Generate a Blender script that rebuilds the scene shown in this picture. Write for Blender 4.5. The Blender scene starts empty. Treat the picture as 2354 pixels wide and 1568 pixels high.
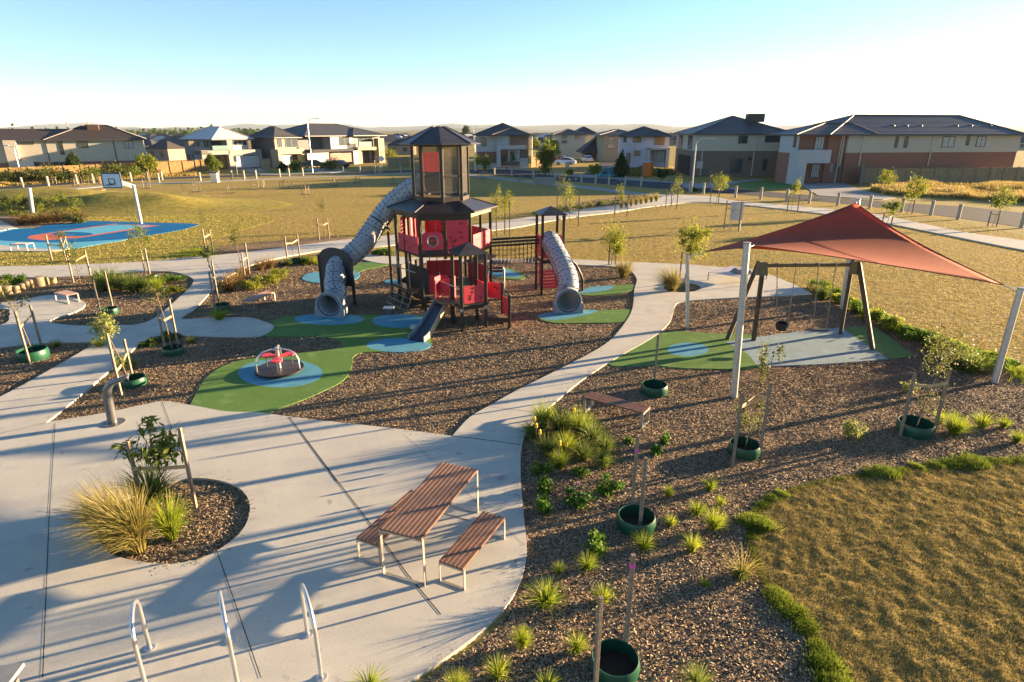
import bpy, bmesh, math, random
import numpy as np
from mathutils import Vector, Matrix
from mathutils.geometry import delaunay_2d_cdt
random.seed(7); rng = np.random.default_rng(11)
C = bpy.context.scene.collection
sin, cos, pi, rad = math.sin, math.cos, math.pi, math.radians

# ------------------------------------------------------------ camera, sky, sun, exposure
F_, HY, CX, CY, H = 1370., 302., 1177., 784., 6.5      # focal length, horizon row, centre (on a 2354 px wide picture), eye height in m
pitch = math.atan((CY-HY)/F_); cp_, sp_ = cos(pitch), sin(pitch)
cam = bpy.data.cameras.new('camera'); cam.sensor_width = 36; cam.lens = 36*F_/2354; cam.clip_start = .1; cam.clip_end = 30000
co = bpy.data.objects.new('camera', cam); C.objects.link(co); co.location = (0, 0, H); co.rotation_euler = (pi/2-pitch, 0, 0)
bpy.context.scene.camera = co
SUN_EL, SUN_AZ = 7.4, 20.7                              # elevation; direction from +X towards +Y
w = bpy.data.worlds.new('World'); bpy.context.scene.world = w; w.use_nodes = True
nt = w.node_tree; bg = nt.nodes['Background']
sky = nt.nodes.new('ShaderNodeTexSky'); sky.sky_type = 'NISHITA'; sky.sun_disc = False
sky.sun_elevation = rad(SUN_EL); sky.sun_rotation = rad(90-SUN_AZ); sky.altitude = 0; sky.air_density = .8; sky.dust_density = .15; sky.ozone_density = 2.4
nt.links.new(sky.outputs[0], bg.inputs[0]); bg.inputs[1].default_value = .05
sl = bpy.data.lights.new('sun', 'SUN'); sl.energy = 5.0; sl.angle = rad(.5); sl.color = (1, .70, .40)
so = bpy.data.objects.new('sun', sl); C.objects.link(so)
so.rotation_euler = Vector((cos(rad(SUN_AZ))*cos(rad(SUN_EL)), sin(rad(SUN_AZ))*cos(rad(SUN_EL)), sin(rad(SUN_EL)))).to_track_quat('Z', 'Y').to_euler()
so.location = (60, 30, 20)
vs = bpy.context.scene.view_settings; vs.view_transform = 'Standard'; vs.look = 'None'; vs.gamma = 1; vs.exposure = 2.8
bpy.context.scene.cycles.transparent_max_bounces = 16

# ------------------------------------------------------------ measuring: photo pixel -> real point
def ray(x, y):
    u = (x-CX)/F_; v = (CY-y)/F_
    return (u, cp_+v*sp_, -sp_+v*cp_)
def G(x, y, z=0.):
    r = ray(x, y); t = (z-H)/r[2]; return Vector((r[0]*t, r[1]*t, z))
def W(x, y, Y):
    r = ray(x, y); t = Y/r[1]; return Vector((r[0]*t, Y, H+r[2]*t))
def ZY(y, Y): return W(CX, y, Y).z
def ppm(Y, z=0): return F_/(Y*cp_+(H-z)*sp_)           # pixels per metre
def zz(ox, oy, s): return lambda a, b: ((ox+a/s)/1.1606, (oy+b/s)/1.1606)
z1 = zz(800, 300, 2.6133); z3 = zz(1600, 500, 2.0795); z4 = zz(0, 1000, 1.9122); z5 = zz(800, 1150, 3.1357); z6 = zz(1100, 1050, 2.036)
zl = zz(0, 600, 2.851); zc = zz(0, 430, 4.708); zr = zz(1700, 280, 2.281); zm = zz(1200, 280, 2.9425); zt = zz(600, 280, 2.9425); zw = zz(1380, 420, 3.797)
ze = zz(860, 560, 3.92); za = zz(0, 280, 5.605); zb = zz(400, 280, 5.605); zp = zz(400, 700, 2.9425); z2 = zz(0, 300, 3.363)

# ------------------------------------------------------------ materials
MATS = {}
def mat(name, col, rough=.75, var=.12, scale=6., bump=0., bscale=60., metal=0., trans=0., tc=None, alpha=1., stops=None, spec=.4, detail=5., obj=True):
    if name in MATS: return MATS[name]
    m = bpy.data.materials.new(name); m.use_nodes = True; n = m.node_tree.nodes; l = m.node_tree.links
    p = n['Principled BSDF']; p.inputs['Roughness'].default_value = rough; p.inputs['Metallic'].default_value = metal
    p.inputs['Specular IOR Level'].default_value = spec
    tx = n.new('ShaderNodeTexCoord'); out = tx.outputs['Object']
    if not obj:
        g = n.new('ShaderNodeNewGeometry'); out = g.outputs['Position']
    nz = n.new('ShaderNodeTexNoise'); nz.inputs['Scale'].default_value = scale; nz.inputs['Detail'].default_value = detail; nz.inputs['Roughness'].default_value = .65
    l.new(out, nz.inputs['Vector'])
    r = n.new('ShaderNodeValToRGB'); l.new(nz.outputs[0], r.inputs[0])
    if stops:
        e = r.color_ramp.elements
        while len(e) < len(stops): e.new(.5)
        for k, (pos, c) in enumerate(stops): e[k].position = pos; e[k].color = (*c, 1)
    else:
        e = r.color_ramp.elements; e[0].position = .3; e[1].position = .7
        e[0].color = (*[c*(1-var) for c in col], 1); e[1].color = (*[min(1, c*(1+var)) for c in col], 1)
    l.new(r.outputs[0], p.inputs['Base Color'])
    if bump:
        b = n.new('ShaderNodeBump'); b.inputs['Strength'].default_value = 1.; b.inputs['Distance'].default_value = bump
        z = n.new('ShaderNodeTexNoise'); z.inputs['Scale'].default_value = bscale; z.inputs['Detail'].default_value = 4
        l.new(out, z.inputs['Vector']); l.new(z.outputs[0], b.inputs['Height']); l.new(b.outputs[0], p.inputs['Normal'])
    if trans:
        t = n.new('ShaderNodeBsdfTranslucent'); mx = n.new('ShaderNodeMixShader'); mx.inputs[0].default_value = trans
        if tc: t.inputs[0].default_value = (*tc, 1)
        else: l.new(r.outputs[0], t.inputs[0])
        o = n['Material Output']; l.new(p.outputs[0], mx.inputs[1]); l.new(t.outputs[0], mx.inputs[2]); l.new(mx.outputs[0], o.inputs[0])
    if alpha < 1:
        t = n.new('ShaderNodeBsdfTransparent'); t.inputs[0].default_value = (.93, .9, .86, 1); mx = n.new('ShaderNodeMixShader'); mx.inputs[0].default_value = alpha
        o = n['Material Output']; l.new(t.outputs[0], mx.inputs[1]); l.new(p.outputs[0], mx.inputs[2]); l.new(mx.outputs[0], o.inputs[0])
    MATS[name] = m; return m
def nodes_of(m): return m.node_tree.nodes, m.node_tree.links
def mixcol(m, fac, col):          # base = mix(base, col, fac socket)
    n, l = nodes_of(m); p = n['Principled BSDF']; src = p.inputs['Base Color'].links[0].from_socket
    x = n.new('ShaderNodeMix'); x.data_type = 'RGBA'; l.new(fac, x.inputs[0]); l.new(src, x.inputs[6]); x.inputs[7].default_value = (*col, 1)
    l.new(x.outputs[2], p.inputs['Base Color'])
def noisefac(m, scale, lo, hi, detail=3, stretch=None, rough=.5):
    n, l = nodes_of(m); g = n.new('ShaderNodeNewGeometry'); z = n.new('ShaderNodeTexNoise'); z.inputs['Scale'].default_value = scale; z.inputs['Detail'].default_value = detail; z.inputs['Roughness'].default_value = rough
    if stretch:
        mp = n.new('ShaderNodeMapping'); mp.inputs['Scale'].default_value = stretch; l.new(g.outputs['Position'], mp.inputs[0]); l.new(mp.outputs[0], z.inputs['Vector'])
    else: l.new(g.outputs['Position'], z.inputs['Vector'])
    r = n.new('ShaderNodeMapRange'); r.inputs[1].default_value = lo; r.inputs[2].default_value = hi; l.new(z.outputs[0], r.inputs[0]); return r.outputs[0]

lawn_m = mat('lawn', (0,0,0), .95, scale=3.2, obj=False, detail=12, bump=.028, bscale=4.5, spec=.1,
             stops=[(.3, (.13, .11, .035)), (.45, (.26, .195, .052)), (.58, (.37, .275, .085)), (.72, (.46, .35, .125))])
mixcol(lawn_m, noisefac(lawn_m, .10, .5, .8, 5), (.20, .19, .055))
mixcol(lawn_m, noisefac(lawn_m, 7, .56, .74, 4), (.15, .125, .04))
mixcol(lawn_m, noisefac(lawn_m, 1.1, .54, .72, 8, (1, 2.6, 1), .7), (.17, .15, .045)); mixcol(lawn_m, noisefac(lawn_m, .25, .58, .7, 9, None, .75), (.36, .27, .10))
court_lawn_m = mat('court_lawn', (0,0,0), .95, scale=2.2, obj=False, detail=12, bump=.02, bscale=4, spec=.1,
             stops=[(.3, (.13, .115, .02)), (.5, (.25, .21, .045)), (.7, (.34, .28, .075))])
mulch_m = mat('mulch', (0,0,0), .95, scale=26, obj=False, detail=8, bump=.05, bscale=22, spec=.1,
             stops=[(.36, (.035, .024, .015)), (.48, (.14, .095, .058)), (.56, (.27, .195, .12)), (.68, (.48, .37, .24))])
mixcol(mulch_m, noisefac(mulch_m, .5, .52, .78, 4), (.085, .062, .042))
conc_m = mat('concrete', (.465, .45, .385), .8, spec=.12, var=.07, scale=1.3, obj=False, detail=9, bump=.002, bscale=90)
mixcol(conc_m, noisefac(conc_m, .7, .52, .75, 6, (1, 2.2, 1)), (.39, .375, .345))
mixcol(conc_m, noisefac(conc_m, 40, .62, .8, 2), (.24, .22, .2)); mixcol(conc_m, noisefac(conc_m, .33, .56, .72, 8, (1.6, 1, 1), .7), (.36, .345, .31)); mixcol(conc_m, noisefac(conc_m, 3.1, .66, .75, 6), (.30, .28, .25))
road_m = mat('asphalt', (.045, .052, .062), .9, spec=.12, var=.25, scale=2, obj=False, bump=.004, bscale=60)
pave_m = mat('paving', (.27, .27, .26), .85, spec=.12, var=.12, scale=.7, obj=False)
green_m = mat('green_rubber', (.095, .185, .042), .8, spec=.12, var=.14, scale=2.2, obj=False, detail=10, bump=.003, bscale=120)
mixcol(green_m, noisefac(green_m, 1.7, .58, .75, 5), (.16, .28, .09)); mixcol(green_m, noisefac(green_m, 60, .6, .72, 1), (.16, .26, .10))
blue_m = mat('blue_rubber', (.09, .27, .36), .8, spec=.12, var=.14, scale=2.5, obj=False, detail=9, bump=.003, bscale=120)
grey_m = mat('grey_rubber', (.22, .31, .34), .8, spec=.12, var=.12, scale=2.5, obj=False, detail=9, bump=.003, bscale=120)
cblue_m = mat('court_blue', (.004, .12, .29), .7, spec=.12, var=.08, scale=.8, obj=False)
clight_m = mat('court_light_blue', (.10, .38, .52), .7, spec=.12, var=.06, scale=.8, obj=False)
cred_m = mat('court_orange', (.52, .14, .075), .7, spec=.12, var=.06, scale=.8, obj=False)
wline_m = mat('court_line', (.62, .6, .56), .7, var=.05)
soil_m = mat('soil', (.035, .025, .017), .95, var=.5, scale=30, bump=.02, bscale=40)
green_lawn_m = mat('green_turf', (.07, .16, .02), .9, var=.3, scale=4, obj=False)
dry_m = mat('dry_grass', (.17, .14, .05), .95, var=.3, scale=3, obj=False, bump=.1, bscale=2)
post_m = mat('dark_post', (.032, .022, .016), .42, var=.25, scale=8)
roofp_m = mat('dark_roof_panel', (.032, .030, .032), .34, var=.3, scale=3)
red_m = mat('red_panel', (.56, .042, .065), .5, var=.12, scale=3)
dkp_m = mat('charcoal_panel', (.026, .028, .036), .5, var=.2, scale=3)
dot_m = mat('bolt_dark', (.012, .012, .014), .5)
tube_m = mat('tube_plastic', (.37, .40, .44), .32, var=.12, scale=2, trans=.18)
exit_m = mat('slide_exit_grey', (.20, .23, .26), .42, var=.08, scale=3)
steel_m = mat('galvanised_steel', (.50, .50, .49), .45, var=.14, scale=9, metal=.55)
bright_m = mat('stainless_steel', (.62, .62, .61), .28, var=.06, scale=9, metal=.85)
frame_m = mat('satin_steel', (.36, .345, .31), .42, var=.1, scale=9, metal=.5)
gunmetal_m = mat('gunmetal', (.16, .165, .17), .35, var=.1, scale=9, metal=.7)
slat_m = mat('hardwood_slat', (.155, .075, .042), .5, var=.4, scale=9, detail=8, bump=.001, bscale=100)
strip_m = mat('gap_strip', (.42, .36, .26), .6)
slat2_m = mat('weathered_slat', (.34, .20, .15), .6, var=.25, scale=9)
stake_m = mat('timber_stake', (.23, .175, .125), .85, var=.35, scale=14, bump=.003, bscale=60)
hess_m = mat('hessian_tie', (.46, .33, .18), .9, var=.15, scale=14)
ring_m = mat('green_ring_plastic', (.010, .065, .036), .4, var=.15, scale=5)
pink_m = mat('pink_tape', (.75, .07, .45), .6)
bark_m = mat('bark', (.15, .105, .07), .9, var=.3, scale=20)
sail_m = mat('sail_cloth', (.33, .066, .022), .85, var=.06, scale=2, trans=.33, tc=(.62, .09, .025), bump=.002, bscale=200)
oak_m = mat('swing_timber', (.075, .055, .035), .7, var=.3, scale=9)
beam_m = mat('swing_beam_steel', (.14, .13, .10), .5, metal=.3)
chain_m = mat('chain', (.25, .24, .22), .4, metal=.8)
rubber_m = mat('black_rubber', (.012, .012, .013), .55)
white_m = mat('white_paint', (.42, .42, .42), .45, var=.04)
boll_m = mat('timber_bollard', (.34, .30, .23), .85, var=.15, scale=12)
log_m = mat('log_timber', (.22, .17, .10), .85, var=.35, scale=7, detail=8)
deckp_m = mat('deck_grating', (.17, .125, .07), .6, var=.3, scale=12)
poly_m = mat('smoky_panel', (.15, .145, .135), .15, var=.15, scale=2, alpha=.27)
def leafmat(name, a, b, tr=.42): return mat(name, (0,0,0), .6, scale=1.8, detail=6, trans=tr, stops=[(.34, a), (.66, b)], obj=False, spec=.25)
lf_mid = leafmat('leaf_mid', (.065, .11, .016), (.19, .22, .035), .5)
lf_yel = leafmat('leaf_yellow', (.12, .155, .016), (.30, .31, .035), .5)
lf_dark = leafmat('leaf_dark', (.02, .045, .012), (.055, .085, .018))
lf_olive = leafmat('leaf_olive', (.07, .09, .022), (.17, .18, .045), .5)
lf_fresh = leafmat('leaf_fresh', (.05, .13, .012), (.14, .24, .02))
lf_white = leafmat('leaf_pale', (.13, .165, .03), (.33, .35, .11))
gr_gold = leafmat('grass_gold', (.13, .125, .03), (.33, .27, .085))
gr_lime = leafmat('grass_lime', (.12, .19, .014), (.33, .37, .035), .48)
gr_green = leafmat('grass_green', (.06, .105, .015), (.18, .225, .045))
gr_rust = leafmat('grass_rust', (.13, .085, .03), (.25, .165, .065))
gr_lawn = leafmat('grass_lawn', (.18, .14, .038), (.46, .345, .11), .38)
flower_m = mat('flower_yellow', (.75, .42, .02), .6); violet_m = mat('flower_violet', (.18, .03, .3), .6)

# ------------------------------------------------------------ mesh helpers
class MB:
    def __init__(s): s.v = []; s.f = []; s.m = []; s.mi = 0
    def add(s, vs, fs):
        o = len(s.v); s.v += [tuple(v) for v in vs]; s.f += [tuple(i+o for i in f) for f in fs]; s.m += [s.mi]*len(fs); return s
    def box(s, a, b, M=None):
        x0, y0, z0 = a; x1, y1, z1_ = b
        vs = [Vector(p) for p in ((x0,y0,z0),(x1,y0,z0),(x1,y1,z0),(x0,y1,z0),(x0,y0,z1_),(x1,y0,z1_),(x1,y1,z1_),(x0,y1,z1_))]
        if M: vs = [M @ v for v in vs]
        return s.add(vs, [(3,2,1,0),(4,5,6,7),(0,1,5,4),(1,2,6,5),(2,3,7,6),(3,0,4,7)])
    def bar(s, a, b, w_, h_=None, up=(0,0,1)):      # box section from a to b
        a, b = Vector(a), Vector(b); h_ = h_ or w_; d = (b-a); L = d.length; d.normalize(); u = Vector(up)
        if abs(d.dot(u)) > .98: u = Vector((0, 1, 0))
        r = d.cross(u).normalized(); t = r.cross(d)
        vs = [p + r*i*w_/2 + t*j*h_/2 for p in (a, b) for i, j in ((-1,-1),(1,-1),(1,1),(-1,1))]
        return s.add(vs, [(3,2,1,0),(4,5,6,7),(0,1,5,4),(1,2,6,5),(2,3,7,6),(3,0,4,7)])
    def tube(s, pts, r, n=8, cap=True):
        pts = [Vector(p) for p in pts]; rs = r if isinstance(r, (list, tuple)) else [r]*len(pts); vs = []; prev = None
        for i, p in enumerate(pts):
            d = (pts[min(i+1, len(pts)-1)]-pts[max(i-1, 0)]).normalized()
            if prev is None: u = Vector((0,0,1)) if abs(d.z) < .9 else Vector((1,0,0)); a = d.cross(u).normalized()
            else: a = (prev - d*prev.dot(d)).normalized()
            prev = a; b = d.cross(a)
            vs += [p + (a*cos(2*pi*k/n)+b*sin(2*pi*k/n))*rs[i] for k in range(n)]
        fs = [(i*n+k, i*n+(k+1)%n, (i+1)*n+(k+1)%n, (i+1)*n+k) for i in range(len(pts)-1) for k in range(n)]
        if cap: fs += [tuple(reversed(range(n))), tuple((len(pts)-1)*n+k for k in range(n))]
        return s.add(vs, fs)
    def lathe(s, prof, c=(0,0,0), n=24):
        c = Vector(c); vs = [c+Vector((r*cos(2*pi*k/n), r*sin(2*pi*k/n), z)) for r, z in prof for k in range(n)]
        return s.add(vs, [(i*n+k, i*n+(k+1)%n, (i+1)*n+(k+1)%n, (i+1)*n+k) for i in range(len(prof)-1) for k in range(n)])
    def quad(s, *p): return s.add(p, [tuple(range(len(p)))])
    def prism(s, pts, ax):                       # polygon pts extruded by vector
        n = len(pts); pts = [Vector(p) for p in pts]; ax = Vector(ax)
        return s.add(pts+[p+ax for p in pts], [tuple(reversed(range(n))), tuple(range(n, 2*n))]+[(i, (i+1)%n, n+(i+1)%n, n+i) for i in range(n)])
    def ball(s, c, r):
        c = Vector(c); vs = [c+Vector(d)*r for d in ((1,0,0),(-1,0,0),(0,1,0),(0,-1,0),(0,0,1),(0,0,-1))]
        return s.add(vs, [(0,2,4),(2,1,4),(1,3,4),(3,0,4),(2,0,5),(1,2,5),(3,1,5),(0,3,5)])
    def build(s, name, m, parent=None, smooth=False, bevel=0.):
        me = bpy.data.meshes.new(name); me.from_pydata(s.v, [], s.f)
        for q in (m if isinstance(m, (list, tuple)) else [m]): me.materials.append(q)
        if any(s.m): me.polygons.foreach_set('material_index', s.m)
        if smooth:
            me.polygons.foreach_set('use_smooth', [True]*len(s.f)); 
        me.update(); o = bpy.data.objects.new(name, me); C.objects.link(o)
        if smooth:
            e = o.modifiers.new('edges', 'EDGE_SPLIT'); e.split_angle = rad(40)
        if bevel:
            b = o.modifiers.new('bevel', 'BEVEL'); b.width = bevel; b.segments = 2; b.limit_method = 'ANGLE'
        if parent: o.parent = parent
        return o
def tag(o, label=None, cat=None, group=None, kind=None):
    if label: o['label'] = label
    if cat: o['category'] = cat
    if group: o['group'] = group
    if kind: o['kind'] = kind
    return o
def thing(name, label, cat, loc=(0,0,0), rz=0, group=None):
    o = bpy.data.objects.new(name, None); C.objects.link(o); o.location = loc; o.rotation_euler = (0, 0, rz); o.empty_display_size = .2
    return tag(o, label, cat, group)
KIDS = {}
def dup(root, loc, rz=0, label=None, group=None, sc=None):
    r = root.copy(); C.objects.link(r); r.location = loc; r.rotation_euler = (0, 0, rz)
    if sc: r.scale = sc if isinstance(sc, tuple) else (sc,)*3
    if label: r['label'] = label
    if group: r['group'] = group
    for ch in kids(root):
        c = ch.copy(); C.objects.link(c); c.parent = r
        for g in kids(ch):
            d = g.copy(); C.objects.link(d); d.parent = c
    return r
def kids(o):
    if o.name not in KIDS: KIDS[o.name] = [c for c in bpy.data.objects if c.parent == o]
    return KIDS[o.name]
ORD = 'first second third fourth fifth sixth seventh eighth ninth tenth eleventh twelfth thirteenth fourteenth fifteenth sixteenth seventeenth eighteenth nineteenth twentieth twenty-first twenty-second twenty-third twenty-fourth twenty-fifth twenty-sixth twenty-seventh twenty-eighth twenty-ninth thirtieth'.split()
def npmesh(name, v, q, m, parent=None, k=4):     # numpy verts (n,3), faces (f,k)
    me = bpy.data.meshes.new(name); nf = len(q)
    me.vertices.add(len(v)); me.vertices.foreach_set('co', np.asarray(v, np.float32).ravel())
    me.loops.add(nf*k); me.loops.foreach_set('vertex_index', np.asarray(q, np.int32).ravel())
    me.polygons.add(nf); me.polygons.foreach_set('loop_start', np.arange(0, nf*k, k, dtype=np.int32)); me.polygons.foreach_set('loop_total', np.full(nf, k, np.int32))
    me.materials.append(m); me.update(); me.validate()
    o = bpy.data.objects.new(name, me); C.objects.link(o)
    if parent: o.parent = parent
    return o

# ------------------------------------------------------------ ground plan (outlines measured on the ground, in metres)
def smooth(pts, k=6, closed=True):
    P = [Vector((p[0], p[1])) for p in pts]; n = len(P); out = []
    for i in range(n if closed else n-1):
        a, b, c, d = [P[(i+j) % n] if closed else P[min(max(i+j, 0), n-1)] for j in (-1, 0, 1, 2)]
        if (b-c).length < 1e-6: continue
        if (a-b).length < 1e-6: a = b
        if (c-d).length < 1e-6: d = c
        for t in range(k):
            t /= k; out.append(.5*((2*b)+(c-a)*t+(2*a-5*b+4*c-d)*t*t+(3*b-a-3*c+d)*t**3))
    if not closed: out.append(P[-1])
    return out
def gp(pts, f=None): return [tuple(G(*(f(*p) if f else p)).xy) for p in pts]
def ell(cx, cy, rx, ry, n=40, rot=0): return [(cx+rx*cos(t)*cos(rot)-ry*sin(t)*sin(rot), cy+rx*cos(t)*sin(rot)+ry*sin(t)*cos(rot)) for t in [2*pi*i/n for i in range(n)]]
def ribbon(pts, wd):
    P = smooth(pts, 6, False); L = []; R = []
    for i, p in enumerate(P):
        d = (P[min(i+1, len(P)-1)]-P[max(i-1, 0)]).normalized(); nn = Vector((-d.y, d.x))*wd/2; L.append(p+nn); R.append(p-nn)
    return [tuple(q) for q in L+R[::-1]]
REG = []                                          # (kind, polygon) lowest first
def reg(kind, poly, sm=True):
    p = smooth(poly) if sm else [Vector((q[0], q[1])) for q in poly]
    a = sum(p[i].x*p[(i+1) % len(p)].y-p[(i+1) % len(p)].x*p[i].y for i in range(len(p)))
    REG.append((kind, p if a > 0 else p[::-1]))
reg('court_lawn', gp([(-500,470),(-100,470),(0,470),(150,478),(250,474),(350,480),(440,487),(560,490),(615,499),(630,507),(580,522),(500,548),(440,582),(430,600),(200,618),(0,622),(-500,640)]))
# road, verges
reg('road', gp([(-700,448),(0,430),(256,413),(603,399.5),(941,391),(1090,389),(1190,391),(1300,398),(1380,404),(1465,413),(1560,420),(1616,426),(1691,436),(1767,441),(1843,447),(1994,460),(2088,468),(2220,475),(2354,490),(2600,512),
    (2600,556),(2354,524),(2258,509),(2107,489),(1993,474),(1805,456),(1640,443),(1465,430),(1334,419),(1189,408),(1090,398),(941,396.5),(603,405),(256,417),(0,436),(-700,470)]), False)
reg('road', gp([(1340,402),(1370,380),(1395,366),(1392,356),(1420,356),(1440,370),(1470,385),(1450,392),(1425,394),(1440,413)]), False)
reg('pavement', gp([(545,388),(598,387),(640,396),(700,401),(640,402.5),(600,402)]), False)
reg('pavement', gp([(640,397),(720,387),(770,388),(800,394),(760,398),(690,400)]), False)
reg('pavement', gp([(1120,384),(1200,386),(1215,390),(1130,389)]), False)
reg('pavement', [tuple(G(*p).xy) for p in zip(*[iter([1240,402,1300,399,1420,407,1470,412,1560,419,1690,433,1690,436,1560,422,1470,416,1300,405])]*2)], False)
reg('pavement', gp([(1820,413),(1920,415),(1990,440),(2060,455),(2030,460),(1880,450),(1850,430)]), False)
reg('pavement', gp([(1580,434),(1640,432),(1700,420),(1760,413),(1740,412),(1660,420),(1560,424)], ), False)
reg('green_turf', gp([(1695,421),(1760,416),(1822,420),(1840,428),(1780,434),(1700,431)]))
reg('green_turf', gp([(590,396),(640,391),(700,391),(730,397),(640,400)]))
reg('dry_grass', gp([(1370,401),(1400,392),(1480,388),(1545,389),(1550,402),(1470,406),(1410,403)]))
reg('dry_grass', gp([(2000,436),(2100,424),(2354,430),(2600,436),(2600,480),(2354,468),(2150,455),(2030,447)]))
# mulch beds
reg('mulch', gp([(107,985),(235,880),(330,800),(440,720),(520,645),(600,615),(735,585),(905,598),(1121,602),(1240,603),(1430,610),(1475,640),(1470,700),(1400,800),(1210,930),(1040,1020),(700,975),(600,965),(375,940),(240,965)]))
reg('mulch', gp([(1520,690),(1700,680),(1865,672),(1885,668),(1920,694),(2000,735),(2100,772),(2200,818),(2290,845),(2354,862),(2500,900),(2500,1050),(2354,1057),(2200,1064),(2050,1083),(1900,1108),(1790,1140),(1735,1175),(1722,1215),(1728,1265),(1750,1330),(1790,1390),(1850,1460),(1895,1540),(1930,1640),(1960,1760),(800,1760),(980,1568),(1150,1440),(1190,1300),(1180,1100),(1200,980),(1400,800),(1500,740)]))
reg('mulch', gp([(425,598),(440,580),(500,568),(600,558),(690,551),(770,546),(812,552),(812,566),(690,575),(560,592)]))
reg('mulch', gp([(1228,504),(1255,480),(1340,464),(1440,451),(1500,452),(1528,455),(1480,466),(1350,486),(1240,508)]))
reg('mulch', gp([(-200,540),(0,530),(60,526),(140,515),(205,500),(195,480),(120,462),(40,456),(-200,450)]))
reg('mulch', gp([(820,573),(850,578),(905,578),(905,592),(851,588)]))
# rubber safety surfacing
reg('green_rubber', gp([(440,945),(450,912),(475,872),(515,845),(570,828),(640,817),(720,812),(770,805),(785,795),(775,785),(740,778),(600,776),(560,765),(600,750),(650,733),(700,728),(800,727),(900,727),(970,728),(1000,738),(988,760),(992,785),(985,803),(940,812),(870,812),(830,815),(812,825),(808,850),(790,878),(740,905),(680,930),(630,948),(600,970),(540,970),(480,960)]))
reg('blue_rubber', gp(ell(757,737,80,13.5))); reg('blue_rubber', gp(ell(918,741,63,16))); reg('blue_rubber', gp(ell(917,797,74,16))); reg('blue_rubber', gp(ell(645,862,97,33)))
reg('green_rubber', gp([(1655,1432),(1700,1412),(1780,1397),(2070,1389),(2330,1386),(2330,1430),(2250,1470),(2000,1476),(1800,1478),(1700,1460)], z1))
reg('blue_rubber', gp([(1655,1430),(1710,1410),(1800,1396),(1960,1388),(2080,1389),(1990,1422),(1850,1450),(1740,1458)], z1))
reg('green_rubber', gp([(1945,1262),(2010,1228),(2150,1215),(2330,1208),(2330,1240),(2250,1266),(2060,1284),(1970,1280)], z1))
reg('blue_rubber', gp([(1955,1262),(2010,1230),(2100,1218),(2190,1218),(2150,1245),(2060,1262),(1980,1270)], z1))
reg('green_rubber', gp([(1290,1130),(1350,1098),(1440,1092),(1520,1115),(1570,1150),(1545,1172),(1440,1168),(1330,1150)], z1))
reg('blue_rubber', gp([(1300,1130),(1350,1102),(1430,1100),(1500,1120),(1545,1155),(1440,1155),(1350,1145)], z1))
reg('green_rubber', gp([(330,1092),(400,1060),(520,1052),(640,1058),(560,1082),(440,1108),(412,1130),(380,1160)], z1))
reg('blue_rubber', gp([(18,1165),(60,1130),(200,1112),(330,1098),(412,1125),(405,1160),(330,1188),(150,1196),(60,1185)], z1))
reg('blue_rubber', gp([(590,1185),(640,1172),(720,1180),(720,1200),(620,1202)], z1))
reg('green_rubber', gp([(1400,840),(1480,782),(1520,768),(1570,765),(1640,770),(1720,772),(1760,800),(1750,846),(1600,851),(1500,844)]))
reg('grey_rubber', gp([(1668,790),(1668,790),(1740,778),(1860,763),(1932,756),(1932,756),(2042,829),(2042,829),(1900,840),(1741,846),(1741,846),(1715,815)]))
reg('green_rubber', gp([(1932,756),(1932,756),(1990,754),(2010,757),(2040,775),(2103,822),(2103,822),(2042,829),(2042,829)]))
reg('blue_rubber', gp(ell(1581,807,47,15.5)))
# court
reg('concrete', gp([(-300,1140),(0,1140),(360,1142),(620,1142),(900,1108),(1000,1060),(0,1000),(-300,1000)], zc))
reg('concrete', gp([(-300,750),(0,760),(200,845),(380,858),(0,905),(-300,960)], zc))
reg('court_light_blue', gp([(-400,900),(0,885),(140,858),(400,846),(600,880),(1500,900),(1600,984),(1300,1040),(1080,1080),(880,1112),(600,1116),(300,1100),(0,1062),(-400,1000)], zc))
reg('court_blue', gp([(-400,950),(0,905),(140,872),(400,850),(560,815),(800,790),(1000,765),(1200,757),(1500,765),(2000,778),(2350,786),(2510,800),(2510,800),(2350,850),(2200,882),(1900,932),(1600,980),(1300,1004),(1000,1022),(700,1028),(400,1022),(0,1002),(-200,985)], zc))
reg('court_orange', gp([(470,928),(1430,791),(1480,797),(1980,812),(1920,826),(1050,962),(860,975),(600,998),(440,990),(350,972),(380,950)], zc))
reg('court_light_blue', gp([(640,912),(1440,800),(1900,817),(1040,950),(860,940)], zc), False)
reg('court_blue', gp(ell(905,922,265,27), zc)); reg('court_orange', gp([(380,968),(520,932),(640,928),(760,945),(1040,950),(860,972),(600,994),(450,988)], zc))
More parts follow.
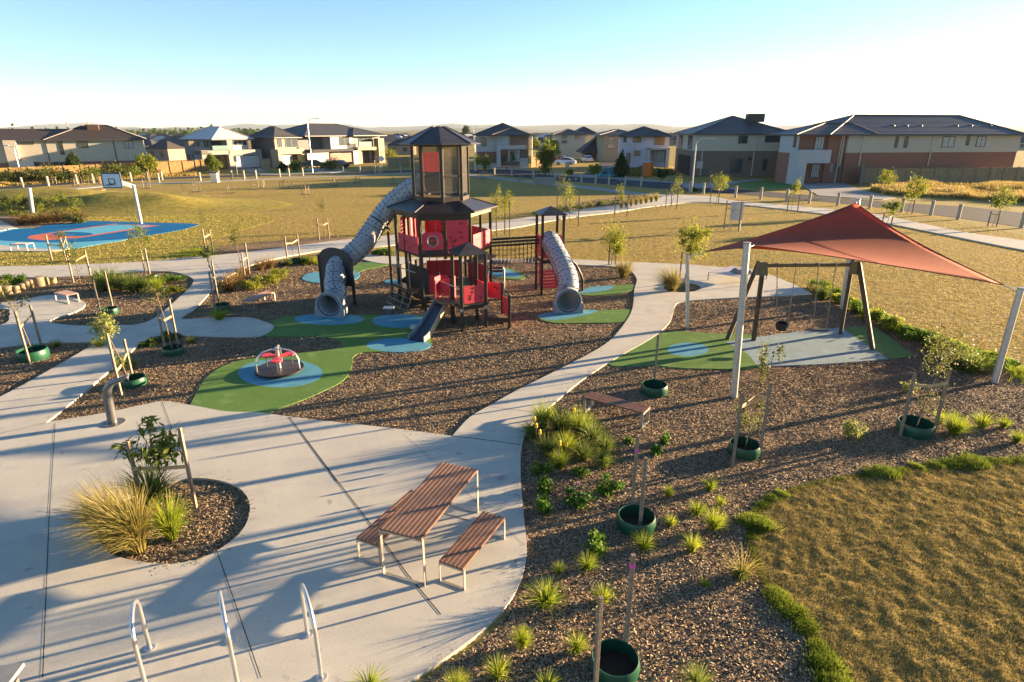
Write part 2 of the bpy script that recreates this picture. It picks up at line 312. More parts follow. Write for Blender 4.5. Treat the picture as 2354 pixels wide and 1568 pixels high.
# concrete paths and plaza
reg('concrete', gp([(-600,620),(0,615),(200,610),(330,604),(480,591),(600,578),(690,566),(800,552),(900,543),(1121,515),(1189,505),(1302,488),(1416,473),(1484,462),(1520,455),(1529,449),(1575,450),(1643,454),(1691,463),(1805,473),(1918,483),(2012,494),(2107,513),(2220,536),(2354,555),(2600,590),
    (2600,615),(2354,577),(2182,543.5),(2069,521),(1993,506),(1842,487),(1706,472),(1640,467),(1575,468),(1484,478),(1416,489),(1302,503),(1189,524),(1121,533),(900,566),(820,572),(735,579),(600,605),(530,636),(500,660),(450,712),(418,736),
    (480,735),(560,733),(600,740),(630,754),(615,770),(585,778),(500,778),(430,776),(345,782),(240,868),(107,978),(0,1040),(-700,1300)]))
reg('concrete', gp([(810,573),(851,588),(904,592),(1000,596),(1121,597),(1240,598),(1340,600),(1400,603),(1500,607),(1600,612),(1700,622),(1760,632),(1820,655),(1868,680),(1868,680),(1780,684),(1650,690),(1570,697),(1552,706),(1545,730),(1535,750),(1500,780),(1430,820),(1350,870),(1270,935),(1220,985),(1200,1030),(1197,1100),(1205,1200),(1211,1265),(1202,1325),(1172,1390),(1105,1460),(1040,1510),(965,1560),(900,1610),(800,1760),(800,1760),(-900,1760),(-900,1760),(-900,1300),(-900,1300),(0,1000),(107,977),
    (240,955),(330,936),(380,928),(447,938),(520,951),(590,953),(620,957),(720,970),(900,990),(1040,1008),(1040,1008),(1080,965),(1130,935),(1200,896),(1300,846),(1390,796),(1430,755),(1453,715),(1458,670),(1462,640),(1430,618),(1340,612),(1240,606),(1121,605),(1000,607),(904,610),(850,603),(800,585)]))
reg('pavement', [tuple(q) for q in ribbon(gp([(-300,462),(0,447),(180,433),(256,427),(400,421),(517,416),(650,410),(800,405),(941,400),(1020,399),(1090,404),(1189,416),(1334,430),(1440,443),(1540,452)]), 2.0)], False)
# beds set into the concrete
reg('bed', gp([(-300,640),(0,640),(130,640),(250,632),(330,627),(400,628),(440,641),(443,655),(420,680),(345,741),(260,752),(180,752),(120,746),(122,738),(180,718),(197,700),(165,686),(110,682),(0,700),(-300,725)]))
reg('bed', gp([(-300,850),(0,803),(100,793),(215,790),(222,792),(110,858),(0,918),(-300,1060)]))
reg('bed', gp([(-200,712),(0,712),(22,722),(22,730),(0,752),(-200,800)]))
reg('bed', gp([(225,1190),(222,1225),(250,1275),(290,1292),(350,1302),(410,1303),(480,1284),(540,1245),(570,1205),(574,1160),(550,1128),(500,1110),(440,1106),(380,1120),(300,1150)]))
reg('bed', gp(ell(1568,664,43,11.5)))
ZL = dict(court_lawn=.012, road=.012, pavement=.045, green_turf=.02, dry_grass=.02, mulch=.025, bed=.02, green_rubber=.055, blue_rubber=.055, grey_rubber=.055, court_light_blue=.03, court_blue=.03, court_orange=.03, concrete=.068)
RM = dict(court_lawn=court_lawn_m, road=road_m, pavement=pave_m, green_turf=green_lawn_m, dry_grass=dry_m, mulch=mulch_m, bed=mulch_m, green_rubber=green_m, blue_rubber=blue_m, grey_rubber=grey_m, court_light_blue=clight_m, court_blue=cblue_m, court_orange=cred_m, concrete=conc_m)
RN = dict(court_lawn='lawn_by_court', road='road', pavement='pavement', green_turf='green_lawn', dry_grass='dry_grass_ground', mulch='mulch_ground', bed='mulch_bed', green_rubber='green_rubber_ground', blue_rubber='blue_rubber_ground', grey_rubber='grey_rubber_ground', court_light_blue='court_pale_surface', court_blue='court_blue_surface', court_orange='court_orange_surface', concrete='concrete_path')
def build_ground():
    V = []; Fc = []
    for k, p in REG:
        o = len(V); V += p; Fc.append(list(range(o, o+len(p))))
    res = delaunay_2d_cdt(V, [], Fc, 1, 1e-4)
    vo, fo, orig = res[0], res[2], res[5]
    top = []
    for f, og in zip(fo, orig): top.append(REG[max(og)][0] if og else None)
    edge = {}
    for i, f in enumerate(fo):
        for j in range(len(f)): edge.setdefault(frozenset((f[j], f[(j+1) % len(f)])), []).append(i)
    for kind in ZL:
        z = ZL[kind]; mb = MB(); idx = {}
        def vid(i, zz_):
            if (i, zz_) not in idx: idx[(i, zz_)] = len(mb.v); mb.v.append((vo[i].x, vo[i].y, zz_))
            return idx[(i, zz_)]
        for i, f in enumerate(fo):
            if top[i] != kind: continue
            mb.f.append(tuple(vid(j, z) for j in f)); mb.m.append(0)
            for j in range(len(f)):
                a, b = f[j], f[(j+1) % len(f)]; nb = [q for q in edge[frozenset((a, b))] if q != i]
                nz = ZL.get(top[nb[0]], 0) if nb and top[nb[0]] else 0
                if nz < z: mb.f.append((vid(b, z), vid(a, z), vid(a, -.06), vid(b, -.06))); mb.m.append(0)
        if mb.f: tag(mb.build(RN[kind], RM[kind]), kind='structure')
build_ground()
# coarse label grid for scattering
GX0, GX1, GY0, GY1, CELL = -34., 34., 3., 72., .06
GW, GH = int((GX1-GX0)/CELL), int((GY1-GY0)/CELL); LAB = np.zeros((GH, GW), np.uint8)
KN = {k: i+1 for i, k in enumerate(ZL)}; ZT = np.array([0.]+[ZL[k] for k in ZL])
for k, p in REG:
    A = np.array([(q.x, q.y) for q in p]); B = np.roll(A, -1, 0)
    j0 = max(0, int((A[:,1].min()-GY0)/CELL)); j1 = min(GH, int((A[:,1].max()-GY0)/CELL)+1)
    for j in range(j0, j1):
        y = GY0+(j+.5)*CELL; s_ = ((A[:,1] <= y) != (B[:,1] <= y)); a, b = A[s_], B[s_]
        xs = np.sort(a[:,0]+(y-a[:,1])/(b[:,1]-a[:,1])*(b[:,0]-a[:,0]))
        for t in range(0, len(xs)-1, 2):
            i0 = int(np.clip((xs[t]-GX0)/CELL, 0, GW)); i1 = int(np.clip((xs[t+1]-GX0)/CELL, 0, GW)); LAB[j, i0:i1] = KN[k]
def lab(P):
    i = ((P[:,0]-GX0)/CELL).astype(int); j = ((P[:,1]-GY0)/CELL).astype(int); ok = (i >= 0)&(i < GW)&(j >= 0)&(j < GH)
    r = np.full(len(P), 255, np.uint8); r[ok] = LAB[j[ok], i[ok]]; return r
def inview(P, z=0., m=60):
    dy, dz = P[:,1], z-H; dep = dy*cp_-dz*sp_; u = CX+F_*P[:,0]/dep; v = CY-F_*(dy*sp_+dz*cp_)/dep
    return (dep > 0)&(u > -m)&(u < 2354+m)&(v > 0)&(v < 1568+m)

# the lawn: one sheet to the horizon, with the low mounds by the court raised in it
mounds = [(G(290,474), 8, 4., 1.25), (G(90,458), 9., 5., 1.1), (G(190,465), 6., 4., .6)]
def gz(x, y):
    return sum(h*math.exp(-((x-c.x)/rx)**2-((y-c.y)/ry)**2) for c, rx, ry, h in mounds)
mb = MB(); S_ = 9000
mb.quad((-S_, -60, 0), (S_, -60, 0), (S_, S_, 0), (-S_, S_, 0)); tag(mb.build('lawn', lawn_m), kind='structure')
for (c, rx, ry, h), nm in zip(mounds, ('grass_mound',)*3):
    n_ = 26; mb = MB(); vs_ = []
    for i in range(n_+1):
        for j in range(n_*2):
            r = i/n_*1.9; a = 2*pi*j/(n_*2); x, y = c.x+rx*r*cos(a), c.y+ry*r*sin(a)
            hh = h*math.exp(-r*r)*(1+.14*min(1, r*r*3)*sin(3*a+r*4)) - (h*.027+.02 if i == n_ else 0)
            vs_.append((x, y, hh))
    mb.add(vs_, [(i*n_*2+j, i*n_*2+(j+1) % (n_*2), (i+1)*n_*2+(j+1) % (n_*2), (i+1)*n_*2+j) for i in range(n_) for j in range(n_*2)])
    tag(mb.build(nm, court_lawn_m, smooth=True), kind='structure')

# joints in the plaza (saw cuts)
jm = mat('dark_joint', (.05, .045, .04), .9)  # one dark colour for the thin strips laid along the cuts
def joint(pts, wd=.012):
    mb = MB(); P = [G(*p).xy for p in pts]
    for a, b in zip(P[:-1], P[1:]):
        d = (b-a).normalized(); n_ = Vector((-d.y, d.x))*wd/2
        mb.quad((*(a-n_), .0722), (*(b-n_), .0722), (*(b+n_), .0722), (*(a+n_), .0722))
    return mb
jb = MB()
for p, wd in (([z4(1478,230), z4(1721,560)], .02), ([z5(0,20), z5(250,355), z5(575,780), z5(910,1240), z5(1180,1568)], .02), ([z4(285,262), z4(255,760), z4(225,1568)], .012), ([z4(1092,870), z4(1160,1060), z4(1335,1568)], .012),
              ([(1040,1008), (1120,1018), (1198,1029)], .02), ([(107,978),(0,1003)], .015), ([z4(830,150), z4(880,290)], .01), ([z5(880,60), z5(1160,310), z5(1480,620), z5(1880,985)], .006), ([z5(1215,720), z5(1410,775)], .02),
              ([(150,900),(232,868)], .008), ([(247,790),(300,755)], .012), ([(1290,862),(1355,868)], .008), ([(1455,745),(1535,750)], .008), ([(1440,690),(1560,700)], .008), ([(1120,940),(1245,955)], .008), ([(480,592),(520,640)], .01), ([(330,604),(400,628)], .01)):
    q = joint(p, wd); jb.add(q.v, q.f)
tag(jb.build('pavement_joint', jm), kind='structure')

# ------------------------------------------------------------ scatter: bark chips, grass
def vnoise(X, Y, sc, seed):
    r = np.random.default_rng(seed); T = r.random((257, 257)); x = X*sc+50; y = Y*sc+50; i = np.floor(x).astype(int); j = np.floor(y).astype(int); fx = x-i; fy = y-j; fx = fx*fx*(3-2*fx); fy = fy*fy*(3-2*fy)
    g = lambda a, b: T[a % 257, b % 257]
    return (g(i,j)*(1-fx)+g(i+1,j)*fx)*(1-fy)+(g(i,j+1)*(1-fx)+g(i+1,j+1)*fx)*fy
def chips(n, x0, x1, y0, y1, kinds, size, m, name, dens=None, z0=0.):
    P = np.column_stack([rng.uniform(x0, x1, n), rng.uniform(y0, y1, n)]); L = lab(P); ok = np.isin(L, [KN[k] for k in kinds])&inview(P)&(rng.random(n) < .25+1.3*vnoise(P[:,0], P[:,1], .9, 21)*vnoise(P[:,0], P[:,1], 3.1, 22)*1.6); P = P[ok]; L = L[ok]; n = len(P)
    a = rng.uniform(0, 2*pi, n); ln = rng.uniform(.5, 1.5, n)*size; wd = ln*rng.uniform(.25, .6, n); tl = rng.uniform(-.6, .6, n); rl = rng.uniform(-.7, .7, n)
    ux = np.column_stack([np.cos(a)*np.cos(tl), np.sin(a)*np.cos(tl), np.sin(tl)])*ln[:,None]*.5
    vx = np.column_stack([-np.sin(a)*np.cos(rl), np.cos(a)*np.cos(rl), np.sin(rl)])*wd[:,None]*.5
    c = np.column_stack([P, ZT[L]+z0+rng.uniform(.004, .022, n)])
    V = np.stack([c-ux-vx*.7, c+ux*.9-vx, c+ux+vx*.6, c-ux*.8+vx], 1).reshape(-1, 3)
    return tag(npmesh(name, V, np.arange(4*n).reshape(-1, 4), m), 'light and dark bark chips lying over the mulch', 'bark chips', kind='stuff')
chip_m = mat('bark_chip', (0,0,0), .8, scale=33, obj=False, detail=2, stops=[(.33, (.045, .03, .02)), (.45, (.15, .105, .065)), (.55, (.30, .225, .135)), (.68, (.54, .42, .25))])
chips(620000, -14, 16, 4, 19, ('mulch', 'bed'), .034, chip_m, 'bark_chips')
chips(380000, -22, 22, 16, 34, ('mulch', 'bed'), .05, chip_m, 'bark_chips')
def stray(n):
    P = np.column_stack([rng.uniform(-14, 12, n), rng.uniform(4, 26, n)]); of = rng.normal(0, .13, (n, 2)); ok = np.isin(lab(P), [KN['concrete'], KN['green_rubber'], KN['blue_rubber'], KN['grey_rubber']])&np.isin(lab(P+of), [KN['mulch'], KN['bed']])&inview(P)&(rng.random(n) < 1.6*vnoise(P[:,0], P[:,1], 1.3, 31)**2)
    P = P[ok]; n = len(P); a = rng.uniform(0, 2*pi, n); ln = rng.uniform(.5, 1.4, n)*.03; wd = ln*.4; u = np.column_stack([np.cos(a), np.sin(a), rng.uniform(-.2,.2,n)])*ln[:,None]*.5; v = np.column_stack([-np.sin(a), np.cos(a), rng.uniform(-.2,.2,n)])*wd[:,None]*.5
    c = np.column_stack([P, np.full(n, .076)]); tag(npmesh('stray_bark', np.stack([c-u-v, c+u-v, c+u+v, c-u+v], 1).reshape(-1, 3), np.arange(4*n).reshape(-1, 4), chip_m), 'bark chips spilled onto the paving edges', 'bark chips', kind='stuff')
stray(400000)
def blades(n, x0, x1, y0, y1, kinds, hgt, wid, m, name, label, keep=None, zfun=None, lean=.5):
    P = np.column_stack([rng.uniform(x0, x1, n), rng.uniform(y0, y1, n)]); L = lab(P); ok = np.isin(L, kinds)&inview(P)
    if keep is not None: ok &= keep(P)
    P = P[ok]; L = L[ok]; n = len(P)
    a = rng.uniform(0, 2*pi, n); h = hgt*rng.uniform(.5, 1.3, n); le = h*rng.uniform(.1, 1, n)*lean*2; b = rng.uniform(0, 2*pi, n)
    z = ZT[L]*(L > 0)*0+ZT[np.minimum(L, len(ZT)-1)]*(L < 200)
    if zfun is not None: z = z+zfun(P)
    c = np.column_stack([P, z-.005]); wv = np.column_stack([np.cos(a), np.sin(a), np.zeros(n)])*wid*.5
    t = c+np.column_stack([np.cos(b)*le, np.sin(b)*le, h])
    V = np.stack([c-wv, c+wv, t], 1).reshape(-1, 3)
    return tag(npmesh(name, V, np.arange(3*n).reshape(-1, 3), m, k=3), label, 'grass', kind='stuff')
# near lawn relief: real clumps so that the low sun rakes it
nx0, nx1, ny0, ny1, st = 2.5, 17., 3.6, 13.5, .035
xs = np.arange(nx0, nx1, st); ys = np.arange(ny0, ny1, st); XX, YY = np.meshgrid(xs, ys)
def relief(X, Y):
    X2 = X*cos(.35)+Y*sin(.35); Y2 = -X*sin(.35)+Y*cos(.35)
    return .045*vnoise(X2, Y2*1.0, 5.5, 1)+.035*vnoise(X2, Y2, 11, 2)+.02*vnoise(X, Y, 23, 3)
ZZ = relief(XX, YY)*.55+.004
Pn = np.column_stack([XX.ravel(), YY.ravel()]); Ln = lab(Pn); nearlawn = (Ln == 0).reshape(XX.shape)
bx = G(1722, 1215).x-.6
def is_near(P): return (P[:,0] > 1.8)&(P[:,1] < 12.6)
nearlawn &= (YY < 12.6)
I = np.arange(XX.size).reshape(XX.shape)
cell = nearlawn[:-1,:-1]&nearlawn[1:,:-1]&nearlawn[1:,1:]&nearlawn[:-1,1:]
Q = np.stack([I[:-1,:-1][cell], I[:-1,1:][cell], I[1:,1:][cell], I[1:,:-1][cell]], 1)
near_m = mat('near_lawn', (0,0,0), .95, scale=14, obj=False, detail=6, spec=.1, bump=.02, bscale=70, stops=[(.3, (.09, .08, .025)), (.5, (.24, .185, .06)), (.7, (.38, .29, .11))])
tag(npmesh('near_lawn_turf', np.column_stack([Pn, ZZ.ravel()]), Q, near_m), kind='structure')
blades(900000, 2, 17, 3.6, 12.6, [0], .042, .009, leafmat('near_blade', (.13, .115, .036), (.38, .30, .11), .40), 'lawn_grass', 'short dry tufted grass of the near lawn', zfun=lambda P: relief(P[:,0], P[:,1])*.55-.005)
blades(900000, -34, 34, 13, 72, [0], .05, .022, gr_lawn, 'lawn_grass', 'short dry grass of the park lawn', keep=lambda P: (rng.random(len(P)) < np.clip(30/P[:,1], 0, 1)**2))
blades(120000, -34, 0, 24, 60, [KN['court_lawn']], .06, .035, mat('court_blade', (0,0,0), .8, scale=2, trans=.3, obj=False, stops=[(.3, (.2, .18, .03)), (.7, (.42, .36, .09))]), 'court_grass', 'bright short grass around the court')
# lush fringe along the edge of the near lawn and of the far lawn
def fringe(pts, wd, n, hgt, m, label, spread=None):
    P = smooth([G(*p).xy for p in pts], 10, False); A = np.array([(p.x, p.y) for p in P]); i = rng.integers(0, len(A)-1, n); t = rng.random(n)[:,None]
    Q_ = A[i]*(1-t)+A[i+1]*t; d = A[i+1]-A[i]; d /= np.linalg.norm(d, axis=1)[:,None]+1e-9; nn = np.column_stack([-d[:,1], d[:,0]])
    amp = .46+1.3*np.clip(vnoise(Q_[:,0], Q_[:,1], 1.6, 9)*(.3+1.1*vnoise(Q_[:,0], Q_[:,1], 7., 10))-.12, 0, 1); Q_ = Q_+nn*(rng.normal(0, 1, n)*wd*.75*amp+(vnoise(Q_[:,0], Q_[:,1], 1.7, 12)-.5)*wd*1.2)[:,None]
    a = rng.uniform(0, 2*pi, n); b = rng.uniform(0, 2*pi, n); h = hgt*rng.uniform(.4, 1.2, n)*amp; le = h*rng.uniform(.1, .9, n)
    c = np.column_stack([Q_, np.full(n, .005)]); wv = np.column_stack([np.cos(a), np.sin(a), np.zeros(n)])*.011; t_ = c+np.column_stack([np.cos(b)*le, np.sin(b)*le, h])
    V = np.stack([c-wv, c+wv, t_], 1).reshape(-1, 3)
    return tag(npmesh('grass_fringe', V, np.arange(3*n).reshape(-1, 3), m, k=3), label, 'grass', kind='stuff')
fringe([(2480,1048),(2354,1062),(2200,1068),(2050,1087),(1900,1112),(1800,1143),(1745,1178),(1732,1215),(1736,1265),(1758,1330),(1798,1390),(1856,1460),(1903,1540),(1940,1660)], .10, 75000, .085, leafmat('fringe_green', (.08, .13, .014), (.22, .27, .035), .42), 'long lush green grass fringing the near lawn')
fringe([(2290,838),(2354,855),(2480,890)], .4, 9000, .12, gr_lime, 'green grass fringe behind the leaning pole')
fringe([(430,592),(455,580),(500,570)], .7, 5000, .12, gr_lime, 'green grass tuft at the tip of the mulch strip')

# ------------------------------------------------------------ plants
def leafcloud(n, c, r, size, nc=14, asp=.45, seed=0, droop=.3):
    R = np.random.default_rng(seed); c = np.array(c, float); r = np.array(r, float)
    d = R.normal(size=(nc, 3)); d /= np.linalg.norm(d, axis=1)[:,None]; cc = d*(R.uniform(.35, .95, nc)[:,None])
    k = R.integers(0, nc, n); p = cc[k]+R.normal(size=(n, 3))*R.uniform(.12, .3, nc)[k][:,None]
    p = c+p*r
    a = R.uniform(0, 2*pi, n); tl = R.uniform(-1.2, .7, n)-droop; s = size*R.uniform(.6, 1.3, n)
    u = np.column_stack([np.cos(a)*np.cos(tl), np.sin(a)*np.cos(tl), np.sin(tl)])*s[:,None]
    ro = R.uniform(-1, 1, n); v = np.column_stack([-np.sin(a)*np.cos(ro), np.cos(a)*np.cos(ro), np.sin(ro)])*(s*asp*.5)[:,None]
    V = np.stack([p, p+u*.45-v, p+u, p+u*.45+v], 1).reshape(-1, 3)
    return V, np.arange(4*n).reshape(-1, 4), c+cc*r
def tussock_mesh(n, h, spread, wd, seed, arch=.5, lean=(0, 0)):
    R = np.random.default_rng(seed); a = R.uniform(0, 2*pi, n); hh = h*R.uniform(.45, 1.1, n); s = spread*np.sqrt(R.uniform(.02, 1, n))
    b0 = R.uniform(0, .12*spread+.02, n); seg = 4; V = np.zeros((n, (seg+1)*2, 3)); wp = R.uniform(0, 2*pi, n)
    for i in range(seg+1):
        t = i/seg; rr = b0+s*(t**1.6); z = hh*(t-arch*t*t*s/spread*.9)
        x = np.cos(a)*rr+lean[0]*t*t*h; y = np.sin(a)*rr+lean[1]*t*t*h; w_ = wd*(1-t**1.5)*.5+.0008
        V[:, i*2] = np.column_stack([x-np.cos(wp)*w_, y-np.sin(wp)*w_, z]); V[:, i*2+1] = np.column_stack([x+np.cos(wp)*w_, y+np.sin(wp)*w_, z])
    base = (np.arange(n)*(seg+1)*2)[:,None]; q = np.array([[i*2, i*2+1, i*2+3, i*2+2] for i in range(seg)]).ravel()
    return V.reshape(-1, 3), (base+q[None,:]).reshape(-1, 4)
TUS = {}
def tussock(kind, px, py, hpx, label, group=None, wf=1., cat='grass plant', name='grass_tussock', zb=.02, lean=None):
    spec = dict(lime=(170, .5, .34, .012, gr_lime, .55), gold=(820, 1., .46, .006, gr_gold, .55), green=(300, .7, .5, .014, gr_green, .7), rust=(260, .6, .45, .012, gr_rust, .6), goldup=(420, .8, .35, .008, gr_gold, .4), olive=(520, .8, .42, .008, gr_lime, .5), tan=(90, .5, .4, .01, gr_gold, .5))[kind]
    key = (kind, random.randrange(4)); c = G(px, py); hm = hpx/ppm(c.y)/cp_
    if key not in TUS or TUS[key] is None:
        V, q = tussock_mesh(spec[0], spec[1], spec[2], spec[3]*1.1, hash(kind) % 97 + key[1] if False else sum(map(ord, kind))+key[1]*7, spec[5], (-.16, -.04) if kind == 'gold' else (0, 0))
        o = npmesh(name, V, q, spec[4]); TUS[key] = o
    else:
        o = TUS[key].copy(); C.objects.link(o)
    o.location = (c.x, c.y, zb); s = hm/spec[1]/.8; o.scale = (s*wf, s*wf, s); o.rotation_euler = (0, 0, random.uniform(-.6, .6) if kind == 'gold' else random.uniform(0, 6.28))
    return tag(o, label, cat, group)
def shrub(px, py, hpx, wpx, m, label, group=None, n=260, leaf=.07, seed=None, cat='shrub', name='shrub', zb=.02, asp=.5):
    c = G(px, py); k = ppm(c.y)*cp_; hm = hpx/k; wm = wpx/ppm(c.y)/2
    V, q, cc = leafcloud(int(n*1.5), (0, 0, hm*.5), (wm, wm, hm*.48), leaf, max(8, int(wm*14)), asp, seed or int(px*7+py))
    V[:,2] = np.abs(V[:,2])
    r = thing(name, label, cat, (c.x, c.y, zb), 0, group); npmesh('foliage', V, q, m, r)
    mb = MB()
    for p in cc[:7]: mb.tube([(0,0,-.02), (p[0]*.5, p[1]*.5, p[2]*.4), tuple(p)], [.012, .008, .004], 5)
    mb.build('stem', bark_m, r); return r
def tree(px, py, top, cw, m, label, cb=None, group=None, stakes=(), tie=None, n=400, leaf=.07, cat='young tree', name='young_tree', nc=14, lean=0, tiem=None, trunk=.02, ccx=None, zb=.02, extra=None, cone=False, asp=.62, cy=0):
    """px,py trunk foot; top row of the crown; cw crown width in px; cb row of the crown's bottom"""
    c = G(px, py); k = ppm(c.y, 1.)*1.; zt_ = ZY(top, c.y); cb = cb if cb is not None else top+(py-top)*.5; zb_ = max(.05, ZY(cb, c.y)); wm = cw/k/2
    cx = ((ccx or px+lean)-px)/k
    r = thing(name, label, cat, (c.x, c.y, zb), 0, group)
    zc_ = (zt_+zb_)/2; rz_ = (zt_-zb_)/2
    V, q, cc = leafcloud(int(n*2.6), (cx, cy, zc_), (wm, wm, rz_), leaf*1.05, nc, asp, int(px*13+py))
    if cone:
        t = np.clip((V[:,2]-zb_)/(zt_-zb_), 0, 1.05); f = 1.25-1.05*t; V[:,0] = cx+(V[:,0]-cx)*f; V[:,1] *= f
    if extra: 
        for (ex, ey, ew, eh, en) in extra:
            V2, q2, c2 = leafcloud(int(en*2.5), ((ex-px)/k, .02, ZY(ey, c.y)), (ew/k/2, ew/k/2, eh/k/2), leaf, max(4, nc//3), .6, int(ex*3)); q = np.vstack([q, q2+len(V)]); V = np.vstack([V, V2]); cc = np.vstack([cc, c2])
    npmesh('crown', V, q, m, r)
    mb = MB(); mid = (cx*.35, .02, zb_*.6); tp = (cx, 0, zc_+rz_*.5)
    mb.tube([(0,0,-.05), mid, (cx*.8, 0, zb_+rz_*.4), tp], [trunk, trunk*.8, trunk*.6, trunk*.25], 6)
    for p in cc[:16]: mb.tube([(cx*.8, 0, max(zb_*.9, min(p[2]-.1, zc_))), ((cx*.8+p[0])/2, p[1]/2, p[2]*.6+(zb_+rz_*.3)*.4), tuple(p)], [trunk*.45, trunk*.3, trunk*.12], 5)
    mb.build('trunk', bark_m, r, smooth=True)
    tops = []
    for (sx, sy, st) in stakes:
        f = G(sx, sy); sz = ZY(st, f.y); a = Vector((f.x-c.x, f.y-c.y, -.1)); b = Vector((f.x-c.x, f.y-c.y, sz)); wd = .05 if sy > 640 else .06
        MB().bar(a, b, wd, wd).build('stake', stake_m, r); tops.append((f.x-c.x, f.y-c.y, sz))
    if len(tops) >= 2:
        mb = MB(); hz = min(t[2] for t in tops)*(tie or .8)
        for i in range(len(tops) if len(tops) < 4 else 2):
            t = tops[i]; mb.bar((t[0], t[1]-.03, hz+.02*i), (cx*.4, -.02, hz-.06), .012, .07)
        mb.build('tie', hess_m, r)
    return r
def ring(px, py, wpx, label, group='green plastic watering rings'):
    c = G(px, py, .0); r_ = wpx/ppm(c.y)/2; h = r_*.75
    o = thing('watering_ring', label, 'watering ring', (c.x, c.y, .02), 0, group)
    MB().lathe([(r_*.93, -.05), (r_*.99, h*.25), (r_*1.02, h*.55), (r_*.97, h*.9), (r_*.93, h), (r_*.90, h*.98), (r_*.93, h*.85), (r_*.96, h*.5), (r_*.92, .02)], n=36).build('ring_wall', ring_m, o, smooth=True)
    MB().lathe([(.001, .05), (r_*.5, .045), (r_*.95, .03)], n=24).build('soil_fill', soil_m, o); return o
def stake(px, py, top, label, tape=None, w_=.05):
    c = G(px, py); z = ZY(top, c.y); o = thing('timber_stake', label, 'stake', (c.x, c.y, .0), random.uniform(0, .5))
    MB().box((-w_/2, -w_/2, -.2), (w_/2, w_/2, z)).build('post', stake_m, o, bevel=.003)
    if tape: zt_ = ZY(tape, c.y); MB().box((-w_/2-.003, -w_/2-.003, zt_-.025), (w_/2+.003, w_/2+.003, zt_+.025)).build('tape', pink_m, o)
    return o

# ============================================================ THE PLAY TOWER
PT = thing('play_tower', 'tall dark hexagonal play tower with red panels, lookout cabin and two tube slides', 'play tower', (0, 0, 0))
hc = Vector((-2.71, 23.77)); HR = 1.86
def hv(k, R=HR, z=0, c=hc, n=6, a0=-112): a = rad(a0+360/n*k); return Vector((c.x+R*cos(a), c.y+R*sin(a), z))
yF = 22.05
z_eave = ZY(z1(0,697)[1], 21.9); z_d2 = ZY(z1(0,990)[1], yF); z_sill = ZY(458, 22.75); z_ceave = ZY(z1(0,218)[1], 22.4); z_apex = ZY(z1(0,98)[1], 23.6)
z_low = ZY(z1(0,1262)[1], 22.6)
for k in range(6):
    p = hv(k); MB().box((p.x-.055, p.y-.055, -.1), (p.x+.055, p.y+.055, z_eave-.05)).build('post', post_m, PT, bevel=.01)
for k, t in ((0, .5), (5, .38), (1, .5), (4, .5), (3, .5)):
    a, b = hv(k), hv(k+1); p = a.lerp(b, t); MB().box((p.x-.05, p.y-.05, -.1 if k in (5, 4) else z_d2-.2), (p.x+.05, p.y+.05, z_eave-.05)).build('post', post_m, PT, bevel=.01)
# eave beams, decks
for z, hh in ((z_eave-.12, .16), (z_d2-.05, .12), (z_low-.06, .12)):
    mb = MB()
    for k in range(6): mb.bar(hv(k, z=z), hv(k+1, z=z), .07, hh)
    mb.build('ring_beam', post_m, PT)
for z in (z_d2, z_low): MB().prism([hv(k, HR*.96, z-.04) for k in range(6)], (0, 0, .05)).build('deck', deckp_m, PT)
# lower skirt roof
mb = MB(); Ro, Ri = 2.16, 1.16; zev, zi = z_eave, z_sill-.08
for k in range(6):
    mb.quad(hv(k, Ro, zev), hv(k+1, Ro, zev), hv(k+1, Ri, zi), hv(k, Ri, zi)); mb.quad(hv(k+1, Ro, zev-.02), hv(k, Ro, zev-.02), hv(k, Ri, zi-.04), hv(k+1, Ri, zi-.04))
    mb.quad(hv(k, Ro, zev-.06), hv(k+1, Ro, zev-.06), hv(k+1, Ro, zev+.001), hv(k, Ro, zev+.001))
rf = mb.build('skirt_roof', roofp_m, PT)
mb = MB()
for k in range(6): mb.bar(hv(k, Ro+.01, zev+.012), hv(k, Ri, zi+.012), .05, .025)
mb.build('hip_rib', dkp_m, rf)
# fascia boards
for k, z0, z1_, m_ in ((0, z_eave-.32, z_eave-.1, post_m), (1, z_eave-.22, z_eave-.06, hess_m), (5, z_eave-.26, z_eave-.1, post_m)):
    a, b = hv(k, HR+.04), hv(k+1, HR+.04); MB().bar((a.x, a.y, (z0+z1_)/2), (b.x, b.y, (z0+z1_)/2), .025, z1_-z0).build('fascia', m_, PT)
# cabin
cc_ = Vector((-2.74, 23.7)); CR = 1.04; a8 = -81
def ov(k, R=CR, z=0): return hv(k, R, z, cc_, 8, a8)
for k in range(8):
    p = ov(k); MB().box((p.x-.05, p.y-.05, z_sill-.35), (p.x+.05, p.y+.05, z_ceave+.02)).build('cabin_post', post_m, PT, bevel=.008)
    p = ov(k).lerp(ov(k+1), .1); q_ = ov(k).lerp(ov(k+1), .9)
mb = MB()
for k in range(8):
    mb.bar(ov(k, z=z_sill-.04), ov(k+1, z=z_sill-.04), .09, .2); mb.bar(ov(k, z=z_ceave-.05), ov(k+1, z=z_ceave-.05), .08, .14)
mb.bar(ov(0, z=z_sill+.82), ov(1, z=z_sill+.82), .06, .07); mb.bar(ov(3, z=z_sill+.82), ov(4, z=z_sill+.82), .05, .06)
mb.build('cabin_beam', post_m, PT)
MB().prism([ov(k, CR*.97, z_sill-.06) for k in range(8)], (0, 0, .05)).build('cabin_deck', deckp_m, PT)
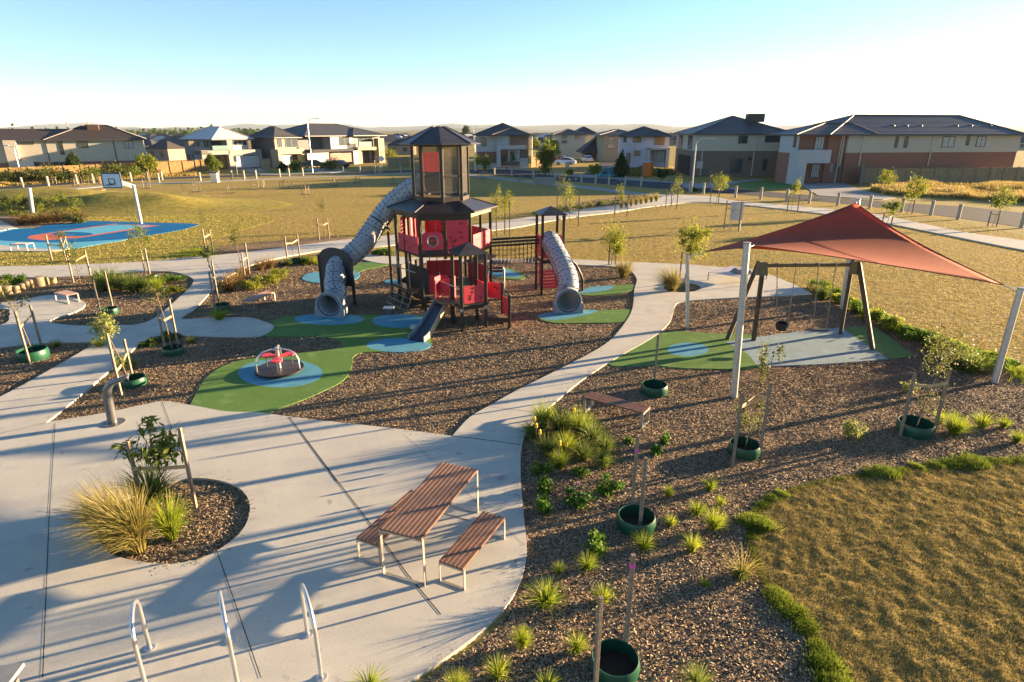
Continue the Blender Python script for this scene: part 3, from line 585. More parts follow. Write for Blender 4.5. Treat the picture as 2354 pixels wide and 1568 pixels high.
for k in range(8):
    if k == 5: continue                                     # slide mouth
    a, b = ov(k, CR*.985), ov(k+1, CR*.985); d = b-a; a2 = a+d*.07; b2 = b-d*.07
    MB().bar((a2.x, a2.y, (z_sill+z_ceave)/2+.02), (b2.x, b2.y, (z_sill+z_ceave)/2+.02), .012, z_ceave-z_sill-.3).build('window_panel', poly_m, PT)
    for f_ in (.1, .9):
        p = a.lerp(b, f_); MB().tube([(p.x, p.y, z_sill), (p.x, p.y, z_ceave)], .012, 6).build('glazing_bar', frame_m, PT)
# red board seen through the front-left pane
a, b = ov(4, CR*.93), ov(5, CR*.93)
MB().bar((a.x, a.y, z_sill+1.25), (b.x, b.y, z_sill+1.25), .02, .75).build('inner_panel', red_m, PT)
MB().bar((a.x, a.y, z_sill+.45), (b.x, b.y, z_sill+.45), .02, .8).build('inner_panel', dkp_m, PT)
mb = MB(); R0, R1 = 1.55, .24
for k in range(8):
    mb.quad(ov(k, R0, z_ceave), ov(k+1, R0, z_ceave), ov(k+1, R1, z_apex), ov(k, R1, z_apex)); mb.quad(ov(k+1, R0, z_ceave-.03), ov(k, R0, z_ceave-.03), ov(k, R1, z_apex-.05), ov(k+1, R1, z_apex-.05))
    mb.quad(ov(k, R0, z_ceave-.04), ov(k+1, R0, z_ceave-.04), ov(k+1, R0, z_ceave), ov(k, R0, z_ceave))
mb.add([ov(k, R1, z_apex) for k in range(8)], [tuple(range(8))])
rf = mb.build('cabin_roof', roofp_m, PT); mb = MB()
for k in range(8): mb.bar(ov(k, R0+.01, z_ceave+.012), ov(k, R1, z_apex+.012), .045, .02)
mb.build('hip_rib', mat('roof_rib', (.10, .085, .07), .4), rf)
# panels with paw-print cut-outs
def panel(a, b, z0, z1_, m_=red_m, th=.025, dots=3, name='side_panel', out=0, porthole=False, parent=PT, seed=None, label=None):
    a = Vector((a.x, a.y, 0)); b = Vector((b.x, b.y, 0)); d = (b-a).normalized(); nn = Vector((d.y, -d.x, 0)); a += nn*out; b += nn*out; L = (b-a).length; mb = MB()
    if porthole:
        cx, cz, r = L/2, (z0+z1_)/2, min(L, z1_-z0)*.27; N = 24; P = []
        def at(u, z, o=0): return a+d*u+nn*o+Vector((0, 0, z))
        for o in (th/2, -th/2):
            inn = [at(cx+r*cos(2*pi*k/N), cz+r*sin(2*pi*k/N), o) for k in range(N)]; ou = []
            for k in range(N):
                t = 2*pi*k/N; s_ = min((L/2)/max(1e-6, abs(cos(t))), ((z1_-z0)/2)/max(1e-6, abs(sin(t)))); ou.append(at(cx+s_*cos(t), cz+s_*sin(t), o))
            mb.add(inn+ou, [((k+1)%N, k, N+k, N+(k+1)%N) for k in range(N)])
    else: mb.bar(a+Vector((0, 0, (z0+z1_)/2)), b+Vector((0, 0, (z0+z1_)/2)), th, z1_-z0)
    mb.mi = 1; R = random.Random(seed or L*100+z0*7)
    def disc(u, z, r):
        for o in (th/2+.003,):
            c = a+d*u+nn*o+Vector((0, 0, z)); mb.add([c+d*(r*cos(t))+Vector((0, 0, r*sin(t))) for t in [2*pi*k/8 for k in range(8)]], [tuple(range(8))])
    for i in range(dots):
        u = L*R.uniform(.15, .85); z = z0+(z1_-z0)*R.uniform(.18, .85)
        if porthole: continue
        disc(u, z, .032)
        for t in (-.066, -.024, .024, .066): disc(u+t, z+.058-abs(t)*.4, .017)
    for u, z in ((.05, z0+.05), (L-.05, z0+.05), (.05, z1_-.05), (L-.05, z1_-.05)):
        mb.mi = 2; disc(u, z, .014)
    o = mb.build(name, [m_, dot_m, frame_m], parent)
    if porthole:
        def at(u, z, o=0): return a+d*u+nn*o+Vector((0, 0, z))
        ringp = [at(cx+(r+.02)*cos(2*pi*k/N), cz+(r+.02)*sin(2*pi*k/N), .02) for k in range(N+1)]
        MB().tube(ringp, .026, 6, cap=False).build('porthole_ring', frame_m, o)
        MB().add([at(cx+r*cos(2*pi*k/N), cz+r*sin(2*pi*k/N), 0) for k in range(N)], [tuple(range(N))]).build('porthole_pane', poly_m, o)
    return o
def zt1(y, Y=yF): return ZY(z1(0, y)[1], Y)
m01 = hv(0).lerp(hv(1), .5)
f0, f1 = .08, .92
panel(hv(0).lerp(m01, f0), hv(0).lerp(m01, f1), zt1(960), zt1(838), porthole=True, out=.03)
panel(hv(0).lerp(m01, f0), hv(0).lerp(m01, f1), zt1(990), zt1(962), dkp_m, dots=0, out=.02)
panel(m01.lerp(hv(1), f0), m01.lerp(hv(1), f1), zt1(990), zt1(745), dots=7, out=.03)
panel(hv(5).lerp(hv(0), .12), hv(5).lerp(hv(0), .95), z_d2-.02, z_d2+.62, dots=6, out=.03, seed=3)
panel(hv(1).lerp(hv(2), .1), hv(1).lerp(hv(2), .93), z_d2, z_d2+.66, dots=5, out=.03)
panel(hv(2).lerp(hv(3), .08), hv(2).lerp(hv(3), .92), z_d2, z_d2+.62, dots=3)
panel(hv(4).lerp(hv(5), .06), hv(4).lerp(hv(5), .42), z_d2, z_d2+1.15, dots=5)
panel(hv(4).lerp(hv(5), .58), hv(4).lerp(hv(5), .8), z_d2, z_d2+1.15, dots=0)
panel(hv(3).lerp(hv(4), .3), hv(3).lerp(hv(4), .9), z_d2, z_d2+1.3, dots=0)
# slotted red climbing panel inside
sa, sb = hv(3).lerp(hv(4), .1)-Vector((0, .9, 0)), hv(3).lerp(hv(4), .62)-Vector((0, .9, 0))
mb = MB()
for i in range(8):
    z = z_d2+.55+i*.14; mb.bar((sa.x, sa.y, z), (sb.x, sb.y, z), .03, .085)
for p in (sa, sb): mb.bar((p.x, p.y, z_d2), (p.x, p.y, z_d2+1.7), .1, .03)
mb.build('slotted_panel', red_m, PT)
mb = MB()
for i in range(5):
    p = hv(3).lerp(hv(4), .15+.17*i); mb.tube([(p.x, p.y, z_low), (p.x, p.y, z_eave-.2)], .018, 6)
mb.build('climbing_pole', post_m, PT)
# ground-level panels
panel(hv(3).lerp(hv(4), .1), hv(3).lerp(hv(4), .9), z_low, z_low+.75, dots=3)
panel(hv(0).lerp(hv(1), .05)+Vector((0, .5, 0)), hv(0).lerp(hv(1), .5)+Vector((0, .5, 0)), z_low-.1, z_low+.72, dots=3)
panel(hv(2).lerp(hv(3), .1), hv(2).lerp(hv(3), .9), z_low, z_low+.75, dots=2)
panel(hv(5).lerp(hv(0), .1)+Vector((.25, .3, 0)), hv(5).lerp(hv(0), .95)+Vector((.25, .3, 0)), z_low-.35, z_low+1.0, dkp_m, dots=1)
panel(hv(4).lerp(hv(5), .1), hv(4).lerp(hv(5), .9), z_low, z_low+.9, dkp_m, dots=0)
# wooden shelf behind the small tower roof
a, b = hv(1).lerp(hv(2), .05), hv(1).lerp(hv(2), .9); MB().bar((a.x, a.y, z_d2-.38), (b.x, b.y, z_d2-.38), .7, .05).build('bridge_step', deckp_m, PT)
# pipe climber, step deck and rope net on the left face
A_, B_ = hv(5).lerp(hv(0), .12), hv(0); nn = Vector(((B_-A_).y, -(B_-A_).x, 0)).normalized()*.28
zr_ = zt1(1100, 22.3); ds = zt1(1240, 22.1)
mb = MB(); a, b = A_+nn, B_+nn; mb.tube([(a.x, a.y, zr_), (b.x, b.y, zr_)], .02, 6)
for t, zl_, zh in ((.3, ds, zr_), (.72, ds-.05, z_d2), (.16, zr_, z_d2)):
    p = a.lerp(b, t); mb.tube([(p.x, p.y, zl_), (p.x, p.y, zh)], .017, 6)
mb.build('climbing_bar', frame_m, PT)
MB().prism([(*A_.xy, ds-.05), (*(A_+nn*1.5).xy, ds-.05), (*(B_+nn*1.5).xy, ds-.05), (*B_.xy, ds-.05)], (0, 0, .07)).build('step_deck', post_m, PT)
mb = MB()
for i in range(4):
    o = nn*(1.5+i*.35); z = ds*(1-.27*i); mb.tube([(*(A_+o).xy, z-.06), (*(B_+o).xy, z-.06)], .012, 5)
for t in (0, .33, .66, 1): p = A_.lerp(B_, t); mb.tube([(*(p+nn*1.5).xy, ds), (*(p+nn*2.6).xy, .06)], .01, 5)
mb.build('rope_net', chain_m, PT)
# ---- tube slides
def tube_slide(cps, r, name='tube_slide', clear=(), collar=None):
    P = []; pts = [Vector(c) for c in cps]; n = len(pts)
    for i in range(n-1):
        a, b, c, d = pts[max(i-1, 0)], pts[i], pts[i+1], pts[min(i+2, n-1)]
        for t in range(8):
            t /= 8; P.append(.5*((2*b)+(c-a)*t+(2*a-5*b+4*c-d)*t*t+(3*b-a-3*c+d)*t**3))
    P.append(pts[-1]); mb = MB(); mb.tube(P, r, 28, cap=False); o = mb.build(name, tube_m, PT, smooth=True)
    md = o.modifiers.new('wall', 'SOLIDIFY'); md.thickness = .02
    L = [0]; 
    for i in range(1, len(P)): L.append(L[-1]+(P[i]-P[i-1]).length)
    db = MB(); sb = MB(); s = .15; k = 0; prev = None
    def frame(s_):
        i = max(j for j in range(len(L)) if L[j] <= s_+1e-9); i = min(i, len(P)-2); t = (s_-L[i])/(L[i+1]-L[i]); c = P[i].lerp(P[i+1], t); d = (P[i+1]-P[i]).normalized()
        a = d.cross(Vector((0,0,1))).normalized(); return c, a, a.cross(d)
    while s < L[-1]-.05:
        c, a, b = frame(s)
        if k % 3 == 0: sb.tube([c+(a*cos(2*pi*q/20)+b*sin(2*pi*q/20))*(r+.008) for q in range(21)], .010, 4, cap=False)
        for q in range(14): t = 2*pi*(q+.5*(k % 2))/14; db.ball(c+(a*cos(t)+b*sin(t))*(r+.01), .028)
        s += .19; k += 1
    s = .1
    while s < L[-1]-.05:
        c, a, b = frame(s)
        for t in (.25, 1.5, 2.7, 4.0, 5.2): db.ball(c+(a*cos(t)+b*sin(t))*(r+.01), .024)
        s += .105
    db.build('bolt_pattern', dot_m, o); sb.build('seam', mat('tube_seam', (.12, .125, .14), .5), o)
    return P
TR = .40
p1 = tube_slide([(-3.35, 24.3, z_sill+.42), (-3.9, 24.4, z_sill+.28), W(*z1(660,625), 24.5), W(*z1(560,745), 24.4), W(*z1(485,850), 24.1), W(*z1(425,935), 23.7), W(*z1(335,1015), 23.5), W(*z1(262,1075), 23.15), W(*z1(250,1150), 22.7), W(*z1(243,1215), 22.2), G(*z1(222,1432))+Vector((.06,.55,.60)), G(*z1(219,1432))+Vector((-.02,-.08,.51))], TR)
dk = Vector((1.24, 24.3, 0)); du = Vector((.87, .2, 0)); dv = Vector((-.2, .87, 0))
p2 = tube_slide([W(*z1(1745,890), 24.75), W(*z1(1757,915), 24.2), W(*z1(1782,965), 23.8), W(*z1(1825,1045), 23.2), W(*z1(1858,1125), 22.7), W(*z1(1872,1195), 22.4), G(*z1(1868,1404))+Vector((0,.55,.60)), G(*z1(1868,1404))+Vector((0,-.08,.51))], TR)
def slide_exit(c, dirx, w_=.48, h=.98):
    """flared mouth: front plate with a round hole, hood behind"""
    c = Vector(c); f = Vector(dirx).normalized(); rt = Vector((f.y, -f.x, 0)); rt = -rt; N = 32; R = .43; mb = MB(); cz = h-.47
    def at(u, z, o): return c+rt*u+f*o+Vector((0, 0, z))
    def outer(t):
        x, z = cos(t), sin(t)
        if z >= -.05: return (.48*x, cz+.48*z)
        k = min(1, -z); return (max(-1, min(1, x/ max(.35, abs(z)) ))*.56 if abs(x) > .02 else 0, max(0, cz+ z/max(.3, max(abs(x), abs(z)))*cz))
    for o0, o1 in ((.12, -.25),):
        A = [at(R*cos(2*pi*k/N), cz+R*sin(2*pi*k/N), o0) for k in range(N)]; B = [at(*outer(2*pi*k/N), o0) for k in range(N)]
        A2 = [at(R*.95*cos(2*pi*k/N), cz+R*.95*sin(2*pi*k/N), o1-.3) for k in range(N)]; B2 = [at(*outer(2*pi*k/N), o1) for k in range(N)]
        mb.add(A+B+A2+B2, [(k, (k+1)%N, N+(k+1)%N, N+k) for k in range(N)]+[((k+1)%N, k, 2*N+k, 2*N+(k+1)%N) for k in range(N)]+[(N+k, N+(k+1)%N, 3*N+(k+1)%N, 3*N+k) for k in range(N)]+[(2*N+k, 2*N+(k+1)%N, 3*N+(k+1)%N, 3*N+k) for k in range(N)])
    o = mb.build('slide_exit', exit_m, PT, smooth=True)
    MB().tube([at(.485*cos(t), cz+.485*sin(t), .12) for t in [pi*k/20 for k in range(-2, 23)]], .018, 6).build('rim', mat('exit_rim', (.33, .35, .37), .4), o)
slide_exit(G(*z1(219,1432)), (-.12, -1, 0)); slide_exit(G(*z1(1868,1404)), (.03, -1, 0))
# board that carries the left slide
bl, br = G(*z1(150,1283)), G(*z1(385,1356)); bl = Vector((-7.72, 23.6, 0)); br = Vector((-6.22, 22.75, 0)); zb0, zb1, zb2 = .75, 1.75, ZY(z1(0,942)[1], 23.2)
mb = MB(); d = (br-bl); N = 16; hole = None; pts = [(0, zb0), (1, zb0), (1, zb1)]+[(.5+.5*cos(t), zb1+(zb2-zb1)*sin(t)) for t in [pi*k/N for k in range(1, N)]]+[(0, zb1)]
mb.prism([bl+d*u+Vector((0, -.02, z)) for u, z in pts], (0.02, .035, 0)); mb.build('slide_board', dkp_m, PT)
for p in (bl, br): MB().box((p.x-.055, p.y-.055, -.1), (p.x+.055, p.y+.055, zb1+.12)).build('board_post', post_m, PT, bevel=.01)
# arched brace and its post by the upper slide bend
pp = G(*z1(645,1272)); zt_ = ZY(z1(0,830)[1], pp.y)
MB().tube([(pp.x, pp.y, -.05), (pp.x, pp.y, zt_)], .05, 8).build('slide_post', mat('brown_post', (.10, .06, .035), .5), PT, smooth=True)
mb = MB(); cc2 = W(*z1(560,770), 24.35); tan = (W(*z1(500,850), 24.1)-W(*z1(620,680), 24.5)).normalized(); aa = tan.cross(Vector((0,0,1))).normalized(); bb = aa.cross(tan)
mb.tube([cc2+(aa*cos(t)+bb*sin(t))*.46 for t in [2*pi*k/28 for k in range(29)]], .028, 6, cap=False); mb.build('slide_collar', dkp_m, PT, smooth=True)
# right brace
a = G(*z1(1970,1252)); mb = MB(); mb.tube([(a.x, a.y, -.02), (a.x, a.y, .5), W(*z1(1960,1130), a.y-.1), W(*z1(1925,1060), a.y-.2), W(*z1(1890,1035), a.y-.3)], [.05, .05, .045, .045, .04], 8); mb.build('slide_brace', post_m, PT, smooth=True)
# ---- slide tower on the right
zs_e = ZY(z1(0,712)[1], 24.4); zs_a = ZY(z1(0,650)[1], 24.9); zs_d = ZY(z1(0,1025)[1], 24.4)
Q4 = [dk, dk+du, dk+du+dv, dk+dv]
for i, p in enumerate(Q4): MB().box((p.x-.055, p.y-.055, -.1 if i != 1 else -.1), (p.x+.055, p.y+.055, zs_e-.01)).build('post', post_m, PT, bevel=.01)
def pyramid(Q, ze, za, ov_=.16):
    c = sum(Q, Vector((0, 0, 0)))/4; E = [Vector((*(p+(p-c)*ov_*1.6).xy, ze)) for p in Q]; ap = Vector((c.x, c.y, za)); mb = MB()
    for i in range(4): mb.quad(E[i], E[(i+1)%4], ap)
    for i in range(4): mb.quad(E[i]-Vector((0,0,.035)), E[(i+1)%4]-Vector((0,0,.035)), E[(i+1)%4], E[i])
    mb.quad(*[e-Vector((0,0,.035)) for e in reversed(E)]); return mb.build('pyramid_roof', roofp_m, PT)
pyramid(Q4, zs_e, zs_a)
MB().prism([(p.x, p.y, zs_d-.05) for p in Q4], (0, 0, .06)).build('deck', deckp_m, PT)
mb = MB()
for i in range(4): mb.bar((*Q4[i].xy, zs_d-.1), (*Q4[(i+1)%4].xy, zs_d-.1), .06, .1); 
mb.build('ring_beam', post_m, PT)
panel(Q4[0].lerp(Q4[1], .06), Q4[0].lerp(Q4[1], .96), zs_d+.05, zs_d+1.0, dots=0, out=.02)
panel(Q4[3].lerp(Q4[0], .1), Q4[3].lerp(Q4[0], .9), zs_d+.1, zs_d+.95, dots=0)
panel(Q4[2].lerp(Q4[3], .1), Q4[2].lerp(Q4[3], .9), zs_d+.1, zs_d+.6, dots=0)
sa, sb = Q4[0].lerp(Q4[1], .08)+dv*.55, Q4[0].lerp(Q4[1], .9)+dv*.55; mb = MB()
for i in range(6): z = ZY(z1(0,1220-22*i)[1], 24.8); mb.bar((sa.x, sa.y, z), (sb.x, sb.y, z), .03, .10)
mb.bar((sa.x, sa.y, .3), (sa.x, sa.y, 1.3), .12, .03); mb.bar((sb.x, sb.y, .3), (sb.x, sb.y, 1.3), .12, .03); mb.build('slotted_panel', red_m, PT)
# ---- net bridge
A_ = hv(2); B_ = Q4[3].lerp(Q4[0], .5); zbm = ZY(z1(0,897)[1], 24.4); zbd = ZY(z1(0,1030)[1], 24.4)
off = Vector((.02, .38, 0)); brg = MB()
for o in (-off, off):
    for z, h_ in ((zbm+.06, .09), (zbm-.07, .07)): brg.bar((*(A_+o).xy, z), (*(B_+o).xy, z), .05, h_)
brg.build('bridge_beam', post_m, PT)
mb = MB()
for o in (-off, off):
    for i in range(1, 12):
        t = i/12; p = (A_+o).lerp(B_+o, t); mb.tube([(p.x, p.y, zbm), (p.x, p.y, zbd-.12*sin(pi*t)*.4)], .009, 4)
    for j in range(1, 4): z = zbm+(zbd-zbm)*j/4; mb.tube([(*(A_+o).lerp(B_+o, t).xy, z-.06*sin(pi*t)) for t in (0, .25, .5, .75, 1)], .008, 4)
mb.build('bridge_net', dot_m, PT)
mb = MB()
for i in range(14):
    t0, t1 = i/14, (i+.82)/14; z = zbd-.05*sin(pi*(t0+t1)/2); mb.prism([(*(A_-off).lerp(B_-off, t0).xy, z), (*(A_-off).lerp(B_-off, t1).xy, z), (*(A_+off).lerp(B_+off, t1).xy, z), (*(A_+off).lerp(B_+off, t0).xy, z)], (0, 0, -.03))
mb.build('bridge_deck', mat('bridge_plank', (.16, .11, .07), .7), PT)
# ---- rear ramp behind the tower
a, b = G(*z1(1310,1170)), G(*z1(1415,1160)); zz_ = ZY(z1(0,1090)[1], a.y)
mb = MB(); a = hv(2, z=.95)+Vector((.05, .6, 0)); b = W(*z1(1412,1105), a.y-.1); mb.bar(a, b, .08, .10); mb.bar(a+Vector((0,.6,0)), b+Vector((0,.6,0)), .08, .10); mb.build('ramp_rail', post_m, PT)
for o in (0, .6): MB().tube([b+Vector((0, o, .02)), b+Vector((.06, o, -.05)), (b.x+.07, b.y+o, 0)], .03, 8).build('ramp_leg', frame_m, PT, smooth=True)
# ---- small front tower, its slide and steps
fq = Vector((-1.70, 19.42, 0)); fu = Vector((.80, .40, 0)); fv = Vector((-.36, .80, 0)); Q = [fq, fq+fu, fq+fu+fv, fq+fv]
zf_e = ZY(z1(0,990)[1], 19.5); zf_a = ZY(z1(0,903)[1], 20.0); zf_d = ZY(z1(0,1345)[1], 19.5)
for p in Q: MB().box((p.x-.055, p.y-.055, -.1), (p.x+.055, p.y+.055, zf_e-.01)).build('post', post_m, PT, bevel=.01)
for p in Q: MB().box((p.x-.062, p.y-.062, .72), (p.x+.062, p.y+.062, .84)).build('post_clamp', frame_m, PT)
pyramid(Q, zf_e, zf_a, .14)
dd = [Q[0]-fu*1.15+fv*.3, Q[0], Q[1], Q[2], Q[3], Q[3]-fu*1.0]
MB().prism([(p.x, p.y, zf_d-.04) for p in (Q[0], Q[1], Q[2]+fv, Q[3]+fv*1.)], (0, 0, .05)).build('deck', deckp_m, PT)
MB().prism([(p.x, p.y, zf_d-.045) for p in (Q[0]-fu*.62+fv*.75, Q[0]+fv*.5, Q[3]+fv*.9, Q[3]-fu*.7+fv*.9)], (0, 0, .05)).build('deck', deckp_m, PT)
mb = MB()
for a, b in ((Q[0], Q[1]), (Q[1], Q[2]), (Q[3], Q[0])): mb.bar((*a.xy, zf_d-.09), (*b.xy, zf_d-.09), .06, .12)
mb.build('ring_beam', post_m, PT)
panel(Q[0].lerp(Q[1], .09), Q[0].lerp(Q[1], .93), zf_d+.06, zf_d+.66, dots=5, out=.01)
panel(Q[1].lerp(Q[2], .1), Q[1].lerp(Q[2], .9), zf_d+.06, zf_d+.66, dots=2)
rp0 = G(*z1(1412,1478)); rp1 = G(*z1(1460,1512)); r_h0 = ZY(z1(0,1188)[1], rp0.y); r_h1 = ZY(z1(0,1272)[1], rp1.y)
for p, h_ in ((rp0, r_h0), (rp1, r_h1)):
    o = MB().box((p.x-.05, p.y-.05, -.1), (p.x+.05, p.y+.05, h_)).build('step_post', post_m, PT, bevel=.01); MB().lathe([(.052, h_), (.05, h_+.03), (.03, h_+.05), (.001, h_+.055)], (p.x, p.y, 0), 10).build('post_cap', gunmetal_m, o)
panel(Q[2].lerp(rp0, .05), rp0, zf_d+.02, zf_d+.58, dots=3); panel(rp0, rp1, .45, .45+.62, dots=1)
zst = .36
MB().prism([(Q[1].x, Q[1].y, zst), (rp1.x, rp1.y, zst), (rp0.x, rp0.y, zst), (Q[2].x+.1, Q[2].y, zst)], (0, 0, .05)).build('step_deck', deckp_m, PT)
MB().bar((Q[1].x, Q[1].y, zst-.03), (rp1.x, rp1.y, zst-.03), .05, .14).build('ring_beam', post_m, PT)
# open slide
tl_, tr_ = W(*ze(1195,965), 20.3), W(*ze(1312,992), 20.2); bl_, br_ = G(*ze(900,1370)), G(*ze(1062,1398)); tl_.z = tr_.z = (tl_.z+tr_.z)/2
prof = [(0, 1.0), (.12, .95), (.35, .66), (.6, .34), (.78, .16), (.9, .10), (1, .09)]; zt_ = tl_.z
L_ = [tl_.lerp(bl_, t) for t, k in prof]; R_ = [tr_.lerp(br_, t) for t, k in prof]
for i, (t, k) in enumerate(prof): L_[i].z = R_[i].z = zt_*k
mb = MB()
for i in range(6): mb.quad(L_[i], L_[i+1], R_[i+1], R_[i]); mb.quad(*[p-Vector((0, 0, .025)) for p in (R_[i], R_[i+1], L_[i+1], L_[i])])
sc_ = mb.build('slide_chute', mat('slide_blue', (.05, .06, .085), .3, var=.2, scale=3), PT)
for S in (L_, R_):
    mb = MB(); w2 = (R_[0]-L_[0]).normalized()*.018
    for i in range(6):
        a, b = S[i]-Vector((0,0,.09)), S[i+1]-Vector((0,0,.09)); hh = Vector((0, 0, .24)); q = [a-w2, b-w2, b+w2, a+w2]; mb.add(q+[p+hh for p in q], [(0,1,2,3), (7,6,5,4), (0,4,5,1), (3,2,6,7), (1,5,6,2), (0,3,7,4)])
    mb.build('slide_side', mat('slide_rail', (.42, .34, .22), .45) if S is R_ else exit_m, sc_)
mb = MB(); mb.bar(bl_+Vector((0, -.02, .03)), br_+Vector((0, -.02, .03)), .06, .05); mb.build('slide_foot', frame_m, sc_)
MB().quad(L_[0]+Vector((0,0,.006)), L_[1].lerp(L_[2], .2)+Vector((0,0,.006)), R_[1].lerp(R_[2], .2)+Vector((0,0,.006)), R_[0]+Vector((0,0,.006))).build('slide_seat', red_m, sc_)
# red wing panels at the slide's head
d_ = (bl_-tl_).normalized(); d_.z = 0; zr0, zr1 = zf_d+.0, zf_d+.78
for p in (tl_-Vector((.04,0,0)), tr_+Vector((.10,0.0,0))):
    a = p-d_*.42; b = p+d_*.02; panel(a, b, zr0, zr1, dots=0, th=.03, name='wing_panel')
a, b = tl_-d_*.45, tr_-d_*.45+Vector((.08,0,0)); panel(a, b, zf_d+.05, zf_d+.62, dots=2)
MB().tube([(a.x, a.y-.25, zf_d+.62), (Q[0].x, Q[0].y+.05, zf_d+.55)], .017, 6).build('hand_bar', frame_m, PT)
p = tl_-d_*.5-Vector((.12,0,0)); MB().box((p.x-.045, p.y-.045, -.05), (p.x+.045, p.y+.045, zf_d+.85)).build('post', post_m, PT)
for p in (tr_-d_*.3, tl_-d_*.1, Q[3]-fu*.9+fv*.85): MB().box((p.x-.04, p.y-.04, -.05), (p.x+.04, p.y+.04, zf_d-.03)).build('deck_leg', post_m, PT)
mb = MB()
for p in (Q[0], Q[1], Q4[0], Q4[3], Q4[2], rp1, rp0, Q[3]): mb.box((p.x-.03, p.y-.03, -.05), (p.x+.03, p.y+.03, .18))
# small grey speaker-like box on the mulch
c = G(*zp(1880,412)); o = thing('play_speaker_box', 'small grey steel box on the mulch in front of the tower', 'ground box', (c.x, c.y, .02))
MB().box((-.09,-.09,0), (.09,.09,.24)).build('body', gunmetal_m, o, bevel=.01); MB().box((-.2,-.15,.24), (.2,.15,.29)).build('lid', steel_m, o, bevel=.01)
c = G(*ze(965,1250)); o = thing('rubber_stepping_dome', 'pale stepping pod on the blue rubber behind the open slide', 'stepping pod', (c.x, c.y, .05))
MB().lathe([(.16, 0), (.15, .07), (.10, .12), (.001, .14)], n=16).build('dome', conc_m, o, smooth=True)

# ============================================================ MERRY-GO-ROUND
c = G(*zp(1022,868)); pm = ppm(c.y); MG = thing('merry_go_round', 'standing merry-go-round with silver hoops and red seats on a blue circle', 'merry-go-round', (c.x, c.y, .055), rad(12))
Rm = 178/2.9425/1.1606/ppm(c.y, .2)
MB().lathe([(.001, .10), (Rm*.9, .10), (Rm, .09), (Rm+.01, .06), (Rm*.97, .03), (Rm*.6, .02)], n=48).build('platform', mat('platform_plate', (.035, .03, .028), .5, var=.3, scale=12), MG, smooth=True)
MB().lathe([(Rm, .105), (Rm+.02, .095), (Rm+.02, .06), (Rm-.01, .05)], n=48).build('platform_rim', dot_m, MG, smooth=True)
hz = ZY(zp(0,690)[1], c.y)-.03
MB().tube([(0,0,.1), (0,0,hz+.06)], .055, 12).build('centre_post', bright_m, MG, smooth=True)
for k, a in enumerate((rad(200), rad(-18), rad(92))):
    d = Vector((cos(a), sin(a), 0)); MB().tube([(0, 0, hz), d*(Rm*.25)+Vector((0,0,hz+.03)), d*(Rm*.6)+Vector((0,0,hz-.01)), d*(Rm*.83)+Vector((0,0,hz-.14)), d*(Rm*.92)+Vector((0,0,hz*.6)), d*(Rm*.93)+Vector((0,0,.1))], .024, 8).build('hand_hoop', bright_m, MG, smooth=True)
for a in (rad(155), rad(28), rad(-88)):
    d = Vector((cos(a), sin(a), 0)); n_ = Vector((-d.y, d.x, 0)); zs = .43; P = [(.06, .09), (.25, .12), (Rm*.55, .17), (Rm*.74, .13), (Rm*.78, 0), (Rm*.74, -.13), (Rm*.55, -.17), (.25, -.12), (.06, -.09)]
    s_ = MB().prism([d*u+n_*v+Vector((0,0,zs)) for u, v in P], (0,0,.04)).build('seat', red_m, MG, bevel=.012)
    MB().tube([d*(Rm*.6)+Vector((0,0,.1)), d*(Rm*.6)+Vector((0,0,zs))], .018, 6).build('seat_leg', gunmetal_m, s_)

# ============================================================ SWINGS, SAIL, POLES
SW = thing('swing_set', 'two-seat swing set with dark timber A-frames under the red sail', 'swing set', (0,0,0))
f1a, f1b, f2a, f2b = G(*z3(705,850)), G(*z3(852,850)), G(*z3(1335,818)), G(*z3(1515,910))
bA = (f1a+f1b)/2; bB = (f2a+f2b)/2; zb_ = ZY(z3(0,437)[1], 18.1)
pA = W(*z3(895,430), 18.1); pB = W(*z3(1415,425), 18.15)
f1a, f1b = Vector((pA.x-.75, pA.y+.1, 0)), Vector((pA.x+.02, pA.y-.9, 0))
f1a, f1b = G(*z3(705,850)), G(*z3(850,858)); f1c = G(*z3(852,700))
for f, t in ((G(*z3(705,850)), pA+Vector((-.06, .02, .12))), (G(*z3(852,856)), pA+Vector((.06, -.02, .08))), (f2a, pB+Vector((-.05, .05, .08))), (f2b, pB+Vector((.08, -.05, .08)))):
    L = MB().bar(f-Vector((0,0,.0)), t, .11, .13).build('leg', oak_m, SW, bevel=.008); MB().box((f.x-.04, f.y-.04, -.02), (f.x+.04, f.y+.04, .1)).build('leg_shoe', frame_m, L)
MB().bar(pA-Vector((.1,0,.02)), pB+Vector((.05,0,-.02)), .10, .10).build('beam', beam_m, SW)
for p, s_ in ((pA, 1), (pB, 1)): MB().prism([p+Vector((-.16, -.07, .1)), p+Vector((.16, -.07, .1)), p+Vector((.22, -.07, -.32)), p+Vector((-.2, -.07, -.3))], (0, -.02, 0)).build('gusset_plate', gunmetal_m, SW)
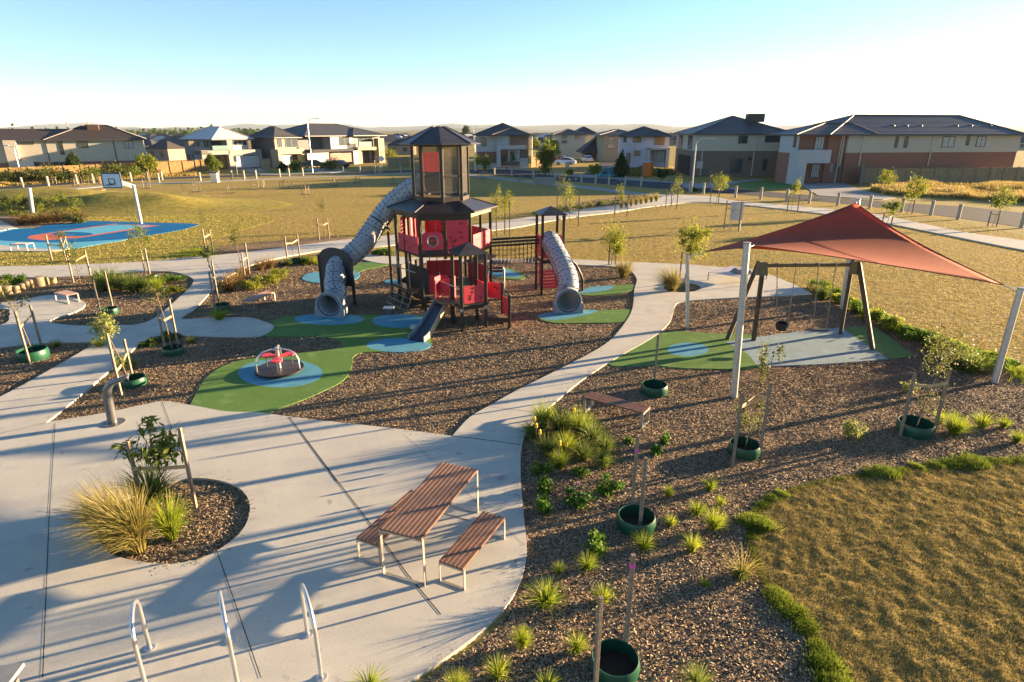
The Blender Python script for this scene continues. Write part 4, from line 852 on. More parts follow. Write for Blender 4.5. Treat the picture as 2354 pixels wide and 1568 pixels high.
for (xa, xb, zy, kind) in ((985, 1090, 775, 'bucket'), (1212, 1310, 790, 'flat')):
    ta = W(*z3(xa,437), 18.12); tb = W(*z3(xb,437), 18.12); sa = W(*z3(xa-5 if kind == 'bucket' else 1185, zy), 18.0); sb = W(*z3(1040 if kind == 'bucket' else 1255, zy-3), 18.0); zs = (sa.z+sb.z)/2; sa.z = sb.z = zs
    mid = (sa+sb)/2
    if kind == 'bucket':
        s_ = MB().lathe([(.16, .16), (.19, .15), (.19, .02), (.15, -.08), (.08, -.1), (.001, -.1)], mid-Vector((0,0,.02)), 14).build('bucket_seat', rubber_m, SW, smooth=True)
        sa = mid+Vector((-.18, 0, .13)); sb = mid+Vector((.18, 0, .13))
    else: s_ = MB().box((mid.x-.26, mid.y-.1, zs-.03), (mid.x+.26, mid.y+.1, zs+.01)).build('swing_seat', rubber_m, SW, bevel=.01)
    for a, b in ((ta, sa), (tb, sb)):
        mb = MB(); n_ = 26
        for i in range(n_):
            p, q = a.lerp(b, i/n_), a.lerp(b, (i+.85)/n_); mb.bar(p, q, .032 if i % 2 else .014, .014 if i % 2 else .032)
        mb.build('chain', chain_m, s_); MB().box((a.x-.03, a.y-.05, a.z-.02), (a.x+.03, a.y+.05, a.z+.1)).build('hanger', frame_m, s_)
poles = {}
for nm, b_, t_, r, lab_ in (('L', (1581,757), (1580,585), .065, 'slim steel sail pole at the bend of the path'), ('N', (1687,915), (1717,560), .085, 'tall thick steel sail pole in front of the swings'),
                      ('R', (2285,881), (2347,664), .085, 'steel sail pole leaning outwards at the right edge'), ('B', (1936,712), (1972,458), .10, 'steel sail pole behind the swings under the sail tip')):
    b = G(*b_); zt_ = ZY(t_[1], b.y); t = W(*t_, b.y); poles[nm] = t
    o = thing('sail_pole', lab_, 'pole', (b.x, b.y, 0)); dl = t-b
    MB().tube([(0,0,-.1), dl*.5, dl], [r, r*.96, r*.92], 20).build('shaft', steel_m, o, smooth=True); MB().lathe([(r*.95, 0), (r*1.05, .01), (r*1.05, .03), (.001, .035)], dl, 18).build('cap', frame_m, o)
cl, cn, cr, cb_ = W(1622, 578, poles['L'].y+.3), W(1733, 564, poles['N'].y+.25), W(2308, 655, poles['R'].y+.35), W(1968, 467, poles['B'].y-.35)
mb = MB(); n_ = 22
def sailp(u, v):
    p = cl*(1-u)*(1-v)+cn*u*(1-v)+cr*u*v+cb_*(1-u)*v; c0 = (cl+cn+cr+cb_)/4; k = .34*(u*(1-u)*1.0*(abs(v-.5)*2)**2+v*(1-v)*(abs(u-.5)*2)**2)
    q = p+(c0-p)*k*1.15; q.z -= .10*sin(pi*u)*sin(pi*v); return q
mb.add([sailp(i/n_, j/n_) for i in range(n_+1) for j in range(n_+1)], [(i*(n_+1)+j, (i+1)*(n_+1)+j, (i+1)*(n_+1)+j+1, i*(n_+1)+j+1) for i in range(n_) for j in range(n_)])
SL = thing('shade_sail', 'red four-cornered shade sail stretched over the swings', 'shade sail', (0,0,0)); o = mb.build('fabric', sail_m, SL, smooth=True)
md = o.modifiers.new('cloth', 'SOLIDIFY'); md.thickness = .006
hem = MB()
for E_ in ([sailp(0, t/16) for t in range(17)], [sailp(1, t/16) for t in range(17)], [sailp(t/16, 0) for t in range(17)], [sailp(t/16, 1) for t in range(17)]): hem.tube(E_, .014, 6)
hem.build('hem', mat('sail_hem', (.16, .03, .022), .8), o)
hem = MB(); hem.tube([sailp(t/16, .5)+Vector((0,0,.012)) for t in range(17)], .006, 4); hem.build('seam', mat('sail_seam', (.2, .03, .03), .8), o)
for a, k in ((cl, 'L'), (cn, 'N'), (cr, 'R'), (cb_, 'B')): MB().tube([a, poles[k]-Vector((0,0,.12))], .012, 6).build('corner_cable', bright_m, SL)

# ============================================================ TABLE, BENCHES, HOOPS
def slat_top(L, Wd, h, ns, t=.035, m_=slat_m, parent=None, nm='slat_top'):
    mb = MB(); w_ = Wd/ns
    for i in range(ns): mb.box((-L/2, -Wd/2+i*w_+w_*.12, h-t), (L/2, -Wd/2+(i+1)*w_-w_*.12, h))
    o = mb.build(nm, m_, parent, bevel=.004)
    if nm == 'slat_top' and m_ is slat_m:
        mb = MB()
        for i in range(1, ns): mb.box((-L/2+.01, -Wd/2+i*w_-w_*.10, h-t), (L/2-.01, -Wd/2+i*w_+w_*.10, h-.008))
        mb.build('gap_strip', strip_m, o)  # pale strips set into the gaps between the slats
    return o
def u_frame(x, Wd, h, parent, wd=.05, th=.012, hb=.03):
    mb = MB(); mb.box((x-wd/2, -Wd/2, 0), (x+wd/2, -Wd/2+th, h-.036)); mb.box((x-wd/2, Wd/2-th, 0), (x+wd/2, Wd/2, h-.036)); mb.box((x-wd/2, -Wd/2+th, 0), (x+wd/2, Wd/2-th, th)); mb.box((x-wd/2-.002, -Wd/2, h-.036-hb), (x+wd/2+.002, Wd/2, h-.037))
    return mb.build('leg_frame', frame_m, parent, bevel=.003)
def bench(name, label, cat, pa, pb, Wd, h, ns, m_=slat_m, zb=.068, L=None, group=None, wd=.05, off=None):
    """pa, pb: ground points of the two near-side feet"""
    a, b = pa.xy, pb.xy; d = (b-a); ln = L or d.length; d.normalize(); n_ = Vector((-d.y, d.x)); c = a+d*ln/2+n_*Wd/2
    o = thing(name, label, cat, (c.x, c.y, zb), math.atan2(d.y, d.x), group)
    slat_top(ln, Wd, h, ns, m_=m_, parent=o); u_frame(-ln/2+wd/2+.005, Wd, h, o, wd); u_frame(ln/2-wd/2-.005, Wd, h, o, wd)
    MB().box((-ln/2+wd, -.02, h-.06), (ln/2-wd, .02, h-.037)).build('under_rail', frame_m, o); return o
za_ = .068
tA, tB, tC = G(*z5(1045,1305), .068), G(*z5(1500,670), .068), G(*z5(695,1200), .068)
dT = (tB-tA); wT = (tC-tA).length
bench('picnic_table', 'slatted timber picnic table on steel frames between its two benches', 'picnic table', tA, tB, wT, ZY(z5(0,905)[1], tA.y)-.068, 10, wd=.06)
bA_, bB_, bC_ = G(*z5(1375,1340), .068), G(*z5(1722,893), .068), G(*z5(1155,1280), .068)
bench('picnic_bench', 'slatted timber bench on the right side of the picnic table', 'bench', bA_, bB_, (bC_-bA_).length, .40, 6, group='benches beside the picnic table')
hb = .40; e0 = W(*z5(470,885), 7.7)  # far bench: left end corner of its seat at seat height
def Gh(x, y, z): return G(x, y, z)
q0 = Gh(*z5(467,888), hb+.068); q1 = Gh(*z5(925,487), hb+.068); dq = (q1-q0).normalized(); nq = Vector((dq.y, -dq.x, 0)); wb = (bC_-bA_).length
a = Vector((q0.x, q0.y, 0))+nq*wb; b = a+dq*(q1-q0).length
bench('picnic_bench', 'slatted timber bench half hidden behind the left side of the picnic table', 'bench', a, b, wb, hb, 6, group='benches beside the picnic table')
def hoop(p0, p1, top, label):
    p0, p1 = G(*p0, .068), G(*p1, .068); o = thing('bike_hoop', label, 'bicycle hoop', (p0.x, p0.y, .068), 0, 'steel bicycle hoops at the front of the plaza'); d = Vector((p1.x-p0.x, p1.y-p0.y, 0)); L = d.length; h = ZY(top, p0.y*.5+p1.y*.5)-.068
    pts = [Vector((0,0,0)), Vector((0,0,h*.35)), Vector((0,0,h-L*.42))]+[d*(.5-.5*cos(t))+Vector((0,0,h-L*.42+L*.42*sin(t))) for t in [pi*k/14 for k in range(1, 14)]]+[d+Vector((0,0,h-L*.42)), d+Vector((0,0,h*.35)), d]
    MB().tube(pts, .026, 12).build('hoop', bright_m, o, smooth=True)
    for q in (Vector((0,0,0)), d): MB().lathe([(.07, 0), (.07, .008), (.03, .012), (.03, .02)], q, 18).build('base_flange', bright_m, o)
hoop(z4(765,1395), z4(745,1590), z4(0,1192)[1], 'leftmost of three steel bicycle hoops'); hoop(z4(1170,1358), z4(1215,1590), z4(0,1150)[1], 'middle of three steel bicycle hoops seen edge on'); hoop(z4(1570,1325), z4(1640,1545), z4(0,1112)[1], 'rightmost of three steel bicycle hoops')
# barbecue cabinet cut off by the corner
c = G(56, 1522, .90); c.z = .068; o = thing('barbecue_cabinet', 'grey steel cabinet cut off by the bottom left corner', 'barbecue', (c.x, c.y, .068), rad(8))
MB().box((-.9,-.62,0), (-.06,-.06,.78)).build('cabinet', mat('cabinet_cream', (.10, .10, .095), .5), o, bevel=.01); MB().box((-.95,-.68,.78), (0,0,.83)).build('bench_top', mat('bench_top_steel', (.22, .23, .23), .5, metal=.2), o, bevel=.01); MB().box((-.055,-.4,.5), (-.045,-.15,.72)).build('control_panel', gunmetal_m, o)
# drinking fountain
c = G(*z4(580,245), .068); o = thing('drinking_fountain', 'curved grey steel drinking fountain on a round base plate', 'drinking fountain', (c.x, c.y, .068))
MB().lathe([(.24, 0), (.24, .012), (.06, .018)], n=32).build('base_plate', gunmetal_m, o)
hf = ZY(z4(0,20)[1], c.y); 
pt = [W(*z4(a_, b_), c.y-.0)-Vector((c.x, c.y, .068)) for a_, b_ in ((575,240), (560,170), (548,110), (548,70), (568,42), (605,28), (650,8))]; pt[0].z = 0
MB().tube(pt, [.10, .10, .098, .09, .075, .055, .04], 16).build('spout', gunmetal_m, o, smooth=True)
MB().tube([pt[-1], pt[-1]+Vector((.03, 0, .07))], .028, 10).build('bubbler', bright_m, o, smooth=True)
# benches round the playground
bench('park_bench', 'reddish slatted bench on the mulch between the path and the left slide', 'bench', G(*zp(822,372), .03), G(*zp(990,300), .03), .5, .36, 7, slat2_m, .03, wd=.05, L=None)
bench('park_bench', 'reddish slatted bench beside the long grasses right of the path', 'bench', G(*z6(925,100), .03), G(*z6(1250,190), .03), .42, .40, 6, slat_m, .03, wd=.07)
bench('park_bench', 'slatted bench on the small concrete bay at the far left', 'bench', G(*zl(520,603), .068), G(*zl(612,583), .068), .95, .36, 8, mat('purple_slat', (.24, .16, .15), .6), .068)
bench('park_bench', 'low slatted bench beside the blue court', 'bench', G(*zc(350,1135), .03), G(*zc(448,1112), .03), 1.0, .42, 5, mat('grey_slat', (.3, .3, .3), .6), .03)
bench('park_bench', 'reddish bench at the left edge beside the rusty grasses', 'bench', G(*zc(-120,790), .03), G(*zc(210,785), .03), .6, .42, 5, slat2_m, .03)
bench('park_bench', 'red bench standing alone on the far lawn left of the tower', 'bench', G(*zt(430,655), .0), G(*zt(532,652), .0), .75, .75, 6, mat('red_slat', (.42, .16, .1), .6), 0, wd=.09)
bench('park_bench', 'pale platform bench on the ridge behind the court backboard', 'bench', G(*za(1150,1350)), G(*za(1525,1345)), 1.0, .5, 5, slat2_m, 0, wd=.09)
# platform lounge right
c0, c1 = G(*z3(610,515), .068), G(*z3(780,545), .068)
Lg = thing('slatted_lounge', 'white slatted platform lounge with a grey cushion on the far concrete apron', 'lounge', (0,0,0))
hl = .45; K = [G(*z3(605,468), hl), G(*z3(800,500), hl), G(*z3(930,465), hl), G(*z3(735,434), hl)]
mb = MB(); n_ = 11
for i in range(n_):
    a, b = K[0].lerp(K[3], i/n_), K[0].lerp(K[3], (i+.66)/n_); c_, d_ = K[1].lerp(K[2], (i+.66)/n_), K[1].lerp(K[2], i/n_); mb.prism([a, d_, c_, b], (0,0,-.03))
mb.build('slat_top', mat('pale_slat', (.50, .45, .46), .5), Lg)
for p in K: MB().box((p.x-.02, p.y-.02, .068), (p.x+.02, p.y+.02, hl-.03)).build('leg', frame_m, Lg)
c = K[1].lerp(K[3], .35)+Vector((.1,.1,0)); o = thing('floor_cushion', 'grey wedge cushion on the white slatted lounge', 'cushion', tuple(c)); MB().prism([(-.45,-.25,.0), (.45,-.25,0), (.35,-.25,.16), (-.25,-.25,.18)], (0,.5,0)).build('pad', mat('grey_pad', (.19,.18,.18), .8), o, bevel=.03)
# log edging at the left
gl = 'upright logs edging the left bed'
for i, (a_, b_, w_, h_) in enumerate(((5,545,40,75), (65,530,70,62), (130,522,50,55), (178,505,40,55), (215,492,34,60), (247,482,28,60), (305,468,75,70), (360,457,42,58), (408,445,48,42))):
    c = G(*zl(a_, b_)); k = 2.851*1.1606; r = w_/k/ppm(c.y)/2; o = thing('log_bollard', f'{ORD[i]} upright timber log from the left edge', 'log', (c.x, c.y, 0), random.uniform(0, 6), gl)
    hh = h_/k/ppm(c.y)/cp_; MB().lathe([(r, 0), (r*1.02, hh*.5), (r, hh*.97), (r*.9, hh)], n=14).build('log_side', log_m, o, smooth=True); MB().lathe([(r*.9, hh), (.001, hh+.01)], n=14).build('cut_face', mat('log_end', (.30,.24,.14), .85, var=.2, scale=20), o)

# ============================================================ YOUNG STAKED TREES
gT = 'staked young trees in the park'
def tt(*a, **k): k.setdefault('group', gT); return tree(*a, **k)
tt(400,1166, 985, 120, lf_mid, 'young tree with drooping leaves in the oval island, two stakes and a pale tie', cb=1072, ccx=370, stakes=((331,1173,1017),(451,1170,986)), tie=.62, n=185, leaf=.165, nc=16, asp=.34, cy=.18, trunk=.014)
tt(302,893, 716, 62, lf_white, 'young tree with cream leaves standing in the ring behind the drinking fountain', cb=785, ccx=270, stakes=((280,912,768),(305,868,781)), tie=.6, n=330, leaf=.075, extra=((290,835,26,70,60),))
tt(398,812, 655, 62, lf_olive, 'sparse young tree between two stakes on the mulch left of the roundabout', cb=690, ccx=385, stakes=((382,810,705),(412,807,689)), tie=.75, n=130, leaf=.06)
tt(508,712, 560, 30, lf_olive, 'sparse young tree in a ring by the bend in the diagonal path', cb=600, ccx=493, stakes=((497,722,625),(504,704,600)), tie=.7, n=100, leaf=.06, extra=((520,650,30,40,40),))
tt(79,818, 668, 66, lf_olive, 'bare young tree in a ring at the left edge by the dark bed', cb=722, ccx=55, stakes=((70,840,718),(95,795,703)), tie=.75, n=90, leaf=.07)
tt(560,648, 520, 34, lf_olive, 'young tree with grey leaves beside the orange shrubs', cb=568, ccx=556, stakes=((565,648,580),(575,640,560)), n=170, leaf=.07, tie=.7)
tt(676,603, 548, 22, lf_olive, 'nearly bare young tree between two pale stakes above the orange shrubs', cb=575, stakes=((662,607,544),(690,598,538)), n=40, leaf=.06, tie=.75)
tt(158,602, 525, 30, lf_olive, 'young tree with pinkish leaves in front of the blue court', cb=560, ccx=150, stakes=((120,599,541),(152,600,538),(160,590,545)), n=110, leaf=.07, tie=.8)
tt(185,652, 540, 50, lf_mid, 'thin young tree leaning among three stakes below the court', cb=620, stakes=((170,652,578),(210,640,576)), n=190, leaf=.08, tie=.8)
tt(337,636, 515, 48, lf_mid, 'tall thin young tree in front of the tip of the court', cb=590, ccx=333, stakes=((346,638,572),(335,630,575)), n=260, leaf=.08, tie=.7, extra=((330,528,50,16,60),))
tt(480,583, 477, 26, lf_olive, 'thin wispy young tree beside the tip of the mulch strip', cb=520, stakes=((475,586,527),(490,580,530)), n=90, leaf=.06, tie=.8)
tt(748,552, 450, 24, lf_olive, 'wispy young tree on the mulch strip left of the tube slide', cb=500, stakes=((734,553,503),(757,550,502)), n=100, leaf=.07, tie=.75)
tt(1142,540, 425, 34, lf_yel, 'left one of two yellow-green young trees just right of the tower', cb=505, stakes=((1141,543,457),(1160,540,459)), n=300, leaf=.09)
tt(1163,543, 437, 36, lf_yel, 'right one of two yellow-green young trees just right of the tower', cb=500, stakes=((1171,545,462),), n=300, leaf=.09)
tt(1309,514, 405, 42, lf_yel, 'tall young tree behind the small slide tower', cb=480, stakes=((1329,522,450),(1300,505,455)), n=330, leaf=.09, tie=.7)
tt(1293,505, 400, 34, lf_olive, 'young tree on the mulch strip behind the small slide tower', cb=440, stakes=((1280,490,425),), n=130, leaf=.09)
tt(1425,496, 415, 22, lf_yel, 'narrow young tree by the planted strip along the far path', cb=460, stakes=((1413,495,451),(1441,497,451)), n=130, leaf=.09, tie=.7)
tt(1540,481, 402, 28, lf_yel, 'young tree with three splayed stakes at the end of the planted strip', cb=452, ccx=1553, stakes=((1530,478,433),(1542,476,430),(1555,482,436)), n=150, leaf=.10)
tt(1645,470, 398, 44, lf_yel, 'round-headed young tree with three stakes beside the far path', cb=438, ccx=1652, stakes=((1632,468,426),(1651,468,424)), n=420, leaf=.12)
tt(1680,530, 470, 12, lf_olive, 'leafless young tree beside the white park sign', cb=490, stakes=((1664,527,462),(1697,532,464)), n=20, leaf=.06, tie=.75)
tt(1404,612, 518, 62, lf_yel, 'bright yellow-green young tree behind the loop path right of the slide', cb=592, ccx=1410, stakes=((1399,612,560),(1414,610,556)), n=620, leaf=.10, nc=18, trunk=.03)
tt(1570,662, 512, 74, lf_yel, 'round bushy young tree planted in the small circle in the path', cb=595, ccx=1583, stakes=((1561,655,580),), n=900, leaf=.10, nc=20, trunk=.03)
tt(1818,487, 412, 26, lf_yel, 'young tree by the street path left of the sail tip', cb=450, ccx=1821, stakes=((1809,487,450),(1833,487,447)), n=240, leaf=.10)
tt(2084,492, 402, 46, lf_yel, 'round yellow-green young tree beside the street right of the sail', cb=455, ccx=2095, stakes=((2072,488,450),(2096,492,450)), n=520, leaf=.13, trunk=.03)
tt(2027,452, 385, 38, lf_yel, 'round young tree across the street by the paling fence', cb=425, ccx=2032, n=380, leaf=.15, trunk=.03)
tt(2037,526, 458, 42, lf_mid, 'young tree with drooping leaves right behind the sail', cb=492, ccx=2041, stakes=((2026,524,490),(2047,524,488)), n=330, leaf=.12)
tt(2281,521, 430, 46, lf_mid, 'young tree beside the street near the right edge', cb=490, ccx=2288, stakes=((2270,520,485),(2290,521,485)), n=360, leaf=.13)
tt(2100,1000, 742, 110, lf_olive, 'leaning young tree in the ring at the right below the sail', cb=870, ccx=2128, stakes=((2068,1005,860),(2145,1000,850)), tie=.82, n=420, leaf=.055, nc=22, trunk=.014, extra=((2120,930,60,60,70),))
tt(1711,1040, 780, 34, lf_olive, 'slender young tree in the ring below the tall sail pole', cb=890, ccx=1727, stakes=((1683,1075,905),(1745,1052,882)), tie=.82, n=190, leaf=.05, nc=12, trunk=.012, extra=((1722,960,70,90,330),(1760,820,18,60,60)))
# rings
for a in ((310,886,52,'green ring around the young tree behind the drinking fountain'), (400,815,46,'green ring on the mulch left of the roundabout'), (511,714,38,'green ring beside the bend in the diagonal path'), (79,826,62,'large green ring at the left edge in the dark bed'),
          (254,722,36,'green ring with two stakes in the bed between the left paths'), (679,606,28,'small green ring above the orange shrubs'), (352,640,22,'small green ring in the leafy bed by the upper path'), (1503,905,60,'green ring with one stake at the corner of the green rubber'),
          (1461,1214,88,'green ring with a taped stake behind it among the young grasses'), (1412,1545,112,'green ring cut off by the bottom edge of the photo'), (1709,1044,70,'green ring holding the slender tree below the tall sail pole'), (2100,997,76,'green ring holding the leaning tree at the right')):
    ring(*a)
stake(1503,890,770,'single stake standing in the ring at the corner of the green rubber'); stake(1453,1168,1003,'stake with pink tape behind the ring among the young grasses', tape=1035); stake(1470,1222,1052,'stake inside the ring among the young grasses')
stake(1437,1502,1275,'tall stake with pink tape behind the bottom ring', tape=1300); stake(1367,1600,1372,'tall stake beside the bottom ring at the lower edge')
stake(234,731,634,'left stake in the bed between the left paths'); stake(261,714,623,'right stake in the bed between the left paths')

# small saplings with cages far out on the lawn
gS = 'small caged saplings on the far lawn'
def sapling(px, py, i, top=None, dens=30):
    c = G(px, py); h = ZY(top or py-34, c.y); o = thing('caged_sapling', f'{ORD[i]} small caged sapling from the left on the far lawn', 'sapling', (c.x, c.y, 0), random.uniform(0, 1.5), gS)
    for a in (0, 2.1, 4.2): MB().bar((.42*cos(a), .42*sin(a), -.05), (.42*cos(a), .42*sin(a), h*.62), .05).build('stake', stake_m, o)
    mb = MB(); q = [(.42*cos(a), .42*sin(a), h*.4) for a in (0, 2.1, 4.2, 0)]; mb.tube(q, .015, 4); mb.build('tie', stake_m, o)
    V, qd, cc = leafcloud(dens, (0, 0, h*.72), (.28, .28, h*.28), .13, 5, .45, i+50); npmesh('crown', V, qd, lf_olive, o); MB().tube([(0,0,0),(0,0,h*.8)], .018, 5).build('trunk', bark_m, o)
    V = ell(0, 0, .6, .6, 12); MB().add([(x, y, .015) for x, y in V], [tuple(range(12))]).build('mulch_disc', soil_m, o)
for i, (x, y, t) in enumerate(((72,462,430),(124,424,395),(175,428,400),(200,445,385),(228,423,395),(338,433,398),(366,466,432),(425,460,418),(452,441,400),(530,444,412),(582,436,405),(603,432,402),(655,432,405),(703,447,415),(768,427,397),(820,420,396),(903,423,402),(1108,412,385),(1195,418,392),(1560,424,392))): sapling(x, y, i, t)

# street and garden trees
tree(175,402, 345, 34, lf_dark, 'dark conical tree in front of the left house', cb=388, cone=True, n=1500, leaf=.28, nc=40, trunk=.08, cat='tree', name='street_tree')
tree(341,405, 354, 42, lf_yel, 'bushy yellow-green tree before the left paling fence', cb=394, n=1100, leaf=.28, nc=26, trunk=.08, cat='tree', name='street_tree', stakes=((345,415,385),))
tree(490,400, 350, 40, lf_mid, 'conical tree in front of the white-roofed house', cb=390, cone=True, n=1100, leaf=.28, nc=30, trunk=.08, cat='tree', name='street_tree')
tree(1254,402, 330, 40, lf_mid, 'tall bushy gum tree at the corner of the side street', cb=392, n=1600, leaf=.3, nc=34, trunk=.1, cat='tree', name='gum_tree')
tree(1268,390, 322, 40, lf_yel, 'yellow-green gum tree behind the tall bushy one', cb=360, n=700, leaf=.3, nc=20, trunk=.08, cat='tree', name='gum_tree')
tree(1232,375, 318, 18, lf_yel, 'small gum tree beside the brown and white house', cb=345, n=300, leaf=.3, cat='tree', name='gum_tree')
tree(1428,408, 344, 34, lf_dark, 'dark conifer behind the blue site box', cb=402, cone=True, n=1500, leaf=.3, nc=40, trunk=.1, cat='tree', name='conifer')
tree(1368,410, 374, 26, lf_yel, 'bushy street tree left of the blue site box', cb=400, n=380, leaf=.25, trunk=.05, cat='tree', name='street_tree')
tree(1114,412, 360, 26, lf_mid, 'young street tree right of the tower cabin', cb=392, n=330, leaf=.22, trunk=.04, cat='tree', name='street_tree', stakes=((1108,410,392),(1120,412,392)))
tree(1099,405, 356, 16, lf_yel, 'small street tree close to the right side of the tower cabin', cb=385, n=160, leaf=.22, trunk=.04, cat='tree', name='street_tree')
tree(1178,388, 346, 14, lf_mid, 'small tree before the door of the brown and white house', cb=372, n=200, leaf=.22, trunk=.04, cat='tree', name='street_tree')
tree(1520,418, 386, 24, lf_dark, 'dark round tree in front of the two-storey corner house', cb=408, n=360, leaf=.25, trunk=.05, cat='tree', name='street_tree')
tree(1072,320, 290, 14, lf_dark, 'large dark tree far away on the horizon right of the tower', cb=313, n=400, leaf=1.6, trunk=.3, cat='tree', name='far_tree')
for i, (x, y, w_, h_, m_, l_) in enumerate(((70,418,60,30,lf_olive,'olive shrub at the left end of the paling fence'),(110,420,60,34,lf_olive,'broad olive shrub before the left fence'),(150,419,50,24,lf_dark,'dark shrub right beside the conical tree'),(215,415,50,28,lf_mid,'mid green shrub before the left fence'),(262,412,44,30,lf_olive,'olive shrub in the middle of the left fence'),(300,410,36,26,lf_mid,'green shrub left of the yellow-green tree'),(20,422,50,28,lf_olive,'olive shrub cut by the left edge before the fence'),
        (652,394,18,16,lf_dark,'dark shrub in front of the tan house'),(682,395,24,22,lf_mid,'rounded shrub left of the street lamp'),(758,392,30,20,lf_olive,'sparse shrub at the garage drive'),(1386,402,20,14,lf_mid,'green shrub on the dry corner'),(1310,402,14,10,lf_yel,'small yellow shrub at the side street corner'),(898,378,26,30,lf_yel,'yellow shrub left of the tower cabin'),(1595,440,10,8,lf_mid,'low shrub by the corner drive'))):
    shrub(x, y, h_*1.15, w_*1.35, m_, l_, 'garden shrubs along the street', n=700, leaf=.32, zb=0)

# ============================================================ GRASSES AND SHRUBS
tussock('gold', 318,1268, 172, 'big golden feathery grass at the left of the oval island', wf=1.0, lean=1); tussock('gold', 268,1240, 140, 'golden grass leaning out over the island edge', wf=.9)
tussock('olive', 398,1240, 100, 'upright green-gold tussock right of the golden grasses', wf=.9); tussock('green', 352,1165, 120, 'dark green tussock behind the golden grasses', wf=.8)
tussock('goldup', 1432,640, 42, 'golden tuft at the foot of the yellow-green tree', wf=1.4); tussock('gold', 1544,672, 60, 'golden feathery grass on the left of the circle in the path', wf=1.2)
gN = 'young lime grasses in the front bed'
limes = [(1255,1395,50),(1385,1385,48),(1200,1490,55),(1325,1500,52),(1145,1560,52),(1255,1595,60),(1050,1600,50),(850,1590,55),(1480,1265,42),(1590,1270,40),(1640,1220,42),(1600,1185,30),(1655,1165,28),(1630,1130,36),(1535,1145,32),(1285,1320,32),(1350,1310,40),(1620,1350,20),
         (2190,1000,42),(2255,985,40),(2305,985,34),(2160,975,32),(2335,1020,24),(1540,1212,28)]
lims = ['lime grass below the end of the picnic bench','lime grass right of the one by the picnic bench','lime grass nearest the lower curve of the plaza','lime grass left of the bottom ring','lime grass low down beside the plaza edge','lime grass directly left of the bottom ring at the edge','lime grass at the bottom edge left of the others','lime grass by itself on the plaza edge at the bottom','lime grass in front of the middle ring','lime grass right of the middle ring','lime grass halfway between the middle ring and the near lawn','small lime grass above and right of the middle ring',
        'small lime grass close to the near lawn corner','feathery lime grass left of the near lawn corner','lime grass right of the stake with pink tape','small lime grass right of the picnic bench','spreading lime grass left of the middle ring','tiny lime grass alone on the mulch near the lawn','bright lime grass beside the right ring','brightest lime grass at the right','lime grass near the right edge','lime grass behind the right ring','small lime grass at the right edge','small lime grass touching the middle ring']
for i, ((x, y, h_), l_) in enumerate(zip(limes, lims)): tussock('olive' if i % 4 == 2 else 'lime', x, y, h_*random.uniform(.8, 1.2), l_, gN, wf=random.uniform(.85, 1.35))
tussock('tan', 1705,1325, 60, 'wispy tan grass leaning on the edge of the near lawn', wf=1.2); tussock('green', 1700,1335, 36, 'green base of grass at the edge of the near lawn')
tussock('green', 1600,1590, 70, 'tall green grass at the bottom edge right of the ring', wf=.9)
gF = 'tall grasses beside the path below the long bench'
for i, (x, y, h_) in enumerate(((1250,985,70),(1228,1010,55),(1290,1000,75),(1330,1005,72),(1360,1020,66),(1390,1040,50),(1300,1050,62),(1260,1050,58),(1340,1060,56),(1285,1080,50),(1385,1075,50))):
    tussock('green' if i % 3 else 'olive', x, y, h_*.88, f'{ORD[i]} tall green grass from the back of the clump below the long bench', gF, wf=1.1)
for i, (x, y, zt_) in enumerate(((1232,1000,975),(1228,985,960),(1240,1020,990),(1285,1050,1015),(1300,1062,1018),(1318,960,940))):
    c = G(x, y+30); zt2 = ZY(zt_, c.y); o = thing('flower_spike', f'{ORD[i]} orange-yellow flower spike from the left above the tall grasses', 'flower', (c.x, c.y, .02), 0, 'flower spikes'); MB().tube([(0,0,0),(0,0,zt2)], .006, 4).build('stem', bark_m, o); MB().lathe([(.001,zt2-.12),(.03,zt2-.1),(.03,zt2-.02),(.001,zt2+.02)], n=8).build('bloom', flower_m, o)
gB = 'low dark leafy shrubs by the plaza edge'
for x, y, h_, w_, l_ in ((1243,1090,26,40,'low leafy shrub nearest the tall grasses'),(1254,1128,38,44,'leafy shrub on the plaza edge opposite the table'),(1256,1178,40,52,'leafy shrub lowest on the plaza edge'),(1328,1162,40,62,'broad leafy shrub with violet flowers'),(1400,1135,42,60,'leafy shrub left of the taped stake'),(1334,1098,30,36,'small leafy shrub below the tall grasses'),(1373,1262,36,54,'bright leafy shrub left of the middle ring'),
        (1510,1045,22,26,'small round shrub right of the long bench'),(1533,1022,24,30,'small shrub further right of the long bench'),(1960,1010,36,60,'pale sparse shrub on the mulch left of the right ring'),(1445,1020,18,18,'tiny shrub by the taped stake'),(2090,905,30,34,'pale leafy seedling by the right stakes')):
    shrub(x, y, h_, w_, lf_white if 'pale' in l_ else lf_fresh, l_, gB, n=420 if h_ > 30 else 220, leaf=.075)
for i in range(9):
    c = G(random.uniform(1295,1345), random.uniform(1125,1165)); o = MB().ball((c.x, c.y, random.uniform(.15,.3)), .018)
    if i == 0: acc = o
    else: acc.add(o.v, o.f)
tag(acc.build('violet_flowers', violet_m), 'small violet blooms between the leafy shrubs by the plaza', 'flowers', kind='stuff')
